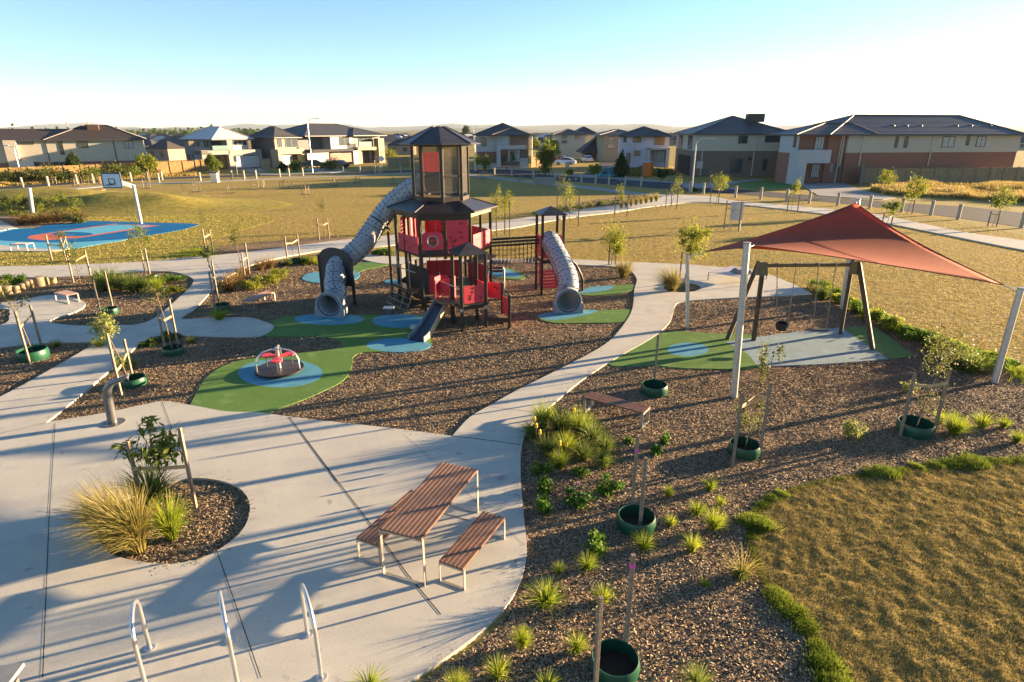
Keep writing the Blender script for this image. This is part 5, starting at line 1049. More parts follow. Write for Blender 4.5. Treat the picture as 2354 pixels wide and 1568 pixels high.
# left bed and others
gL = 'plants of the left beds'
for i, (k_, x, y, h_, l_) in enumerate((('green',255,665,42,'green grass at the left end of the leafy bed'),('green',285,668,40,'green grass left of the middle of the leafy bed'),('green',310,672,38,'green grass in the middle of the leafy bed'),('green',335,670,30,'green grass in the middle right of the leafy bed'),('olive',362,672,30,'yellow-green grass at the right of the leafy bed'),('green',235,655,34,'dark grass behind the two stakes'),
        ('rust',525,670,34,'rusty grass at the left tip of the orange shrubs'),('rust',545,655,30,'rusty grass left of the tall stakes'),('rust',560,640,26,'rusty grass beside the upper path'),('rust',600,622,24,'orange grass on the top of the planted edge'),('rust',622,618,24,'bright orange grass by the upper path'),('lime',506,738,28,'small lime plant in front of the ring by the bend'),
        ('green',385,775,0,''),('green',230,800,24,'green grass at the top of the dark bed'),('green',130,800,18,'low grass at the upper edge of the dark bed'),('green',440,790,16,'low grass in front of the sparse tree'),('green',300,850,24,'grass behind the ring at the fountain'),('green',475,595,16,'grass on the tip of the mulch strip'))):
    if h_: tussock(k_, x, y, h_*1.15, l_, gL, wf=1.2)
for x, y, h_, w_, m_, l_ in ((38,660,32,58,lf_fresh,'bright green rounded shrub behind the logs at the left edge'),(8,668,26,40,lf_mid,'green shrub cut by the left edge behind the logs'),(345,655,18,50,lf_mid,'leafy ground shrub round the small ring'),(390,650,20,60,lf_fresh,'leafy shrub at the right of the leafy bed'),(400,672,20,50,lf_yel,'yellow-green shrub low at the right of the leafy bed'),(240,668,24,40,lf_mid,'shrub behind the left stake'),
        (580,665,26,50,lf_yel,'yellow-green shrub in the middle of the orange planting'),(610,655,26,60,lf_yel,'broad yellow-green shrub before the orange grasses'),(640,640,24,50,lf_yel,'yellow-green shrub at the right of the orange planting'),(700,608,18,40,lf_mid,'low green shrub beside the upper path'),(720,608,16,40,lf_yel,'low yellow-green shrub left of the slide board'),(655,612,14,30,lf_mid,'low shrub left of the small ring'),
        (862,588,16,20,lf_fresh,'left fresh green shrub beside the loop path behind the slide'),(878,588,18,24,lf_fresh,'middle fresh green shrub beside the loop path behind the slide'),(895,588,18,20,lf_fresh,'right fresh green shrub beside the loop path behind the slide'),(390,782,16,44,lf_mid,'low shrub beside the ring left of the roundabout'),(345,795,14,30,lf_mid,'low shrub at the path edge by the shadow')):
    shrub(x, y, h_, w_, m_, l_, gL, n=int(260+w_*8), leaf=.10)
gC = 'plants of the bed beside the court'
rr = random.Random(4)
for i in range(22):
    x = 5+i*8.6+rr.uniform(-4, 4); y = rr.uniform(478, 515)
    shrub(x, y, rr.uniform(16, 30), rr.uniform(24, 40), [lf_mid, lf_olive, lf_yel, lf_dark][i % 4], f'{ORD[i]} shrub from the left in the bed behind the court', gC, n=260, leaf=.16, zb=gz(G(x,y).x, G(x,y).y))
for i in range(7): tussock('rust', 50+i*22, 517-i*1.5, 24, f'{ORD[i]} rusty grass from the left along the court edge', gC, wf=1.3)
gH = 'hedge plants along the lawn behind the swings'
P_ = smooth([(1885,668),(1925,694),(2000,735),(2060,762),(2120,785),(2180,815),(2230,835),(2290,850)], 6, False)
for i in range(25):
    p = P_[int(i*(len(P_)-1)/24)]; f_ = i/24; shrub(p.x+rr.uniform(-5, 5), p.y+rr.uniform(-4, 4), 20+f_*14, 46+f_*22, gr_lime if i % 3 else lf_fresh, f'{ORD[i]} hedge plant from the back along the lawn behind the swings', gH, n=620, leaf=.11)
for i, (x, y) in enumerate(((2200,850),(2230,860),(2255,858))): tussock('green', x, y, 55-i*6, f'{ORD[i]} dark green grass from the left at the near end of the hedge', gH, wf=1.1)
tussock('green', 1890, 690, 40, 'tall grass at the back end of the hedge', gH, wf=.9); tussock('goldup', 1873, 680, 26, 'pale grass at the tip of the concrete apron', gH)
gP = 'plants of the strip along the far path'
for i in range(12):
    x = 1235+i*17; shrub(x, 496-i*2.6+rr.uniform(-1, 3), 16, 20, [lf_mid, lf_yel, lf_dark][i % 3], f'{ORD[i]} shrub from the left in the strip along the far path', gP, n=150, leaf=.14)
for i in range(8): x = 1428+i*11.5; tussock('goldup', x, 480-i*2.2, 20, f'{ORD[i]} pale upright grass from the left in the strip along the far path', gP, wf=.8)
for i in range(5): shrub(1430+i*18, 461-i*1.2, 10, 18, lf_dark, f'{ORD[i]} dark shrub from the left at the back of the planted strip', gP, n=120, leaf=.14)

def polyblades(pts, n, hgt, wid, m, name, label):
    P = [G(*p) for p in pts]; A = np.array([(p.x, p.y) for p in P]); B = np.roll(A, -1, 0); Q_ = np.column_stack([rng.uniform(A[:,0].min(), A[:,0].max(), n), rng.uniform(A[:,1].min(), A[:,1].max(), n)]); ins = np.zeros(n, bool)
    for a, b in zip(A, B):
        c_ = ((a[1] > Q_[:,1]) != (b[1] > Q_[:,1])); ins ^= c_&(Q_[:,0] < (b[0]-a[0])*(Q_[:,1]-a[1])/(b[1]-a[1]+1e-12)+a[0])
    Q_ = Q_[ins]; n = len(Q_); a = rng.uniform(0, 2*pi, n); b = rng.uniform(0, 2*pi, n); h = hgt*rng.uniform(.3, 1.2, n)*(.3+vnoise(Q_[:,0], Q_[:,1], .5, 4)); le = h*rng.uniform(.1, .7, n)
    c = np.column_stack([Q_, np.full(n, .0)]); wv = np.column_stack([np.cos(a), np.sin(a), np.zeros(n)])*wid*.5; t_ = c+np.column_stack([np.cos(b)*le, np.sin(b)*le, h])
    tag(npmesh(name, np.stack([c-wv, c+wv, t_], 1).reshape(-1, 3), np.arange(3*n).reshape(-1, 3), m, k=3), label, 'grass', kind='stuff')
polyblades([(2000,438),(2100,427),(2354,430),(2500,433),(2500,475),(2354,466),(2150,454),(2030,447)], 90000, .7, .12, gr_lawn, 'rough_grass', 'tall rough dry grass on the empty block across the street')
polyblades([(1370,401),(1400,392),(1480,388),(1545,389),(1550,402),(1470,406),(1410,403)], 40000, .6, .15, gr_gold, 'rough_grass', 'tall straw-coloured grass on the vacant corner')
polyblades([(-60,424),(453,399),(453,404),(256,414),(-60,432)], 40000, .5, .12, gr_lawn, 'rough_grass', 'rough verge grass below the left fence')

# ============================================================ COURT FURNITURE
c = G(325,515); o = thing('basketball_hoop', 'white basketball backboard on a steel post at the blue court', 'basketball hoop', (c.x, c.y, 0))
Yb = c.y-.2; zt_ = ZY(z2(0,650)[1], c.y)
MB().tube([(0,0,0),(0,0,zt_)], .11, 10).build('pole', white_m, o, smooth=True)
bb_ = [W(*z2(a_, b_), Yb-.3)-c for a_, b_ in ((932,673),(1098,673),(1080,548),(915,548))]
sh = (bb_[0].x+bb_[3].x)/2; bx0, bx1 = sh, (bb_[1].x+bb_[2].x)/2; bz0, bz1 = (bb_[0].z+bb_[1].z)/2, (bb_[2].z+bb_[3].z)/2
MB().bar((0,0,zt_-.12), (bx1-.05,-.45,(bz0+.35)), .14, .3).build('arm', white_m, o)
b_ = MB().box((bx0,-.56,bz0),(bx1,-.50,bz1)).build('backboard', mat('backboard_white', (.52,.60,.66), .4), o); mb = MB()
for x0_, x1_, z0_, z1__ in ((bx0-.02,bx1+.02,bz1-.03,bz1+.06),(bx0-.02,bx1+.02,bz0-.05,bz0+.02),(bx0-.03,bx0+.03,bz0,bz1),(bx1-.03,bx1+.03,bz0,bz1)): mb.box((x0_,-.575,z0_),(x1_,-.485,z1__))
xm = (bx0+bx1)/2; ww, zz0, zz1 = .36*(bx1-bx0)/2.1, bz0+.22, bz0+.22+.48*(bz1-bz0)/1.15
for x0_, x1_, z0_, z1__ in ((xm-ww,xm+ww,zz1-.05,zz1),(xm-ww,xm+ww,zz0,zz0+.06),(xm-ww,xm-ww+.05,zz0,zz1),(xm+ww-.05,xm+ww,zz0,zz1)): mb.box((x0_,-.58,z0_),(x1_,-.562,z1__))
mb.build('backboard_marking', mat('marking_dark', (.03,.04,.08), .5), b_)
MB().tube([(xm+.27*cos(t), -.88+.27*sin(t), zz0-.02) for t in [2*pi*k/20 for k in range(21)]], .02, 6).build('rim', dot_m, b_)
pl = G(91,548, 0); c = G(*zc(425,740)); zt_ = ZY(z2(0,675)[1], c.y)
o = thing('sail_pole', 'white sail pole leaning in the shrubs at the left edge', 'pole', (c.x, c.y, 0)); t = W(*z2(262,678), c.y)-c; MB().tube([(0,0,0), t], .13, 12).build('shaft', white_m, o, smooth=True)
a = W(*z2(268,690), c.y)+Vector((-1.5,0,.4)); b = W(0, *(ZY and (zc(0,265)[1],)), c.y)
SL2 = thing('shade_sail', 'dark edge of another sail cut off by the left edge', 'shade sail', (0,0,0)); e0_ = W(*zc(240,322), c.y); e1_ = W(*zc(-60,262), c.y); e2_ = W(*zc(-400,150), c.y+5)
MB().prism([e0_, e1_, e2_+Vector((-3,0,0)), e1_+Vector((-4,2,.2))], (0,0,.02)).build('fabric', mat('sail_dark', (.08,.015,.012), .8), SL2)

# ============================================================ HOUSES
roof_dark = mat('roof_tile_dark', (.045, .045, .050), .5, var=.25, scale=4, bump=.03, bscale=6)
roof_brown = mat('roof_tile_brown', (.05, .038, .032), .6, var=.25, scale=4, bump=.03, bscale=6)
roof_pale = mat('roof_tile_pale', (.50, .48, .48), .5, var=.08, scale=3, bump=.02, bscale=6)
for m_ in (roof_dark, roof_brown, roof_pale):
    n, l = nodes_of(m_); tx = [q for q in n if q.type == 'TEX_COORD'][0]; wv = n.new('ShaderNodeTexWave'); wv.bands_direction = 'Z'; wv.inputs['Scale'].default_value = 1.9; l.new(tx.outputs['Object'], wv.inputs['Vector'])
    rr_ = n.new('ShaderNodeMapRange'); rr_.inputs[1].default_value = .55; rr_.inputs[2].default_value = .95; rr_.inputs[4].default_value = .55; l.new(wv.outputs[1], rr_.inputs[0]); mixcol(m_, rr_.outputs[0], (.02, .02, .022) if m_ is not roof_pale else (.36, .34, .34)); bp = [q for q in n if q.type == 'BUMP'][0]; l.new(wv.outputs[1], bp.inputs['Height']); bp.inputs['Distance'].default_value = .06
w_cream = mat('render_cream', (.43, .395, .32), .85, var=.06, scale=1); w_white = mat('render_white', (.38, .38, .385), .85, var=.05, scale=1); w_tan = mat('render_tan', (.30, .25, .17), .85, var=.08, scale=1); w_grey = mat('render_grey', (.22, .215, .205), .85, var=.05, scale=1)
def brick(name, a, b):
    m = mat(name, a, .9, var=.1); n, l = nodes_of(m); tx = [q for q in n if q.type == 'TEX_COORD'][0]; sp = n.new('ShaderNodeSeparateXYZ'); cb = n.new('ShaderNodeCombineXYZ'); ad = n.new('ShaderNodeMath'); l.new(tx.outputs['Object'], sp.inputs[0]); l.new(sp.outputs[0], ad.inputs[0]); l.new(sp.outputs[1], ad.inputs[1]); l.new(ad.outputs[0], cb.inputs[0]); l.new(sp.outputs[2], cb.inputs[1])
    br = n.new('ShaderNodeTexBrick'); br.inputs['Scale'].default_value = 4.; br.inputs['Color1'].default_value = (*a, 1); br.inputs['Color2'].default_value = (*b, 1); br.inputs['Mortar'].default_value = (.28, .25, .22, 1); br.inputs['Mortar Size'].default_value = .012; l.new(cb.outputs[0], br.inputs[0])
    l.new(br.outputs[0], n['Principled BSDF'].inputs['Base Color']); return m
b_brown = brick('brick_brown', (.12, .085, .065), (.17, .12, .09)); b_red = brick('brick_red', (.19, .075, .045), (.26, .105, .065)); b_tan = brick('brick_tan', (.20, .16, .12), (.26, .20, .15))
gls = mat('window_glass', (.05, .065, .075), .08, var=.1, spec=.8); gls2 = mat('window_curtained', (.35, .37, .38), .3, var=.25, scale=3)
wfr = mat('window_frame_dark', (.05, .045, .04), .5); gutter = mat('gutter', (.06, .06, .065), .5); pipe_m = mat('downpipe', (.48, .44, .36), .6); gar_w = mat('garage_white', (.42, .41, .40), .6, var=.04); gar_b = mat('garage_brown', (.16, .08, .05), .6); door_m = mat('timber_door', (.34, .17, .06), .6, var=.25); conc_dk = mat('bin_grey', (.12, .12, .12), .6)
class House:
    def __init__(s, name, label, p0, p1, Y=None, ang=None, kscale=1.):
        a = G(*p0); b = G(*p1)
        if Y: a = W(p0[0], p0[1], Y); a.z = 0; b = W(p1[0], p1[1], Y if ang is None else Y); b.z = 0
        if ang is not None and not Y: pass
        s.o = a.copy(); d = (b-a); s.L = d.length; s.ang = math.atan2(d.y, d.x) if ang is None else rad(ang); s.u = Vector((cos(s.ang), sin(s.ang), 0)); s.v = Vector((-sin(s.ang), cos(s.ang), 0))
        s.t = thing(name, label, 'house', (a.x, a.y, 0), s.ang); s.parts = {}
    def f(s, x, y, v=0.):                      # pixel -> (u, z) on the plane v metres behind the facade
        r = Vector(ray(x, y)); o = s.o+s.v*v; t = (o.x*s.v.x+o.y*s.v.y)/(r.x*s.v.x+r.y*s.v.y); p = Vector((r.x*t, r.y*t, H+r.z*t)); return ((p-s.o).dot(s.u), p.z)
    def block(s, u0, u1, v0, v1, z0, z1_, m, nm='wall'): return MB().box((u0, v0, z0), (u1, v1, z1_)).build(nm, m, s.t)
    def fs(s, x, y, u=0.):                     # pixel -> (v, z) on the side plane at u
        r = Vector(ray(x, y)); o = s.o+s.u*u; t = (o.x*s.u.x+o.y*s.u.y)/(r.x*s.u.x+r.y*s.u.y); p = Vector((r.x*t, r.y*t, H+r.z*t)); return ((p-s.o).dot(s.v), p.z)
    def wins(s, pa, pb, u=0, m=None):          # window in the left side wall
        (v0, z0), (v1, z1_) = s.fs(*pa, u), s.fs(*pb, u); v0, v1 = min(v0, v1), max(v0, v1); z0, z1_ = min(z0, z1_), max(z0, z1_); mb = MB(); w_ = .07
        mb.box((u-.06, v0-w_, z0-w_), (u+.02, v0, z1_+w_)); mb.box((u-.06, v1, z0-w_), (u+.02, v1+w_, z1_+w_)); mb.box((u-.06, v0, z0-w_), (u+.02, v1, z0)); mb.box((u-.06, v0, z1_), (u+.02, v1, z1_+w_))
        o = mb.build('window', wfr, s.t); MB().box((u-.025, v0, z0), (u+.01, v1, z1_)).build('pane', m or gls, o); return o
    def wall(s, pa, pb, m, depth=9, v=0, nm='wall'):
        (u0, z0), (u1, z1_) = s.f(*pa, v), s.f(*pb, v); return MB().box((u0, v, max(-.2, min(z0, z1_))), (u1, v+depth, max(z0, z1_))).build(nm, m, s.t)
    def hip(s, u0, u1, v0, v1, z, rz, m, ov_=.5, r0=None, r1=None, nm='roof'):
        u0 -= ov_; u1 += ov_; v0 -= ov_; v1 += ov_; Lu, Lv = u1-u0, v1-v0; c = .28; vm = (v0+v1)/2; um = (u0+u1)/2
        if Lu >= Lv: R = [(u0+Lv/2 if r0 is None else r0, vm, rz), (u1-Lv/2 if r1 is None else r1, vm, rz)]
        else: R = [(um, v0+Lu/2, rz), (um, v1-Lu/2, rz)]
        E = [(u0,v0,z), (u1,v0,z), (u1,v1,z), (u0,v1,z)]; mb = MB()
        if Lu >= Lv: mb.add(E+R, [(0,1,5,4), (2,3,4,5), (1,2,5), (3,0,4), (3,2,1,0)])
        else: mb.add(E+R, [(0,1,4), (2,3,5), (1,2,5,4), (3,0,4,5), (3,2,1,0)])
        o = mb.build(nm, m, s.t); g = MB()
        for i in range(4): g.bar(Vector(E[i])+Vector((0,0,-.06)), Vector(E[(i+1)%4])+Vector((0,0,-.06)), .12, .16)
        g.build('gutter', gutter, o); rb = MB()
        pr = [(0,4),(3,4),(1,5),(2,5),(4,5)] if Lu >= Lv else [(0,4),(1,4),(2,5),(3,5),(4,5)]
        A = E+R
        for i, j in pr: rb.bar(Vector(A[i])+Vector((0,0,.03)), Vector(A[j])+Vector((0,0,.03)), .2, .08)
        rb.build('ridge_cap', mat('ridge_cap', (.09,.08,.075), .55) if m is not roof_pale else mat('ridge_pale', (.6,.55,.5), .5), o); return o
    def win(s, pa, pb, v=0, m=None, nm='window', mull=1, fm=None):
        (u0, z0), (u1, z1_) = s.f(*pa, v), s.f(*pb, v); z0, z1_ = min(z0, z1_), max(z0, z1_); return s.winr(u0, u1, z0, z1_, v, m, nm, mull, fm)
    def winr(s, u0, u1, z0, z1_, v=0, m=None, nm='window', mull=1, fm=None):
        w_ = .07; mb = MB(); y0, y1 = v-.06, v+.02
        mb.box((u0-w_, y0, z0-w_), (u0, y1, z1_+w_)); mb.box((u1, y0, z0-w_), (u1+w_, y1, z1_+w_)); mb.box((u0, y0, z0-w_), (u1, y1, z0)); mb.box((u0, y0, z1_), (u1, y1, z1_+w_))
        for i in range(1, mull+1): x = u0+(u1-u0)*i/(mull+1); mb.box((x-.03, y0+.01, z0), (x+.03, y1, z1_))
        o = mb.build(nm, fm or wfr, s.t); MB().box((u0, v-.025, z0), (u1, v+.01, z1_)).build('pane', m or gls, o); return o
    def garage(s, pa, pb, v, m):
        (u0, z0), (u1, z1_) = s.f(*pa, v), s.f(*pb, v); mb = MB(); z0, z1_ = max(0, min(z0, z1_)), max(z0, z1_); n_ = 5
        for i in range(n_): mb.box((u0, v-.05, z0+(z1_-z0)*i/n_+.02), (u1, v+.02, z0+(z1_-z0)*(i+1)/n_))
        return mb.build('garage_door', m, s.t)
    def pipe(s, px, ya, yb, v=0, m=None):
        u, z0 = s.f(px, ya, v); _, z1_ = s.f(px, yb, v); return MB().box((u-.06, v-.10, max(0, z1_)), (u+.06, v, z0)).build('downpipe', m or pipe_m, s.t)
def zA(a, b): return za(a, b)
# left house (long side)
h = House('house', 'long two-storey cream house with dark hipped roof at the left edge', (3, 399.6), (329, 391)); e = h.f(*za(1000, 522))[1]; uR = h.f(*za(2140, 560))[0]; bz = h.f(*za(1000, 850))[1]
h.block(-14, uR, 0, 10, bz, e, w_cream); h.block(-14, uR+.01, .05, 9.9, -.2, bz, b_red); h.block(*[h.f(*za(a_, 600))[0] for a_ in (60, 250)], -.6, .3, h.f(*za(150, 930))[1], e-.02, w_cream)
rz = h.f(*za(1300, 300), 5)[1]; h.hip(-14, uR, 0, 10, e, h.f(*za(300, 362), 5)[1], roof_brown); h.hip(h.f(*za(700, 500))[0], uR, -.02, 10.2, e+.01, rz, roof_brown)
for a_, b_ in (((235,540),(500,585)), ((870,545),(965,740)), ((1165,545),(1320,635)), ((1855,545),(1995,640))): h.win(za(*a_), za(*b_), mull=1, m=gls if a_[0] < 1500 else gls2)
for p in (640, 1660): h.pipe(za(p+30, 0)[0], za(0, 530)[1], za(0, 900)[1], m=gutter)
h.win(za(480,862), za(585,915), m=gls); h.win(za(800,860), za(945,905), m=gls)
u, z = h.f(*za(400, 880), -.5); h.block(u-.9, u+.9, -.7, 0, z-.7, z+.4, mat('aircon', (.55,.52,.44), .6), 'air_conditioner')
for a_ in (1010, 1325): u, z = h.f(*za(a_, 330), 5); h.block(u-.12, u+.12, 5, 5.25, z-.8, z+.9, white_m, 'flue')
u, z = h.f(*za(1390, 340), 3.5); MB().box((u-.9, 3, z-1), (u+.9, 4.6, z+.5)).build('evaporative_cooler', mat('cooler_brown', (.07,.04,.03), .7), h.t, bevel=.1)
# white-roofed house
h = House('house', 'white two-storey house with pale tiled roof', zb(785, 990), zb(1680, 945)); F = lambda a_, b_, v=0: h.f(*zb(a_, b_), v)
e = F(1250,515)[1]; uL, uM, uR = F(785,800)[0], F(1180,600)[0], F(1520,600)[0]; ub = F(895,600,2.5)[0]; vb = h.fs(*zb(520,600), ub)[0]; h.block(ub, uR, 2.5, vb, -.2, e, w_grey); h.block(uM, uR, 1.2, 3, -.2, e, w_white)
h.hip(ub, uR+.3, 1.0, vb, e, F(1040, 325, 5)[1], roof_pale, ov_=.6)
for q in ((585,615,660,540), (820,630,870,540), (700,610,730,550), (560,800,590,750), (640,800,670,750), (735,820,760,765)): h.wins(zb(q[0],q[1]), zb(q[2],q[3]), ub)
c1_, z1b = F(1180, 740); h.block(uL, uL+1.1, 0, 3, -.2, F(800,680)[1], w_grey); h.block(uM-.3, F(1250,700)[0], 0, 3, -.2, e-.1, w_grey); h.block(uL, uM, 0, 3, F(1000,745)[1], F(1000,680)[1], w_grey, 'balcony'); h.block(F(1250,700)[0], F(1670,700)[0], 0, 4, F(1400,755)[1], F(1400,670)[1], w_grey); h.block(F(1630,700)[0], F(1670,700)[0], -.01, 4, -.2, F(1400,755)[1], w_grey)
h.garage(zb(1290,945), zb(1635,757), .3, gar_w); h.win(zb(1075,945), zb(1185,752), 1.0, door_m, 'front_door'); h.win(zb(1250,603), zb(1440,522), 1.15, gls, mull=2, fm=white_m)
h.win(zb(935,665), zb(1110,530), 2.4, gls, mull=2)
h.block(F(940,670)[0], uM, -.02, .02, F(1000,675)[1], F(1000,610)[1], mat('balustrade_glass', (.25,.38,.38), .1, alpha=.5), 'balustrade')
# tan dark-roofed house
h = House('house', 'tan two-storey house with dark roof and deep porch', zb(1915, 950), zb(2310, 925)); F = lambda a_, b_, v=0: h.f(*zb(a_, b_), v)
e = F(2000,488)[1]; u0, u1 = F(1860,600)[0], F(2255,600)[0]; u0 = F(1860,600,1.5)[0]; vb = min(20, h.fs(*zb(1515,600), u0)[0]); h.block(u0, u1, 1.5, vb, -.2, e, mat('render_slate', (.10,.10,.11), .8)); h.block(u0-.02, u1+.02, 1.3, 1.6, -.2, e, w_tan); h.hip(u0, u1+.4, 1.2, vb, e, F(1700,322,vb*.6)[1], roof_dark); h.hip(u0-.2, u1+.5, 1.0, 8, e+.02, F(1930,365,4)[1], roof_dark)
h.block(F(1915,700)[0], F(1960,700)[0], 0, 2, -.2, F(2000,665)[1], w_tan); h.block(F(2265,700)[0], F(2310,700)[0], 0, 2, -.2, F(2000,665)[1], w_tan); h.block(F(1960,700)[0], F(2265,700)[0], 0, 2, F(2000,740)[1], F(2000,665)[1], w_tan, 'porch_beam')
h.win(zb(1925,630), zb(1960,500), 1.25); h.win(zb(2040,632), zb(2190,500), 1.25, mull=1); h.win(zb(1980,900), zb(2105,755), 1.25, gls2, mull=2); h.win(zb(2165,930), zb(2210,745), 1.25, mat('red_door', (.2,.05,.03), .5), 'front_door')
# grey white house with balcony and two garages
h = House('house', 'grey and white two-storey house with balcony and brown garage', zt(655, 487), zt(1260, 452)); F = lambda a_, b_, v=0: h.f(*zt(a_, b_), v)
e = F(1000,240,1.5)[1]; u0, um, u1 = F(680,300)[0], F(870,300)[0], F(1270,300)[0]; h.block(u0, um+.5, 4, 15, -.2, e, mat('render_darkgrey', (.13,.13,.14), .8)); h.block(um, F(1045,300)[0], 1.5, 15, -.2, e, w_white); h.block(F(1045,300)[0], u1, 2, 15, -.2, e, w_grey)
h.hip(u0, u1, 1.6, 15, e, F(980,148,8)[1], roof_dark); h.hip(F(1030,300)[0], u1-.2, .6, 9, e+.02, F(1090,180,4)[1], roof_dark)
h.block(u0, F(1015,400)[0], 0, 3.4, F(800,370)[1], F(800,350)[1], roof_dark, 'garage_roof'); h.block(u0, F(830,400)[0], .4, 3, -.2, F(800,370)[1], w_grey); h.block(F(1010,400)[0], F(1045,400)[0], 0, 3, -.2, F(1000,360)[1], w_white)
h.garage(zt(655,480), zt(800,378), .3, gar_w); h.garage(zt(832,455), zt(1008,375), .3, gar_b)
h.win(zt(905,318), zt(972,250), 1.45); h.win(zt(1055,325), zt(1152,248), 1.95, mull=2); h.block(F(1045,340)[0], F(1190,340)[0], 0, 2.2, F(1100,355)[1], F(1100,332)[1], w_tan, 'balcony'); h.block(F(1055,330)[0], F(1155,330)[0], 0, .05, F(1100,330)[1], F(1100,288)[1], mat('balustrade_glass', (.25,.38,.38), .1), 'balustrade')
h.block(F(1200,300)[0], F(1245,300)[0], -.2, 1.2, -.2, F(1200,262)[1], w_tan, 'feature_column'); h.win(zt(1075,460), zt(1125,360), 1.95, wfr, 'front_door'); h.block(F(1045,400)[0], F(1075,400)[0], .1, 2, -.2, F(1100,355)[1], w_tan); h.win(zt(1160,430), zt(1190,362), 1.95)
h.block(F(1275,400)[0], F(1330,400)[0], 5, 14, -.2, 3, b_tan); h.hip(F(1275,400)[0], F(1340,400)[0], 5, 14, 3, 5, roof_dark)
# brown and white house right of the cabin
h = House('house', 'blue-white and brown two-storey house right of the tower cabin', (1087, 386), (1221, 386)); F = lambda a_, b_, v=0: h.f(*zm(a_, b_), v)
e = F(400,235,.5)[1]; u0, um, u1 = F(205,300)[0], F(375,300)[0], F(620,300)[0]; h.block(u0, um, 1.5, 14, -.2, e, w_white); h.block(um, u1, .5, 14, -.2, e, b_brown); h.block(um-.02, F(470,300)[0], .48, 3, F(400,320)[1], e-.02, w_white)
h.hip(u0, u1, .5, 14, e, F(405,143,7)[1], roof_dark); h.hip(um-.5, u1+.1, -.1, 8, e+.02, F(470,180,3)[1], roof_dark)
h.block(F(370,340)[0], F(596,340)[0], -1.2, .6, F(400,348)[1], F(400,320)[1], w_white, 'porch_beam'); h.block(F(370,340)[0], F(400,340)[0], -1.2, .6, -.2, F(400,348)[1], w_white, 'porch_wall')
h.win(zm(250,320), zm(280,248), 1.45); h.win(zm(400,306), zm(462,240), .45, gls2, mull=1, fm=mat('teal_frame', (.05,.25,.27), .4)); h.garage(zm(210,455), zm(362,368), 1.3, gar_b); h.win(zm(405,440), zm(440,352), .45); h.win(zm(455,445), zm(550,352), .45, gls2, mull=3); h.block(F(550,340)[0], F(615,340)[0], .45, .6, -.2, F(500,418)[1], w_white)
# two houses up the side street
h = House('house', 'pale house with dark roof up the side street', (1270, 362), (1385, 362)); F = lambda a_, b_, v=0: h.f(*zm(a_, b_), v)
e = F(950,232)[1]; h.block(F(830,250)[0], F(1060,250)[0], 0, 12, 0, e, w_cream); h.block(F(1060,250)[0], F(1150,250)[0], 3, 12, 0, e, w_cream); h.hip(F(820,250)[0], F(1060,250)[0], 0, 12, e, F(940,190,6)[1], roof_dark); h.hip(F(980,250)[0], F(1170,250)[0], 3, 14, e+.05, F(1030,172,8)[1], roof_dark)
for a_ in ((880,262,920,238), (985,265,1020,240), (880,300,920,280)): h.win(zm(a_[0], a_[1]), zm(a_[2], a_[3]))
h.hip(F(1000,250)[0], F(1250,250)[0], -14, -4, F(1000,330,-9)[1]*.6, F(1100,240,-9)[1], roof_dark); h.block(F(1030,250)[0], F(1220,250)[0], -13, -5, 0, F(1000,330,-9)[1]*.6, b_brown)
h = House('house', 'dark-roofed two-storey house behind the white-wrapped one', (1375, 372), (1460, 372)); F = lambda a_, b_, v=0: h.f(*zm(a_, b_), v)
e = F(1300,236)[1]; h.block(F(1210,250)[0], F(1500,250)[0], 0, 12, 0, e, w_tan); h.hip(F(1190,250)[0], F(1500,250)[0], 0, 14, e, F(1300,192,7)[1], roof_dark); h.win(zm(1250,275), zm(1290,250)); h.win(zm(1240,340), zm(1290,310), m=gls)
# house wrapped in white, under construction
h = House('house', 'unfinished two-storey house wrapped in white sheet with bare openings', (1438, 390), (1548, 391)); F = lambda a_, b_, v=0: h.f(*zm(a_, b_), v); wrap = mat('house_wrap', (.52,.48,.56), .6, var=.14, scale=.9)
e = F(1500,245)[1]; u0, u1 = F(1335,300)[0], F(1728,300)[0]; h.block(u0, u1, 1.5, 12, 0, e, wrap); h.hip(u0, u1, 1.2, 13, e, F(1530,170,7)[1], roof_dark); h.hip(F(1520,300)[0], u1, .4, 8, e+.02, F(1610,195,4)[1], roof_dark)
for a_ in ((1365,292,1385,252), (1440,290,1500,258), (1610,310,1685,252), (1385,455,1420,380), (1445,395,1495,362)): h.win(zm(a_[0], a_[1]), zm(a_[2], a_[3]), 1.45, mat('bare_frame', (.45,.28,.12), .8) if a_[0] != 1365 else gls, mull=4)
h.block(F(1550,300)[0], F(1580,300)[0], -.4, 1.6, 0, F(1600,340)[1], w_white, 'porch_wall'); h.block(F(1705,300)[0], F(1730,300)[0], -.4, 1.6, 0, F(1600,340)[1], w_white, 'porch_wall'); h.block(F(1550,300)[0], F(1730,300)[0], -.4, 1.6, F(1600,352)[1], F(1600,335)[1], w_white, 'porch_beam'); h.win(zm(1600,445), zm(1690,358), 1.45, gls2, mull=3)
sc_b = MB()
for i in range(6): u = u0+(F(1450,300)[0]-u0)*i/5; sc_b.tube([(u, .6, 0), (u, .6, e*.78)], .04, 5)
for z in (e*.45, e*.75): sc_b.bar((u0, .6, z), (F(1450,300)[0], .6, z), .05)
sc_b.build('scaffold', frame_m, h.t)
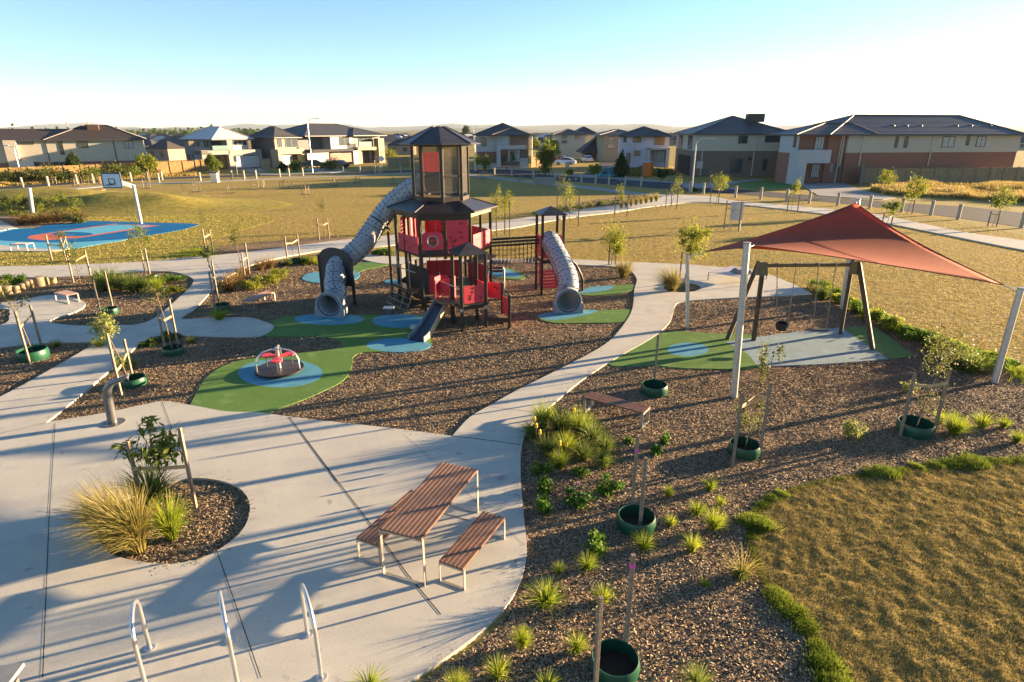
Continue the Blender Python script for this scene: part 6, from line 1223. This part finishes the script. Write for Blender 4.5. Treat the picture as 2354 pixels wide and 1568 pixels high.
# two-storey brick corner house
h = House('house', 'cream over brown brick two-storey corner house with cooler on its roof', zr(347, 437), zr(930, 440)); F = lambda a_, b_, v=0: h.f(*zr(a_, b_), v)
e = F(600,175)[1]; bz = F(600,280)[1]; u0, u1 = F(345,300)[0], F(930,300)[0]; vb = h.fs(*zr(232,300), u0)[0]; h.block(u0, u1, 0, vb, bz, e, w_cream); h.block(u0+.03, u1-.03, .04, vb-.04, -.2, bz, b_brown)
h.hip(u0, u1, 0, vb, e, F(650,68,vb/2)[1], roof_dark, r0=F(530,68,vb/2)[0], r1=F(790,68,vb/2)[0])
for a_ in ((250,262,280,188), (308,265,340,188)): h.wins(zr(a_[0], a_[1]), zr(a_[2], a_[3]), u0)
for a_ in ((615,232,672,190), (778,225,872,190), (565,412,638,330), (760,400,792,330)): h.win(zr(a_[0], a_[1]), zr(a_[2], a_[3]), m=gls if a_[0] != 565 else gls, mull=1)
v0_, v1_ = h.fs(*zr(318,400), u0)[0], h.fs(*zr(242,400), u0)[0]; h.block(u0-.01, u0+.2, v0_, v1_, 0, F(400,315)[1], mat('porch_shade_black', (.02,.018,.016), .9), 'porch_shade_slab'); h.win(zr(675,335), zr(695,318)); h.pipe(zr(408,0)[0], zr(0,178)[1], zr(0,430)[1]); h.pipe(zr(725,0)[0], zr(0,180)[1], zr(0,430)[1])  # near-black slab on the side wall paints in the shade of the porch opening
u, z = F(380,365); h.block(u-.45, u+.45, -.08, 0, z-.5, z+.5, w_white, 'meter_box'); u, z = F(720,75,5); o = MB().box((u-1.2, 4.2, z-.7), (u+1.2, 6.2, z+.5)).build('evaporative_cooler', mat('cooler_dark', (.045,.042,.04), .7), h.t, bevel=.1); MB().box((u-.5, 4.7, z-1.6), (u+.5, 5.7, z-.7)).build('cooler_duct', gutter, o)
h.garage(zr(890,440), zr(942,345), -.0, gar_w)
# long cream and brick house at the right
h = House('house', 'long two-storey cream over red brick house with rounded balcony', zr(1160, 478), (2335, 416.5)); F = lambda a_, b_, v=0: h.f(*zr(a_, b_), v)
e = F(1300,180)[1]; bz = F(1500,290)[1]; u0, uc, ub, u1 = F(950,300)[0], F(1160,300)[0], F(1270,300)[0], F(2310,300)[0]; h.block(ub, u1, 0, 12, bz, e, w_cream); h.block(uc, ub, .3, 12, -.2, e, b_red); h.block(ub-.02, u1-.05, .05, 12, -.2, bz, b_red); h.block(u0, uc, .6, 3.4, -.2, e, b_red); h.block(u0-.02, F(975,300)[0], .0, 3.45, bz, e, w_white)
h.hip(uc, u1, 0, 12, e, F(1500,62,6)[1], roof_dark, r0=F(1320,62,6)[0], r1=F(1960,75,6)[0]); h.hip(u0+.3, uc+6, .1, 6.4, e+.01, e+1.45, roof_dark, r0=uc+1.2, r1=uc+5)
h.block(F(940,300)[0], F(990,300)[0], -1.8, .4, -.2, F(1000,275,-1.8)[1], w_white, 'porch_wall')
mb = MB(); pa, pb = F(945,300)[0], F(1150,300)[0]; pts = [(pa, .3, 0), (pa, -1.8, 0), (pb-1.3, -1.9, 0), (pb-.4, -1.6, 0), (pb, -.9, 0), (pb, .3, 0)]; zA_, zB_ = F(1050,355,-1.8)[1], F(1050,275,-1.8)[1]
mb.prism([(x, y, zA_) for x, y, _ in pts], (0, 0, zB_-zA_)); mb.build('balcony', w_white, h.t)
h.win(zr(1075,280), zr(1140,195), .56, gls2, mull=2); h.win(zr(950,255), zr(970,188), -.02, gls); h.win(zr(1055,440), zr(1112,362), .56, gls2, mull=3)
for a_ in ((1565,258,1590,195), (1622,258,1650,195), (1852,255,1935,195), (2000,243,2025,190), (2060,252,2125,192)): h.win(zr(a_[0], a_[1]), zr(a_[2], a_[3]), m=gls2 if a_[0] > 1800 and a_[0] != 2000 else gls)
for p in (1270, 1388, 1815): h.pipe(zr(p-8, 0)[0], zr(0,185)[1], zr(0, 372)[1])
h.pipe(zr(1248, 0)[0], zr(0,185)[1], zr(0, 472)[1], .35); u, z = F(1190,380,.4); h.block(u-.4, u+.4, .3, .45, z-.6, z+.5, w_white, 'meter_box'); u, z = F(1215,405,.4); h.block(u-.4, u+.4, .3, .45, z-.8, z+.8, w_grey, 'meter_box')
for a_ in (1550, 1632, 1718, 1935, 2022, 2140): u, z = F(a_, 140, 2.5); MB().lathe([(.25, z-.6), (.25, z), (.4, z+.1), (.3, z+.35), (.001, z+.4)], (u, 2.5, 0), 10).build('roof_vent', gutter, h.t)
# ---- fences
def fence(name, label, pa, pb, hgt, m, n, rev=False):
    a, b = G(*pa), G(*pb); d = b-a; L = d.length; o = thing(name, label, 'fence', (a.x, a.y, 0), math.atan2(d.y, d.x)); mb = MB(); k = int(L/.3)
    for i in range(k): mb.box((i*.3, 0, .05), (i*.3+.27, .03, hgt*random.uniform(.985, 1.0)))
    mb.build('palings', m, o)
    for i in range(n+1): MB().box((L*i/n-.08, -.1, 0), (L*i/n+.08, .05, hgt+.12)).build('fence_post', m, o)
    MB().box((0, -.04, hgt), (L, .06, hgt+.05)).build('capping', m, o); return o
fm = mat('paling_timber', (.22, .135, .05), .85, var=.28, scale=2); fm2 = mat('paling_timber_pale', (.26, .20, .115), .85, var=.25, scale=2)  # second timber colour is paler and greyer than the first
fence('paling_fence', 'golden timber paling fence in front of the left house', (-60,424), (453,397), 1.85, fm, 14)
fence('paling_fence', 'short timber fence beside the white-roofed house', (455,395), (478,394), 1.9, fm, 2); fence('paling_fence', 'short fence between the white-roofed and tan houses', (603,392), (622,391), 1.9, fm2, 1)
fence('paling_fence', 'long pale timber fence before the right house', zr(1370,480), zr(2700,466), 1.9, fm2, 16); fence('paling_fence', 'grey sheet fence by the balcony house', zr(1352,488), zr(1372,480), 2.4, conc_dk, 1); fence('paling_fence', 'low fence right of the brown and white house', (1221,385), (1245,383), 1.9, fm, 2)
fence('paling_fence', 'brown fence left of the tower cabin', (893,388), (945,384), 1.9, fm2, 3)
# ---- bollards
gK = 'pale timber bollards along the kerb'
BP = [(60,452,0)]
bl = [(53,431),(112,428),(178,423),(215,421),(250,419),(302,417),(340,415),(373,413.5)]+[z2(a_, b_) for a_, b_ in ((1428,628),(1800,618),(1970,602),(2083,600),(2193,598),(2300,594))]+[zt(a_, b_) for a_, b_ in ((432,566),(505,560),(613,556),(930,544),(1062,542),(1182,540),(1218,538),(1380,532))]
bl += [zm(a_, b_) for a_, b_ in ((350,545),(487,558),(655,572),(830,585),(1035,608),(1145,620),(1248,628),(1375,640),(1500,640),(1882,690),(1990,700))]+[zr(a_, b_) for a_, b_ in ((597,565),(750,575),(907,590),(1045,600),(1217,615),(1412,632),(1607,650),(1785,672),(1950,698),(2335,750))]
bl.sort(); proto = None
for i, p in enumerate(bl):
    c = G(*p); lab_ = f'{ORD[i] if i < 30 else ORD[len(bl)-1-i]} pale timber bollard from the {"left" if i < 30 else "right"} along the kerb'
    if proto is None:
        proto = thing('timber_bollard', lab_, 'bollard', (c.x, c.y, 0), 0, gK); MB().lathe([(.13, -.05), (.13, 1.12), (.11, 1.2), (.001, 1.2)], n=10).build('shaft', boll_m, proto, smooth=True); MB().lathe([(.134, 1.0), (.134, 1.05)], n=10).build('band', mat('bollard_groove', (.2,.15,.1), .8), proto)
    else: dup(proto, (c.x, c.y, 0), random.uniform(0, 6), lab_, gK)
# ---- lamps, signs
def lamp(px, py, top, label, arm=1.5, ang=0, r=.1):
    c = G(px, py); z = ZY(top, c.y); o = thing('street_lamp', label, 'street lamp', (c.x, c.y, 0), ang)
    MB().tube([(0,0,0), (0,0,z*.85), (.03,0,z*.93), (arm*.35,0,z*.985), (arm,0,z)], [r, r*.75, r*.6, r*.5, r*.4], 8).build('column', steel_m, o, smooth=True); MB().box((arm-.1,-.12,z-.06), (arm+.6,.12,z+.05)).build('lamp_head', white_m, o, bevel=.02)
lamp(719,397,272,'tall street lamp in front of the grey and white house', 1.5); lamp(*[*zm(1897,690)], zm(0,262)[1], 'street lamp on the park side of the corner house', 1.5, 0, .09); lamp(52,417,335,'leaning street lamp before the left house', -1.2); lamp(*zm(200,520), zm(0,250)[1], 'street lamp right of the tower cabin', 1.6)
lamp(*zm(643,490), zm(0,235)[1], 'street lamp beside the tall gum tree', -1.2); lamp(*zm(1508,455), zm(0,255)[1], 'plain pole in front of the wrapped house', .2); lamp(*zm(873,410), zm(0,270)[1], 'lamp up the side street', 1.); lamp(1090,340,292,'tall pole far behind the tower', .8)
def sign(px, py, top, label, w_, h_, m_, rot=0, txt=None, npost=1):
    c = G(px, py); z = ZY(top, c.y); o = thing('road_sign', label, 'sign', (c.x, c.y, 0))
    for i in range(npost): x = 0 if npost == 1 else (-w_/2+.06 if i == 0 else w_/2-.06); MB().tube([(x,0,0),(x,0,z-.05)], .035, 6).build('post', steel_m, o)
    p = MB().prism([(x, -.05, z-h_/2+y) for x, y in [(w_/2*cos(t)*1.414, h_/2*sin(t)*1.414) for t in [rad(rot+45+90*k) for k in range(4)]]], (0, .02, 0)).build('sign_panel', m_, o); return o, p, z
sign(*zt(1237,535), zt(0,402)[1], 'diamond road sign with a plate below it left of the tower', .8, .8, mat('sign_back', (.55,.55,.52), .5), 45); sign(*zt(1193,500), zt(0,402)[1], 'street name sign left of the diamond sign', .5, .25, white_m); sign(*zt(598,515), zt(0,392)[1], 'yellow and red warning sign in front of the tan house', .7, 1.3, mat('sign_yellow', (.62,.36,.06), .5))
sign(*zb(1310,1040), zb(0,770)[1], 'narrow warning sign in front of the white-roofed house', .5, .8, mat('sign_cream', (.5,.4,.3), .5)); sign(*zm(1152,420), zm(0,352)[1], 'diamond sign in the side street', 1.1, 1.1, mat('sign_back', (.55,.55,.52), .5), 45); sign(*zm(1247,440), zm(0,365)[1], 'white sign on a pole before the wrapped house', .9, .9, white_m); sign(*zm(797,500), zm(0,380)[1], 'blue sign at the side street corner', .5, .9, mat('sign_blue', (.1,.2,.45), .5))
sign(*zm(922,490), zm(0,445)[1], 'rounded white notice at the dry corner', .8, 1.9, white_m); sign(*zm(840,450), zm(0,372)[1], 'small sign by the side street', .5, .4, white_m); sign(1688, 530, zw(0,450)[1], 'white park sign board on steel posts in the lawn', .85, 1.25, mat('sign_board', (.45,.46,.48), .5), npost=2)
c = G(*zm(745,635)); o = thing('park_name_board', 'small pale notice board beside the street path', 'sign', (c.x, c.y, 0), rad(-8)); MB().box((-1.4,0,.25),(1.4,.08,1.05)).build('board', w_grey, o); MB().box((-1.3,0,0),(-1.2,.08,.25)).build('leg', frame_m, o); MB().box((1.2,0,0),(1.3,.08,.25)).build('leg', frame_m, o)
c = G(*zb(985,1160)); o = thing('litter_bin', 'silver litter bin beside the street path', 'bin', (c.x, c.y, 0)); MB().box((-.45,-.35,0),(.45,.35,1.25)).build('body', bright_m, o, bevel=.03); MB().box((-.5,-.4,1.25),(.5,.4,1.36)).build('lid', gutter, o, bevel=.03)
# portable toilet, site box, shelter
c = G(*zm(1550,565)); k = 2.9425*1.1606*ppm(c.y); wd = 84/k/2*1.0; hh = ZY(zm(0,450)[1], c.y); o = thing('portable_toilet', 'orange portable toilet with pale roof', 'portable toilet', (c.x, c.y, 0), rad(-35)); orm = mat('toilet_orange', (.62,.15,.02), .5); s_ = wd*.73
MB().box((-s_,-s_,.1),(s_,s_,hh)).build('cabin', orm, o, bevel=.04); MB().prism([(-s_*1.05,-s_*1.05,hh),(s_*1.05,-s_*1.05,hh),(s_*1.05,s_*1.05,hh),(-s_*1.05,s_*1.05,hh)], (0,0,.12)).build('roof', w_white, o, bevel=.05); MB().box((-s_*.75,-s_-.03,.15),(s_*.75,-s_-.01,hh-.15)).build('door', mat('toilet_door', (.55,.12,.02), .5), o); MB().box((-s_-.02,-s_-.02,.1),(-s_+.1,-s_+.1,hh)).build('corner_trim', w_grey, o)
c = G(*zm(1232,565)); hh = ZY(zm(0,490)[1], c.y); o = thing('site_box', 'blue-green site cabin with sloping dark roof', 'site cabin', (c.x, c.y, 0), rad(10)); MB().box((-1.3,-.8,.1),(1.3,1.2,hh*.82)).build('cabin', mat('box_teal', (.06,.28,.34), .6), o); MB().prism([(-1.5,-1,hh*.80),(1.5,-1,hh),(1.5,1.4,hh),(-1.5,1.4,hh*.80)], (0,0,.08)).build('roof', gutter, o); MB().box((-1.0,-.83,hh*.35),(-.2,-.8,hh*.6)).build('window', gls, o)
c0_ = G(*zm(388,548)); o = thing('park_shelter', 'thin flat-roofed bus shelter behind the bollards', 'shelter', (c0_.x, c0_.y, 0)); L = G(*zm(600,545)).x-c0_.x; zz_ = ZY(zm(0,487)[1], c0_.y); MB().box((-.8,-.8,zz_),(L*.8,1.2,zz_+.08)).build('roof', wfr, o)
for x in (0, L*.28): MB().box((x-.06,-.05,0),(x+.06,.05,zz_)).build('post', wfr, o)
# cars
def car(name, label, c, ang, m_, s=1.):
    o = thing(name, label, 'car', (c.x, c.y, .012), rad(ang), 'cars parked near the houses'); P = [(-2.2,.35),(-2.25,.62),(-2.1,.88),(-1.75,.98),(-1.2,1.36),(-.3,1.47),(.55,1.42),(1.2,1.02),(1.95,.90),(2.2,.68),(2.25,.4),(2.1,.28),(-2.1,.28)]
    mb = MB(); n = len(P); lv = [(-.86, 1), (-.80, 1), (.80, 1), (.86, 1)]; V = []
    for y, _ in ((-.86, 0), (.86, 0)): V += [(x, y*(1 if z < .95 else .80), z) for x, z in P]
    mb.add(V, [tuple(range(n)), tuple(reversed(range(n, 2*n)))]+[((i+1)%n, i, n+i, n+(i+1)%n) for i in range(n)]); mb.build('body', m_, o, smooth=True, bevel=.05)
    g = MB()
    for sy in (-1, 1): g.quad(*[(x, sy*.70-.0+sy*.06*(1.4-z), z) for x, z in ((-1.55,.99),(1.0,.99),(.5,1.36),(-.3,1.41),(-1.1,1.31))])
    for sy in (-1, 1): g.quad(*[(x, sy*(.875 if z < .95 else .76)*1.0, z) for x, z in ((-1.5,1.0),(1.05,1.0),(.5,1.37),(-.3,1.42),(-1.1,1.32))])
    g.quad((1.23,-.62,1.03),(1.23,.62,1.03),(.62,.6,1.40),(.62,-.6,1.40)); g.quad((-1.76,-.62,1.0),(-1.76,.62,1.0),(-1.24,.6,1.35),(-1.24,-.6,1.35)); g.build('window', gls, o)
    for x in (-1.35, 1.35):
        for sy in (-1, 1):
            w_ = MB().tube([(x, sy*.68, .33), (x, sy*.90, .33)], .33, 16).build('wheel', rubber_m, o); MB().tube([(x, sy*.90, .33), (x, sy*.915, .33)], .19, 10).build('rim', frame_m, w_)
    for sy in (-1, 1): MB().box((2.15, sy*.72-.15, .62), (2.27, sy*.72+.15, .76)).build('headlight', w_white, o); MB().box((-2.27, sy*.72-.12, .68), (-2.17, sy*.72+.12, .86)).build('tail_light', mat('tail_red', (.4,.02,.02), .4), o)
    return o
cd_ = mat('car_dark', (.035,.03,.03), .25); car('parked_car', 'dark brown car parked on the drive beside the tall lamp', G(*zt(702,492)), 20, cd_); car('parked_car', 'dark car half hidden at the drive of the brown garage', G(*zt(885,495)), 150, mat('car_black', (.02,.02,.025), .25))
car('parked_car', 'silver hatchback at the side street corner', G(*zm(905,470)), 165, mat('car_silver', (.45,.47,.5), .25, metal=.5)); car('parked_car', 'dark red car behind the silver hatchback', G(*zm(850,447)), 160, mat('car_red', (.16,.03,.03), .25)); car('parked_car', 'white and dark car in the side street', G(*zm(1075,450)), 100, mat('car_white', (.5,.48,.5), .3)); car('parked_car', 'dark car in the shade of the wrapped house', G(*zm(1195,412)), 20, cd_)
car('parked_car', 'dark car before the brown garage right of the tower', G(*zm(290,455)), 80, mat('car_purple', (.04,.025,.05), .3))

# ============================================================ FAR ROOFS, TREE LINE, HILLS
far = [(345,338,36,roof_dark,'dark roof behind the left paling fence'),(385,345,50,roof_brown,'brown roof behind the left paling fence'),(408,330,34,roof_dark,'blue-dark roof further left of the white-roofed house'),(372,323,26,roof_pale,'tiny pale roof far left'),(432,322,22,roof_dark,'tiny dark roof far left beside the pale one'),(895,325,30,roof_dark,'dark roof close left of the cabin'),(925,335,44,roof_dark,'larger dark roof close left of the cabin'),(915,315,26,roof_pale,'pale roof far left of the cabin'),(880,316,22,roof_dark,'small dark roof left of the cabin'),
       (1085,322,24,roof_dark,'small roof right of the cabin'),(1240,316,26,roof_pale,'white-roofed far shed above the gum trees'),(1265,325,34,roof_dark,'dark roof between the gum trees'),(1300,312,20,roof_pale,'tiny far roof left of centre right'),(1245,330,30,roof_dark,'dark roof behind the gum trees'),(1395,318,28,roof_dark,'far roof between side street houses'),(1555,318,26,roof_dark,'dark roof left of the corner house'),(2352,326,40,roof_dark,'dark roof at the right edge'),(1880,0,0,None,''),(700,318,22,roof_brown,'brown roof between tan and grey houses'),(1060,314,16,roof_pale,'tiny pale roof right behind the cabin'),(960,312,16,roof_dark,'tiny roof behind the cabin'),(1530,312,18,roof_pale,'tiny pale roof left of the corner house')]
for x, y, w_, m_, l_ in far:
    if not w_: continue
    c = G(x, y+w_*.42+ (2 if y > 318 else 6)); 
    if c.y > 700 or c.y < 0: c = W(x, y+8, 420); c.z = 0
    k = ppm(c.y); wm = w_/k/2*1.3; o = thing('far_house', l_+', one of the distant houses', 'house', (c.x, c.y, 0), random.uniform(-.4, .4), 'distant single-storey houses'); zt_ = max(2.6, ZY(y+w_*.2, c.y)); rt_ = max(zt_+1.8, ZY(y-w_*.12, c.y))
    MB().box((-wm,-wm*.7,0),(wm,wm*.7,zt_)).build('wall', [w_cream, b_tan, w_grey][int(x) % 3], o); a, b = wm*1.1, wm*.8; MB().add([(-a,-b,zt_),(a,-b,zt_),(a,b,zt_),(-a,b,zt_),(-a+b,0,rt_),(a-b,0,rt_)], [(0,1,5,4),(2,3,4,5),(1,2,5),(3,0,4),(3,2,1,0)]).build('roof', m_, o)
    for sx in (-.5, .4): MB().box((sx*wm-.6,-wm*.7-.04,zt_*.35),(sx*wm+.6,-wm*.7,zt_*.8)).build('window', gls, o)
rf_ = random.Random(12); NF = 0
for (xa, xb, ya, yb, n_) in ((332,425,318,352,9),(560,600,312,322,2),(690,730,312,320,2),(880,945,312,338,8),(1075,1090,314,330,2),(1222,1300,312,334,9),(1380,1410,313,326,3),(1525,1556,312,326,4),(2340,2420,318,340,2)):
    for i in range(n_):
        t = (i+.5)/n_; x = rf_.uniform(xa, xb); y = ya+(yb-ya)*t*t; c = G(x, y+5); k = ppm(c.y); wm = rf_.uniform(5, 8); rz_ = rf_.uniform(-.5, .5); e_ = 2.5; b_ = wm*.75; NF += 1
        o = thing('far_house', f'{ORD[NF-1] if NF <= 30 else ORD[NF-31]+" further"} small distant house from the left among the far roofs', 'house', (c.x, c.y, 0), rz_, 'distant single-storey houses')
        MB().box((-wm,-b_,0),(wm,b_,e_)).build('wall', rf_.choice([w_cream, b_tan, w_grey]), o); a, b = wm+.6, b_+.6; MB().add([(-a,-b,e_),(a,-b,e_),(a,b,e_),(-a,b,e_),(-a+b,0,e_+b*.42),(a-b,0,e_+b*.42)], [(0,1,5,4),(2,3,4,5),(1,2,5),(3,0,4),(3,2,1,0)]).build('roof', rf_.choice([roof_dark, roof_dark, roof_dark, roof_brown, roof_pale]), o)
# distant tree line as one far wood, and the hills
R = np.random.default_rng(5)
def farwood(n, y0, y1, hg, m, name, label, x0=-1.1, x1=1.1, sz=1.6):
    Vs = []; N = 0
    for i in range(n):
        Y = R.uniform(y0, y1); X = R.uniform(x0, x1)*Y; hh = hg*R.uniform(.5, 1.3); k = 26
        d = R.normal(size=(k, 3))*np.array([hh*.8, hh*.5, hh*.2])+np.array([X, Y, hh*.45]); a = R.uniform(0, pi, k); s = sz*R.uniform(.6, 1.3, k)
        u = np.column_stack([np.cos(a), np.sin(a)*.4, R.uniform(-.3,.3,k)])*s[:,None]; v = np.column_stack([R.uniform(-.3,.3,k), R.uniform(-.3,.3,k), np.ones(k)])*s[:,None]*.7; Vs.append(np.stack([d-u-v*.6, d+u*.8-v, d+u+v*.7, d-u*.7+v], 1).reshape(-1, 3)); N += k
    V = np.concatenate(Vs); return tag(npmesh(name, V, np.arange(len(V)).reshape(-1, 4), m), label, 'far wood', kind='stuff')
farwood(1300, 500, 1700, 3.3, lf_dark, 'far_tree_line', 'dark far tree line along the plain'); farwood(130, 560, 900, 9.5, lf_dark, 'far_tree_line', 'taller far trees on the rise at the left', -.85, -.38)
def hills(y, amp, m, seed, name, base=0, x0=-1.3, x1=1.3):
    R_ = np.random.default_rng(seed); n = 160; xs_ = np.linspace(x0*y, x1*y, n); hz_ = vnoise(xs_/y*9, xs_*0+seed, 1, seed)*.6+vnoise(xs_/y*26, xs_*0, 1, seed+1)*.25+vnoise(xs_/y*70, xs_*0, 1, seed+2)*.1
    mb = MB(); V = []
    for i in range(n):
        h_ = base+amp*float(hz_[i])
        V += [(xs_[i], y, -2), (xs_[i], y+y*.08, h_*.6), (xs_[i], y+y*.16, h_), (xs_[i], y+y*.3, -2)]
    mb.add(V, [(i*4+j, (i+1)*4+j, (i+1)*4+j+1, i*4+j+1) for i in range(n-1) for j in range(3)]); tag(mb.build(name, m, smooth=True), kind='structure')
hills(6000, 105, mat('hill_far', (.03,.05,.055), .95, var=.1, scale=.002, obj=False), 3, 'hills', 10); hills(3200, 26, mat('hill_mid', (.05,.065,.045), .95, var=.2, scale=.004, obj=False), 8, 'hills', 4)
mb = MB()
for i in range(40):
    a = G(0, 318)
c = W(330, 306, 760); mb.quad((c.x-170, 700, .3), (c.x+330, 640, .3), (c.x+330, 900, 6), (c.x-170, 900, 6)); tag(mb.build('far_field', dry_m), kind='structure')
# haze
HZ_ = MB(); HZ_.box((-9400, -55, -5), (9400, 8900, 128)); hm_ = bpy.data.materials.new('air'); hm_.use_nodes = True; n = hm_.node_tree.nodes; n.remove(n['Principled BSDF']); pv = n.new('ShaderNodeVolumePrincipled'); pv.inputs['Density'].default_value = .000045; pv.inputs['Color'].default_value = (.72, .85, 1, 1); pv.inputs['Anisotropy'].default_value = 0.; hm_.node_tree.links.new(pv.outputs[0], n['Material Output'].inputs['Volume'])
tag(HZ_.build('haze', hm_), 'thin bluish haze over the plain', 'haze', kind='stuff')
